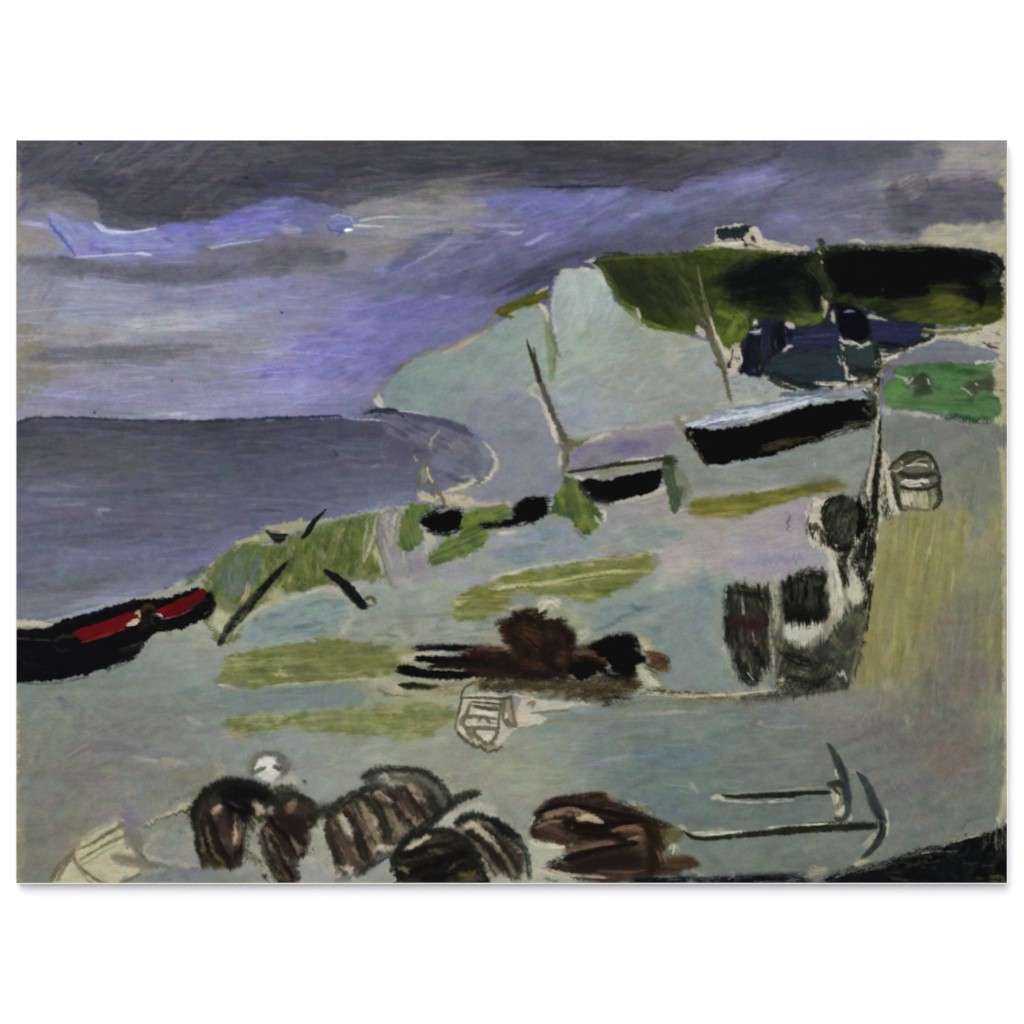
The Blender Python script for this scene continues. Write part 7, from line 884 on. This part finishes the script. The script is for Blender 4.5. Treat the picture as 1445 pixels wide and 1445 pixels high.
# barrels and quay
for s in ("L3 1110,470,10 1105,600,12 1120,760,10", "L3 1160,820,12 1210,930,14 1270,940,10", "L3 1150,480,12 1240,500,14 1330,520,10", "L3 1240,770,12 1280,860,14", "L4 270,470,10 380,400,12 480,420,10", "L4 270,560,12 380,590,16 490,580,12", "L4 260,800,16 350,840,22 430,860,16", "L4 300,930,12 400,960,14 500,930,12"): smudge(s, INK, .8, .05)
for s in ("L3 1340,440,7 1365,560,8 1360,700,8", "L4 205,440,6 225,560,9 215,700,9 225,900,8", "L3 1180,520,4 1190,600,5", "L3 1240,700,5 1250,760,5", "L4 290,380,5 420,365,5", "L4 500,420,6 515,520,8", "L3 1100,440,5 1095,520,5", "L4 160,870,3 190,930,4 250,940,4", "L3 1210,900,3 1240,940,4"): smudge(s, (150, 150, 128), .75, .15, .6)
for s in ("L4 690,60,14 700,200,18 680,330,18", "L4 660,260,12 640,340,14 690,430,12", "L4 600,280,10 570,350,12 590,460,9", "M4 760,620,8 745,800,10 735,960,12", "M4 690,860,8 700,960,10", "L4 720,440,9 700,560,10 690,680,8", "M4 470,940,10 500,890,10 580,870,10", "L4 480,180,12 540,260,12 620,260,12"): smudge(s, (22, 23, 19), .85, .1)
for s in ("L4 620,400,10 650,450,16 650,520,14", "L4 535,360,12 550,470,16 555,600,14", "M4 800,720,9 820,830,12 845,960,12"): smudge(s, (186, 183, 164), .75, .1, .5)
for s in ("L4 700,580,8 660,760,9 620,920,8",): smudge(s, (98, 98, 74), .7, .1)
# bucket
for s in ("M4 815,725,6 850,690,7 930,650,7 1000,652,7 1045,700,7 1068,790,7", "M4 830,760,7 845,850,8 868,930,7", "M4 1065,800,6 1070,880,7 1040,930,7", "M4 870,820,4 930,832,5 1010,830,5 1060,800,5", "M4 870,750,6 950,770,8 1040,755,6"): smudge(s, (44, 44, 33), .85, -.1, .5)
# pots: black ribs and smoke joining them to the ground
for s in ("B1 900,720,12 930,640,14 1000,570,14 1110,535,14 1240,560,13 1340,640,11", "B1 1050,610,20 1150,590,26 1270,600,22", "B1 925,740,9 940,860,10 975,960,9", "B1 990,720,9 1030,840,11 1090,960,9", "B1 1090,700,12 1120,760,14 1150,720,10", "B1 1195,720,8 1190,820,9 1150,930,8", "B1 1330,640,12 1420,620,16 B2 60,600,14 170,600,12 260,660,10 290,720,8", "B2 70,690,14 150,740,18 230,770,12", "B2 0,780,7 70,860,10 170,970,9", "B2 20,900,7 90,990,9 130,1050,7", "B2 200,820,7 220,900,8", "B1 1262,790,7 1280,900,8 1340,1040,8",
    "B2 290,690,14 350,690,16 420,640,14 500,590,13 590,560,12", "B2 330,760,9 360,880,11 420,1000,9", "B2 450,690,8 500,820,10 540,950,9", "B2 530,620,9 600,760,11 640,870,9", "B2 620,590,8 700,700,10 760,790,8", "B2 690,560,8 780,650,10 850,740,8", "B2 510,515,9 570,475,10 700,470,9 830,490,10 930,570,10 960,660,9", "B2 850,600,16 890,680,20 880,730,14", "B2 690,850,8 800,780,10 930,690,10 1030,615,12 1110,592,7",
    "B2 668,990,9 690,890,11 780,810,11 900,780,11 1020,825,11 1110,930,10 1145,1050,8", "B2 700,960,9 850,900,12 1000,880,9", "B2 720,1030,12 880,985,14 1060,990,10", "B2 990,745,8 1060,705,9 1150,725,9 1260,790,10 1350,910,9 1360,1020,7", "B2 1050,790,7 1150,870,10 1230,990,9", "B2 1130,770,7 1230,870,10 1310,1000,8", "B2 480,1010,8 580,945,9 680,895,7"): smudge(s, (30, 31, 25), .62, .06, .75)
for s in ("B1 1010,690,8 1045,665,10", "B1 1130,750,6 1125,850,8", "B1 1240,640,8 1265,680,9", "B2 140,650,8 165,640,9", "B2 405,710,8 440,770,12", "B2 560,700,7 600,800,8", "B2 590,870,8 640,870,8", "B2 1040,765,7 1100,770,9 1190,840,7", "B2 740,880,7 850,815,7", "B2 420,985,10 450,975,9", "B2 600,590,6 660,640,7", "B2 760,570,8 800,630,7", "B2 1120,930,7 1160,1010,9"): smudge(s, (172, 160, 136), .8, .05, .5)
for s in ("B1 1000,960,8 1060,975,9", "B2 860,880,7 920,890,8", "B2 1020,1000,8 1070,1000,8", "B2 60,1000,7 120,1030,7"): smudge(s, (98, 92, 54), .7, .15)
for s in ("B1 1210,800,22 1240,900,26 1270,980,20", "B2 250,800,20 300,880,26 320,980,22", "B2 1190,620,24 1260,690,26 1340,780,22", "B2 880,470,12 960,520,16 1000,580,12"): smudge(s, (128, 130, 116), .6, .05, .9)
wet(mask("A 250,1060 760,1060 760,1250 250,1250", 6, soft=12), .8, 1.4, .55, 95, 3)
# bundle and anchors
for s in ("B3 110,790,9 140,710,11 220,640,11 360,615,10 480,600,8", "B3 560,650,12 680,715,14 800,770,12", "B3 700,760,18 750,860,24 730,980,22", "B3 330,790,14 460,780,14 600,745,12", "B3 200,960,9 330,910,14 480,880,12 620,850,10", "B3 330,980,16 480,960,20 660,950,20"): smudge(s, (36, 27, 22), .75, .0)
for s in ("B3 790,800,16 850,810,18 880,810,10", "B3 760,880,12 780,950,14", "B3 640,640,10 720,690,12"): smudge(s, (96, 88, 58), .6, .1)
for s in ("B3 100,830,9 170,860,11 270,870,9", "B3 130,960,8 200,990,10 320,1020,8", "B3 840,860,6 830,900,6", "B3 100,760,6 120,720,6"): smudge(s, (174, 170, 148), .8, .1, .5)
for s in ("B3 1100,608,4 1300,612,6 1445,606,6 B4 150,603,6 350,597,6 500,588,6", "B3 900,800,4 1000,828,6 1200,806,7 1440,788,9 B4 250,792,10 500,768,12 740,762,8"): smudge(s, (30, 34, 26), .85, -.05, .5)
for s in ("B4 505,350,5 550,440,9 585,540,11 600,640,10", "B4 650,490,4 710,580,9 760,690,12 785,735,8", "B4 785,760,8 765,830,9 700,905,6"): smudge(s, (40, 48, 48), .6, .1, .7)
for s in ("B3 1080,635,4 1250,640,5 1440,628,5 B4 200,622,4", "B3 930,800,5 1050,800,7 1200,790,5", "B4 200,768,3 450,752,4 600,745,3", "B4 545,600,5 540,640,6", "B4 550,690,7 575,670,7", "B4 800,690,4 808,760,4"): smudge(s, (178, 176, 158), .85, .05, .45)
for s in ("B4 20,650,10 200,650,12 420,625,10", "B4 640,560,14 690,650,16"): smudge(s, (92, 104, 98), .5, .0, .9)
for s, c in (("B3 130,770,7 200,740,9 260,735,6", (120, 92, 70)), ("B3 180,700,6 300,672,8 380,690,6", (128, 104, 80)), ("B3 345,722,6 400,722,9 470,742,6", (174, 160, 126)), ("B3 520,785,7 600,765,9 670,778,6", (116, 90, 66)), ("B3 600,830,4 650,815,5", (146, 116, 88)), ("B3 300,885,6 420,865,8 520,845,6", (104, 84, 66)), ("B3 200,985,4 320,1012,5 480,1022,5", (150, 140, 114)), ("B3 450,990,5 600,995,6 690,985,4", (84, 68, 54))):
    stroke(None, s, c, op=.85, soft=.4, rough=.5, streak=.2)
for s in ("B3 330,755,9 430,770,10 540,748,8 690,735,6", "B3 350,800,8 470,808,10 560,795,7", "B3 150,690,6 260,652,7 400,668,7 560,700,7 680,725,6", "B3 280,935,8 380,900,9 500,872,8 650,850,6", "B3 300,765,8 290,745,8 310,738,8 328,760,8"):
    stroke(None, s, (26, 20, 17), op=.92, soft=.4, rough=.45, streak=.2)
# rock and the dark foot of the picture
for s in ("B4 480,1045,12 620,1005,18 800,985,22", "B4 760,975,10 900,920,14 1050,880,12", "B4 900,1000,18 1100,960,22 1300,930,18", "B4 1260,830,12 1400,790,12", "B3 620,1045,8 760,1040,9 900,1035,9", "B3 950,1040,9 1150,1035,10 1400,1030,10", "B4 60,1040,9 250,1030,10 420,1045,8"): smudge(s, (16, 18, 19), .85, .1)
for s in ("B4 1080,850,5 1200,820,6 1330,795,5", "B4 980,900,4 1080,880,5", "B4 640,960,6 700,945,7", "B4 420,1000,7 480,985,8", "B3 1110,1030,5 1140,1010,6"): smudge(s, (150, 146, 122), .75, .15, .5)
for s in ("B4 1355,790,3 1350,870,4", "B4 1378,770,3 1372,860,4", "B4 1400,750,4 1404,850,5", "B4 1330,800,3 1325,850,3"): smudge(s, (92, 94, 66), .7, .15, .5)
# loose horizontal lights over shore, sea and sky
FULL = np.ones((GH, GW), np.float32)
def lights(box, n, plan, gain, seed, ln=(20, 70), wd=(1.5, 4), ang=-4, op=(.2, .5), clip=None): daubs(box, np.clip(plan * gain, 0, 1), n, ln, wd, ang, 6, .05, op, clip=FULL if clip is None else clip, seed=seed, dry=.05)
OPEN = (np.isin(ID, [pid('shore'), pid('puddle'), pid('greystrip'), pid('puddle2')])).astype(np.float32)
lights((700, 990, 1150, 1120), 120, SHORE, 1.13, 71, clip=OPEN); lights((700, 990, 1250, 1180), 120, SHORE, .90, 72, clip=OPEN)
lights((300, 1030, 720, 1110), 70, SHORE, 1.08, 73, clip=OPEN, ang=-8); lights((30, 960, 330, 1230), 90, SHORE, 1.10, 74, clip=OPEN, ang=-30); lights((30, 960, 330, 1230), 80, SHORE, .92, 75, clip=OPEN, ang=-10)
lights((850, 700, 1140, 830), 80, SHORE, 1.12, 76, clip=OPEN, ang=-12); lights((1240, 600, 1410, 1180), 110, SHORE, 1.12, 77, clip=OPEN, ang=-80); lights((1240, 900, 1410, 1180), 90, SHORE, .90, 78, clip=OPEN, ang=-60)
SK = (np.isin(ID, [pid(k) for k in ('sky', 'storm', 'gap', 'bluearm', 'bluelow', 'rightcloud', 'longcloud')])).astype(np.float32)
lights((30, 370, 520, 580), 110, SKY, 1.16, 81, ln=(40, 130), wd=(2, 6), ang=-2, clip=SK); lights((30, 370, 520, 580), 80, SKY, .90, 82, ln=(40, 120), wd=(2, 6), ang=-2, clip=SK)
lights((480, 270, 720, 350), 60, SKY, 1.14, 83, ln=(40, 120), wd=(2, 5), ang=-2, clip=SK); lights((600, 270, 1050, 400), 90, SKY, 1.13, 84, ln=(30, 90), wd=(2, 6), ang=-20, clip=SK); lights((1050, 230, 1400, 350), 60, SKY, 1.13, 85, ln=(30, 100), wd=(2, 6), ang=-10, clip=SK)
lights((30, 200, 1000, 260), 90, SKY, 1.14, 86, ln=(30, 110), wd=(1.5, 4), ang=-4, clip=SK); lights((150, 230, 1000, 262), 70, SKY, .82, 87, ln=(40, 140), wd=(2, 5), ang=-3, clip=SK)
SE = (np.isin(ID, [pid('sea')])).astype(np.float32)
lights((30, 600, 640, 860), 130, SEA, 1.15, 88, ln=(40, 140), wd=(1.5, 6), ang=-2, clip=SE); lights((30, 600, 640, 860), 110, SEA, .88, 89, ln=(40, 140), wd=(1.5, 6), ang=-2, clip=SE)

# closing touches
for s, c, o in (("S1 180,400,14 230,440,18 300,520,18", (146, 150, 194), .7), ("S1 330,470,14 450,520,20 640,530,18 780,500,10", (138, 144, 190), .65), ("S1 420,560,10 600,570,14 800,560,10", (146, 152, 192), .6), ("S1 410,452,5 460,490,7 560,500,6 720,480,4", (196, 200, 222), .6), ("S1 310,622,4 450,616,5 620,604,4", (190, 192, 214), .5), ("S1 1000,577,4 1080,562,5 1200,545,4", (176, 178, 202), .5), ("S1 30,450,8 100,455,10 165,465,9", (166, 166, 186), .6), ("S2 470,462,4 560,467,5 620,468,3", (200, 200, 196), .8), ("S2 500,436,5 600,422,6 700,420,4", (180, 180, 172), .7), ("S2 560,480,14 760,500,18 880,470,12", (150, 150, 154), .5)):
    stroke(None, s, c, op=o, soft=.5, streak=.16, bw=1.2, rough=.3)
for s in ("S3 1055,556,7 1120,555,9 1185,552,8", "S3 1235,480,9 1262,500,13 1275,550,12", "S3 1290,568,5 1380,578,6 1440,590,5"): stroke('cottage', s, (200, 195, 174), op=.95, soft=.4, rough=.3)
stroke('cottageroof', "S3 1060,488,8 1130,495,14 1205,488,10", (34, 43, 45), op=.93, soft=.4)
for s, c in (("L3 560,975,7 700,1000,8 900,1012,8 1150,1010,8 1330,1005,8", (96, 92, 66)), ("L3 700,985,4 860,1000,5 1000,1005,4", (58, 54, 38)), ("L3 900,1030,6 1200,1030,7 1430,1028,7 L4 120,1035,8", (84, 82, 62)), ("L4 60,1030,7 240,1012,9 420,1000,9 600,965,8", (56, 55, 43))): smudge(s, c, .7, .22)
for s in ("L3 650,1005,5 800,1012,6 1000,1015,6 1200,1005,6 1350,992,7",): smudge(s, (172, 168, 144), .7, .18, .5)
for s in ("B4 620,1000,8 760,965,10 900,915,9 1050,865,8 1250,805,7", "B4 900,960,7 1000,940,7", "B4 1060,900,6 1160,890,6", "B4 1180,960,5 1260,950,5"): smudge(s, (84, 86, 76), .6, .3, .8)
for s in ("B4 1300,800,4 1298,870,4", "B4 1360,780,4 1356,880,4", "B4 1390,770,4 1388,860,4", "B4 1408,800,4 1408,900,4"): smudge(s, (104, 106, 78), .7, .2, .5)
# the knob over the first pot
stroke(None, "B1 1215,500,9 1228,430,13 1270,395,13 1335,398,12 1385,450,16 1372,495,13", (92, 94, 80), op=.8, soft=.55, dry=-.3, rough=.5)
fill('buoy', "B1 1228,480 1235,440 1260,412 1310,410 1338,435 1328,460 1352,480 1342,505 1300,540 1258,515", [(190, 188, 172), (198, 196, 182)], rough=2, rag=1)
stroke('buoy', "B1 1230,490,7 1250,475,10 1280,463,6", (84, 84, 70), op=.9); stroke('buoy', "B1 1325,455,5 1340,470,9 1362,467,7", (84, 85, 72), op=.9)
# crate lines again
for s in ("B1 190,1040,4 235,965,5 310,880,5", "B1 225,1045,3 270,960,4 320,900,4", "B1 325,880,4 420,835,5 550,750,6", "B1 335,935,4 440,870,5 565,812,4", "B1 300,905,5 340,975,6 450,1055,5", "B1 550,1050,4 640,1005,5"): stroke(None, s, (104, 100, 76), op=.8, soft=.5, dry=-.2, rough=.5)

for s in ("B1 1180,760,14 1200,850,22 1230,940,26", "B1 1210,720,10 1240,760,14", "B2 250,800,14 290,880,18 310,960,16", "B2 330,990,12 360,1030,12"): stroke(None, s, (152, 151, 131), op=.7, dry=-.15, soft=.8, rough=.5)
for s in ("B1 1165,760,9 1180,860,10 1160,960,9", "B1 1250,790,8 1270,900,9", "B1 1190,900,12 1250,960,14", "B2 235,800,8 245,900,9", "B2 330,760,9 345,860,10"): smudge(s, (58, 56, 44), .6, .2, .9)
stroke(None, "L3 1375,470,9 1385,640,11 1375,800,12 L4 225,930,12", (112, 113, 92), op=.7, dry=-.1, soft=.9, rough=.5)
smudge("L4 520,600,14 570,540,14 600,600,16", (150, 150, 128), .6, .1, .8)
for s in ("L4 560,660,16 640,620,18 670,700,16", "L4 520,720,16 580,780,18"): smudge(s, (92, 93, 70), .6, .1, .9)
wet(mask("A 250,1060 480,1060 480,1250 250,1250", 6, soft=12), .6, 1.0, .4, 131, 3)
# the whole surface settles: a breath of softness, slightly greyed colour
RGB = .5 * RGB + .5 * soften(RGB, 1)
HT = soften(HT, 1)
_m = noise(GXX / 3.1, GYY / 2.6, 71) * .012 + noise(GXX / 11, GYY / 9, 72) * .014
_c = np.stack([noise(GXX / 9, GYY / 7, 301 + k) * .010 + noise(GXX / 24, GYY / 15, 311 + k) * .010 for k in range(3)], -1)
RGB = np.clip(RGB + (_m[..., None] + _c) * (.35 + .65 * sstep(.1, .4, RGB.mean(-1, keepdims=True))), .01, 1)
_l = (RGB * np.array([.3, .59, .11], np.float32)).sum(-1, keepdims=True)
RGB = _l + (RGB - _l) * .93
RGB = np.clip(.455 + (RGB - .455) * 1.08, .008, 1)

# ------------------------------------------------------------------ materials
def new_mat(name):
    m = bpy.data.materials.new(name); m.use_nodes = True
    return m, m.node_tree.nodes, m.node_tree.links, m.node_tree.nodes["Principled BSDF"]

def paint_material(name, rough, bump, seed):
    """dried paint: the pigment laid down by the brush, broken by fine grain, with a faint satin and a fine tooth"""
    m, N, L, b = new_mat(name)
    at = N.new("ShaderNodeAttribute"); at.attribute_name = "pigment"
    tc = N.new("ShaderNodeTexCoord")
    mp = N.new("ShaderNodeMapping"); mp.inputs["Location"].default_value = (seed * 1.7, seed * .9, seed * 2.3)
    L.new(tc.outputs["Object"], mp.inputs["Vector"])
    n1 = N.new("ShaderNodeTexNoise"); n1.inputs["Scale"].default_value = 520; n1.inputs["Detail"].default_value = 3
    L.new(mp.outputs[0], n1.inputs["Vector"])
    r = N.new("ShaderNodeMapRange"); r.inputs[1].default_value = .25; r.inputs[2].default_value = .75
    r.inputs[3].default_value = .93; r.inputs[4].default_value = 1.07
    L.new(n1.outputs[0], r.inputs[0])
    mx = N.new("ShaderNodeVectorMath"); mx.operation = 'SCALE'
    L.new(at.outputs["Color"], mx.inputs[0]); L.new(r.outputs[0], mx.inputs["Scale"])
    L.new(mx.outputs[0], b.inputs["Base Color"])
    n2 = N.new("ShaderNodeTexNoise"); n2.inputs["Scale"].default_value = 60; n2.inputs["Detail"].default_value = 2
    L.new(mp.outputs[0], n2.inputs["Vector"])
    r2 = N.new("ShaderNodeMapRange"); r2.inputs[3].default_value = rough - .1; r2.inputs[4].default_value = rough + .1
    L.new(n2.outputs[0], r2.inputs[0]); L.new(r2.outputs[0], b.inputs["Roughness"])
    b.inputs["Specular IOR Level"].default_value = .03
    bp = N.new("ShaderNodeBump"); bp.inputs["Strength"].default_value = bump; bp.inputs["Distance"].default_value = .0002
    L.new(n1.outputs[0], bp.inputs["Height"]); L.new(bp.outputs[0], b.inputs["Normal"])
    return m

def plaster_material(name, base, scale):
    m, N, L, b = new_mat(name)
    tc = N.new("ShaderNodeTexCoord")
    n = N.new("ShaderNodeTexNoise"); n.inputs["Scale"].default_value = scale; n.inputs["Detail"].default_value = 6
    L.new(tc.outputs["Object"], n.inputs["Vector"])
    cr = N.new("ShaderNodeValToRGB")
    cr.color_ramp.elements[0].color = (base[0] * .985, base[1] * .985, base[2] * .985, 1)
    cr.color_ramp.elements[1].color = (min(1, base[0] * 1.01), min(1, base[1] * 1.01), min(1, base[2] * 1.01), 1)
    L.new(n.outputs[0], cr.inputs[0]); L.new(cr.outputs[0], b.inputs["Base Color"])
    b.inputs["Roughness"].default_value = .9; b.inputs["Specular IOR Level"].default_value = .1
    bp = N.new("ShaderNodeBump"); bp.inputs["Strength"].default_value = .05; bp.inputs["Distance"].default_value = .0005
    L.new(n.outputs[0], bp.inputs["Height"]); L.new(bp.outputs[0], b.inputs["Normal"])
    return m

# ------------------------------------------------------------------ the place: a white wall over a pale floor
def box(name, x0, x1, y0, y1, z0, z1, mat, parent=None, bevel=0):
    v = [(x, y, z) for x in (x0, x1) for y in (y0, y1) for z in (z0, z1)]
    f = [(0, 1, 3, 2), (4, 6, 7, 5), (0, 4, 5, 1), (2, 3, 7, 6), (0, 2, 6, 4), (1, 5, 7, 3)]
    me = bpy.data.meshes.new(name); me.from_pydata(v, [], f); me.update()
    o = bpy.data.objects.new(name, me); scene.collection.objects.link(o)
    me.materials.append(mat)
    if bevel:
        md = o.modifiers.new("bevel", 'BEVEL'); md.width = bevel; md.segments = 2
    if parent: o.parent = parent
    return o
white = plaster_material("white_wall_paint", (.90, .90, .90), 30)
wall = box("wall", -4, 4, 0, .2, 0, 3.2, white); wall["label"] = "plain bright white wall behind the unframed painting"; wall["category"] = "wall"
ground = box("ground", -40, 40, -40, .0, -.2, -.004, plaster_material("pale_screed", (.5, .5, .5), 4)); ground["kind"] = "structure"

# ------------------------------------------------------------------ the picture as one thing: a thin panel and the paint on it
pic = bpy.data.objects.new("painting", None); scene.collection.objects.link(pic)
pic.location = (0, 0, ZC)
pic["label"] = "unframed grey and violet painting of boats, cliffs and lobster pots hung on the white wall"
pic["category"] = "painting"
hw, hh = .4, .3
cx = ((X0 + (GW - 1) / 2) - 722.5) * SC; cz = (722.5 - (Y0 + (GH - 1) / 2)) * SC
RIM = .0004
panel = box("backing_panel", cx - GW * SC / 2 - RIM, cx + GW * SC / 2 + RIM, FRONT, -GAP, cz - GH * SC / 2 - RIM, cz + GH * SC / 2 + RIM,
            plaster_material("white_panel_edge", (.84, .84, .83), 80), pic, .00015)
panel["label"] = "thin white panel whose edge shows around the paint"
batten = plaster_material("raw_pine", (.55, .42, .28), 25)
for zz in (cz + .2, cz - .2): box("hanging_batten", cx - .25, cx + .25, -GAP, -.0002, zz - .015, zz + .015, batten, pic)

LINE = np.where(RGB <= .04045, RGB / 12.92, ((RGB + .055) / 1.055) ** 2.4).astype(np.float32) / WHITE_GAIN
LINE = np.clip(LINE, .002, .85)
edge = np.minimum(np.minimum(GXX - X0, X0 + GW - 1 - GXX), np.minimum(GYY - Y0, Y0 + GH - 1 - GYY))
mm = np.clip(HT, 0, .8) * RELIEF + .10
mm = mm * sstep(-1, 3, edge) + .02
VX = (GXX - 722.5) * SC; VZ = (722.5 - GYY) * SC; VY = FRONT - mm * .001
CO = np.stack([VX, VY, VZ], -1).reshape(-1, 3).astype(np.float32)
CL = np.concatenate([LINE.reshape(-1, 3), np.ones((GW * GH, 1), np.float32)], 1).astype(np.float32)
QID = ID[:-1, :-1].copy()
idx = np.arange(GW * GH, dtype=np.int32).reshape(GH, GW)
A_, B_, C_, D_ = idx[:-1, :-1], idx[1:, :-1], idx[1:, 1:], idx[:-1, 1:]
OBJ = {}
def islands(sel):
    left = set(map(tuple, np.argwhere(sel).tolist())); out = []
    while left:
        st = [left.pop()]; isl = []
        while st:
            c = st.pop(); isl.append(c)
            for d in ((c[0] + 1, c[1]), (c[0] - 1, c[1]), (c[0], c[1] + 1), (c[0], c[1] - 1)):
                if d in left: left.remove(d); st.append(d)
        out.append(isl)
    return sorted(out, key=len, reverse=True)
# bare ground: the shore and the sky take the specks, every larger bare patch is a piece of its own
JOBS = []
for k, (key, name, par, label) in enumerate(PARTS):
    if key != 'primer': continue
    for n, isl in enumerate(islands(QID == k)):
        ii = np.array(isl)
        if len(isl) < 150: QID[ii[:, 0], ii[:, 1]] = pid('sky') if ii[0, 0] < 380 else pid('shore')
        else:
            m = np.zeros(QID.shape, bool); m[ii[:, 0], ii[:, 1]] = True
            JOBS.append(('primer%d' % n, name, par, None, m))
for k, (key, name, par, label) in enumerate(PARTS):
    if key != 'primer': JOBS.append((key, name, par, label, QID == k))
for k, (key, name, par, label, sel) in enumerate(JOBS):
    nf = int(sel.sum())
    if nf < 30: print("thin part", key, nf); continue
    quads = np.stack([A_[sel], B_[sel], C_[sel], D_[sel]], 1)
    used, inv = np.unique(quads.ravel(), return_inverse=True)
    me = bpy.data.meshes.new(name)
    me.vertices.add(len(used)); me.vertices.foreach_set("co", CO[used].ravel())
    me.loops.add(nf * 4); me.loops.foreach_set("vertex_index", inv.astype(np.int32).ravel())
    me.polygons.add(nf)
    me.polygons.foreach_set("loop_start", np.arange(0, nf * 4, 4, dtype=np.int32))
    me.polygons.foreach_set("loop_total", np.full(nf, 4, np.int32))
    me.polygons.foreach_set("use_smooth", np.ones(nf, bool))
    ca = me.color_attributes.new("pigment", 'FLOAT_COLOR', 'POINT'); ca.data.foreach_set("color", CL[used].ravel())
    me.update(); me.validate()
    me.materials.append(paint_material(name + "_paint", .62 if par is None else .55, .25, k))
    o = bpy.data.objects.new(name, me); scene.collection.objects.link(o)
    o.parent = OBJ.get(par, pic) if par else pic
    if label: o["label"] = label
    OBJ[key] = o
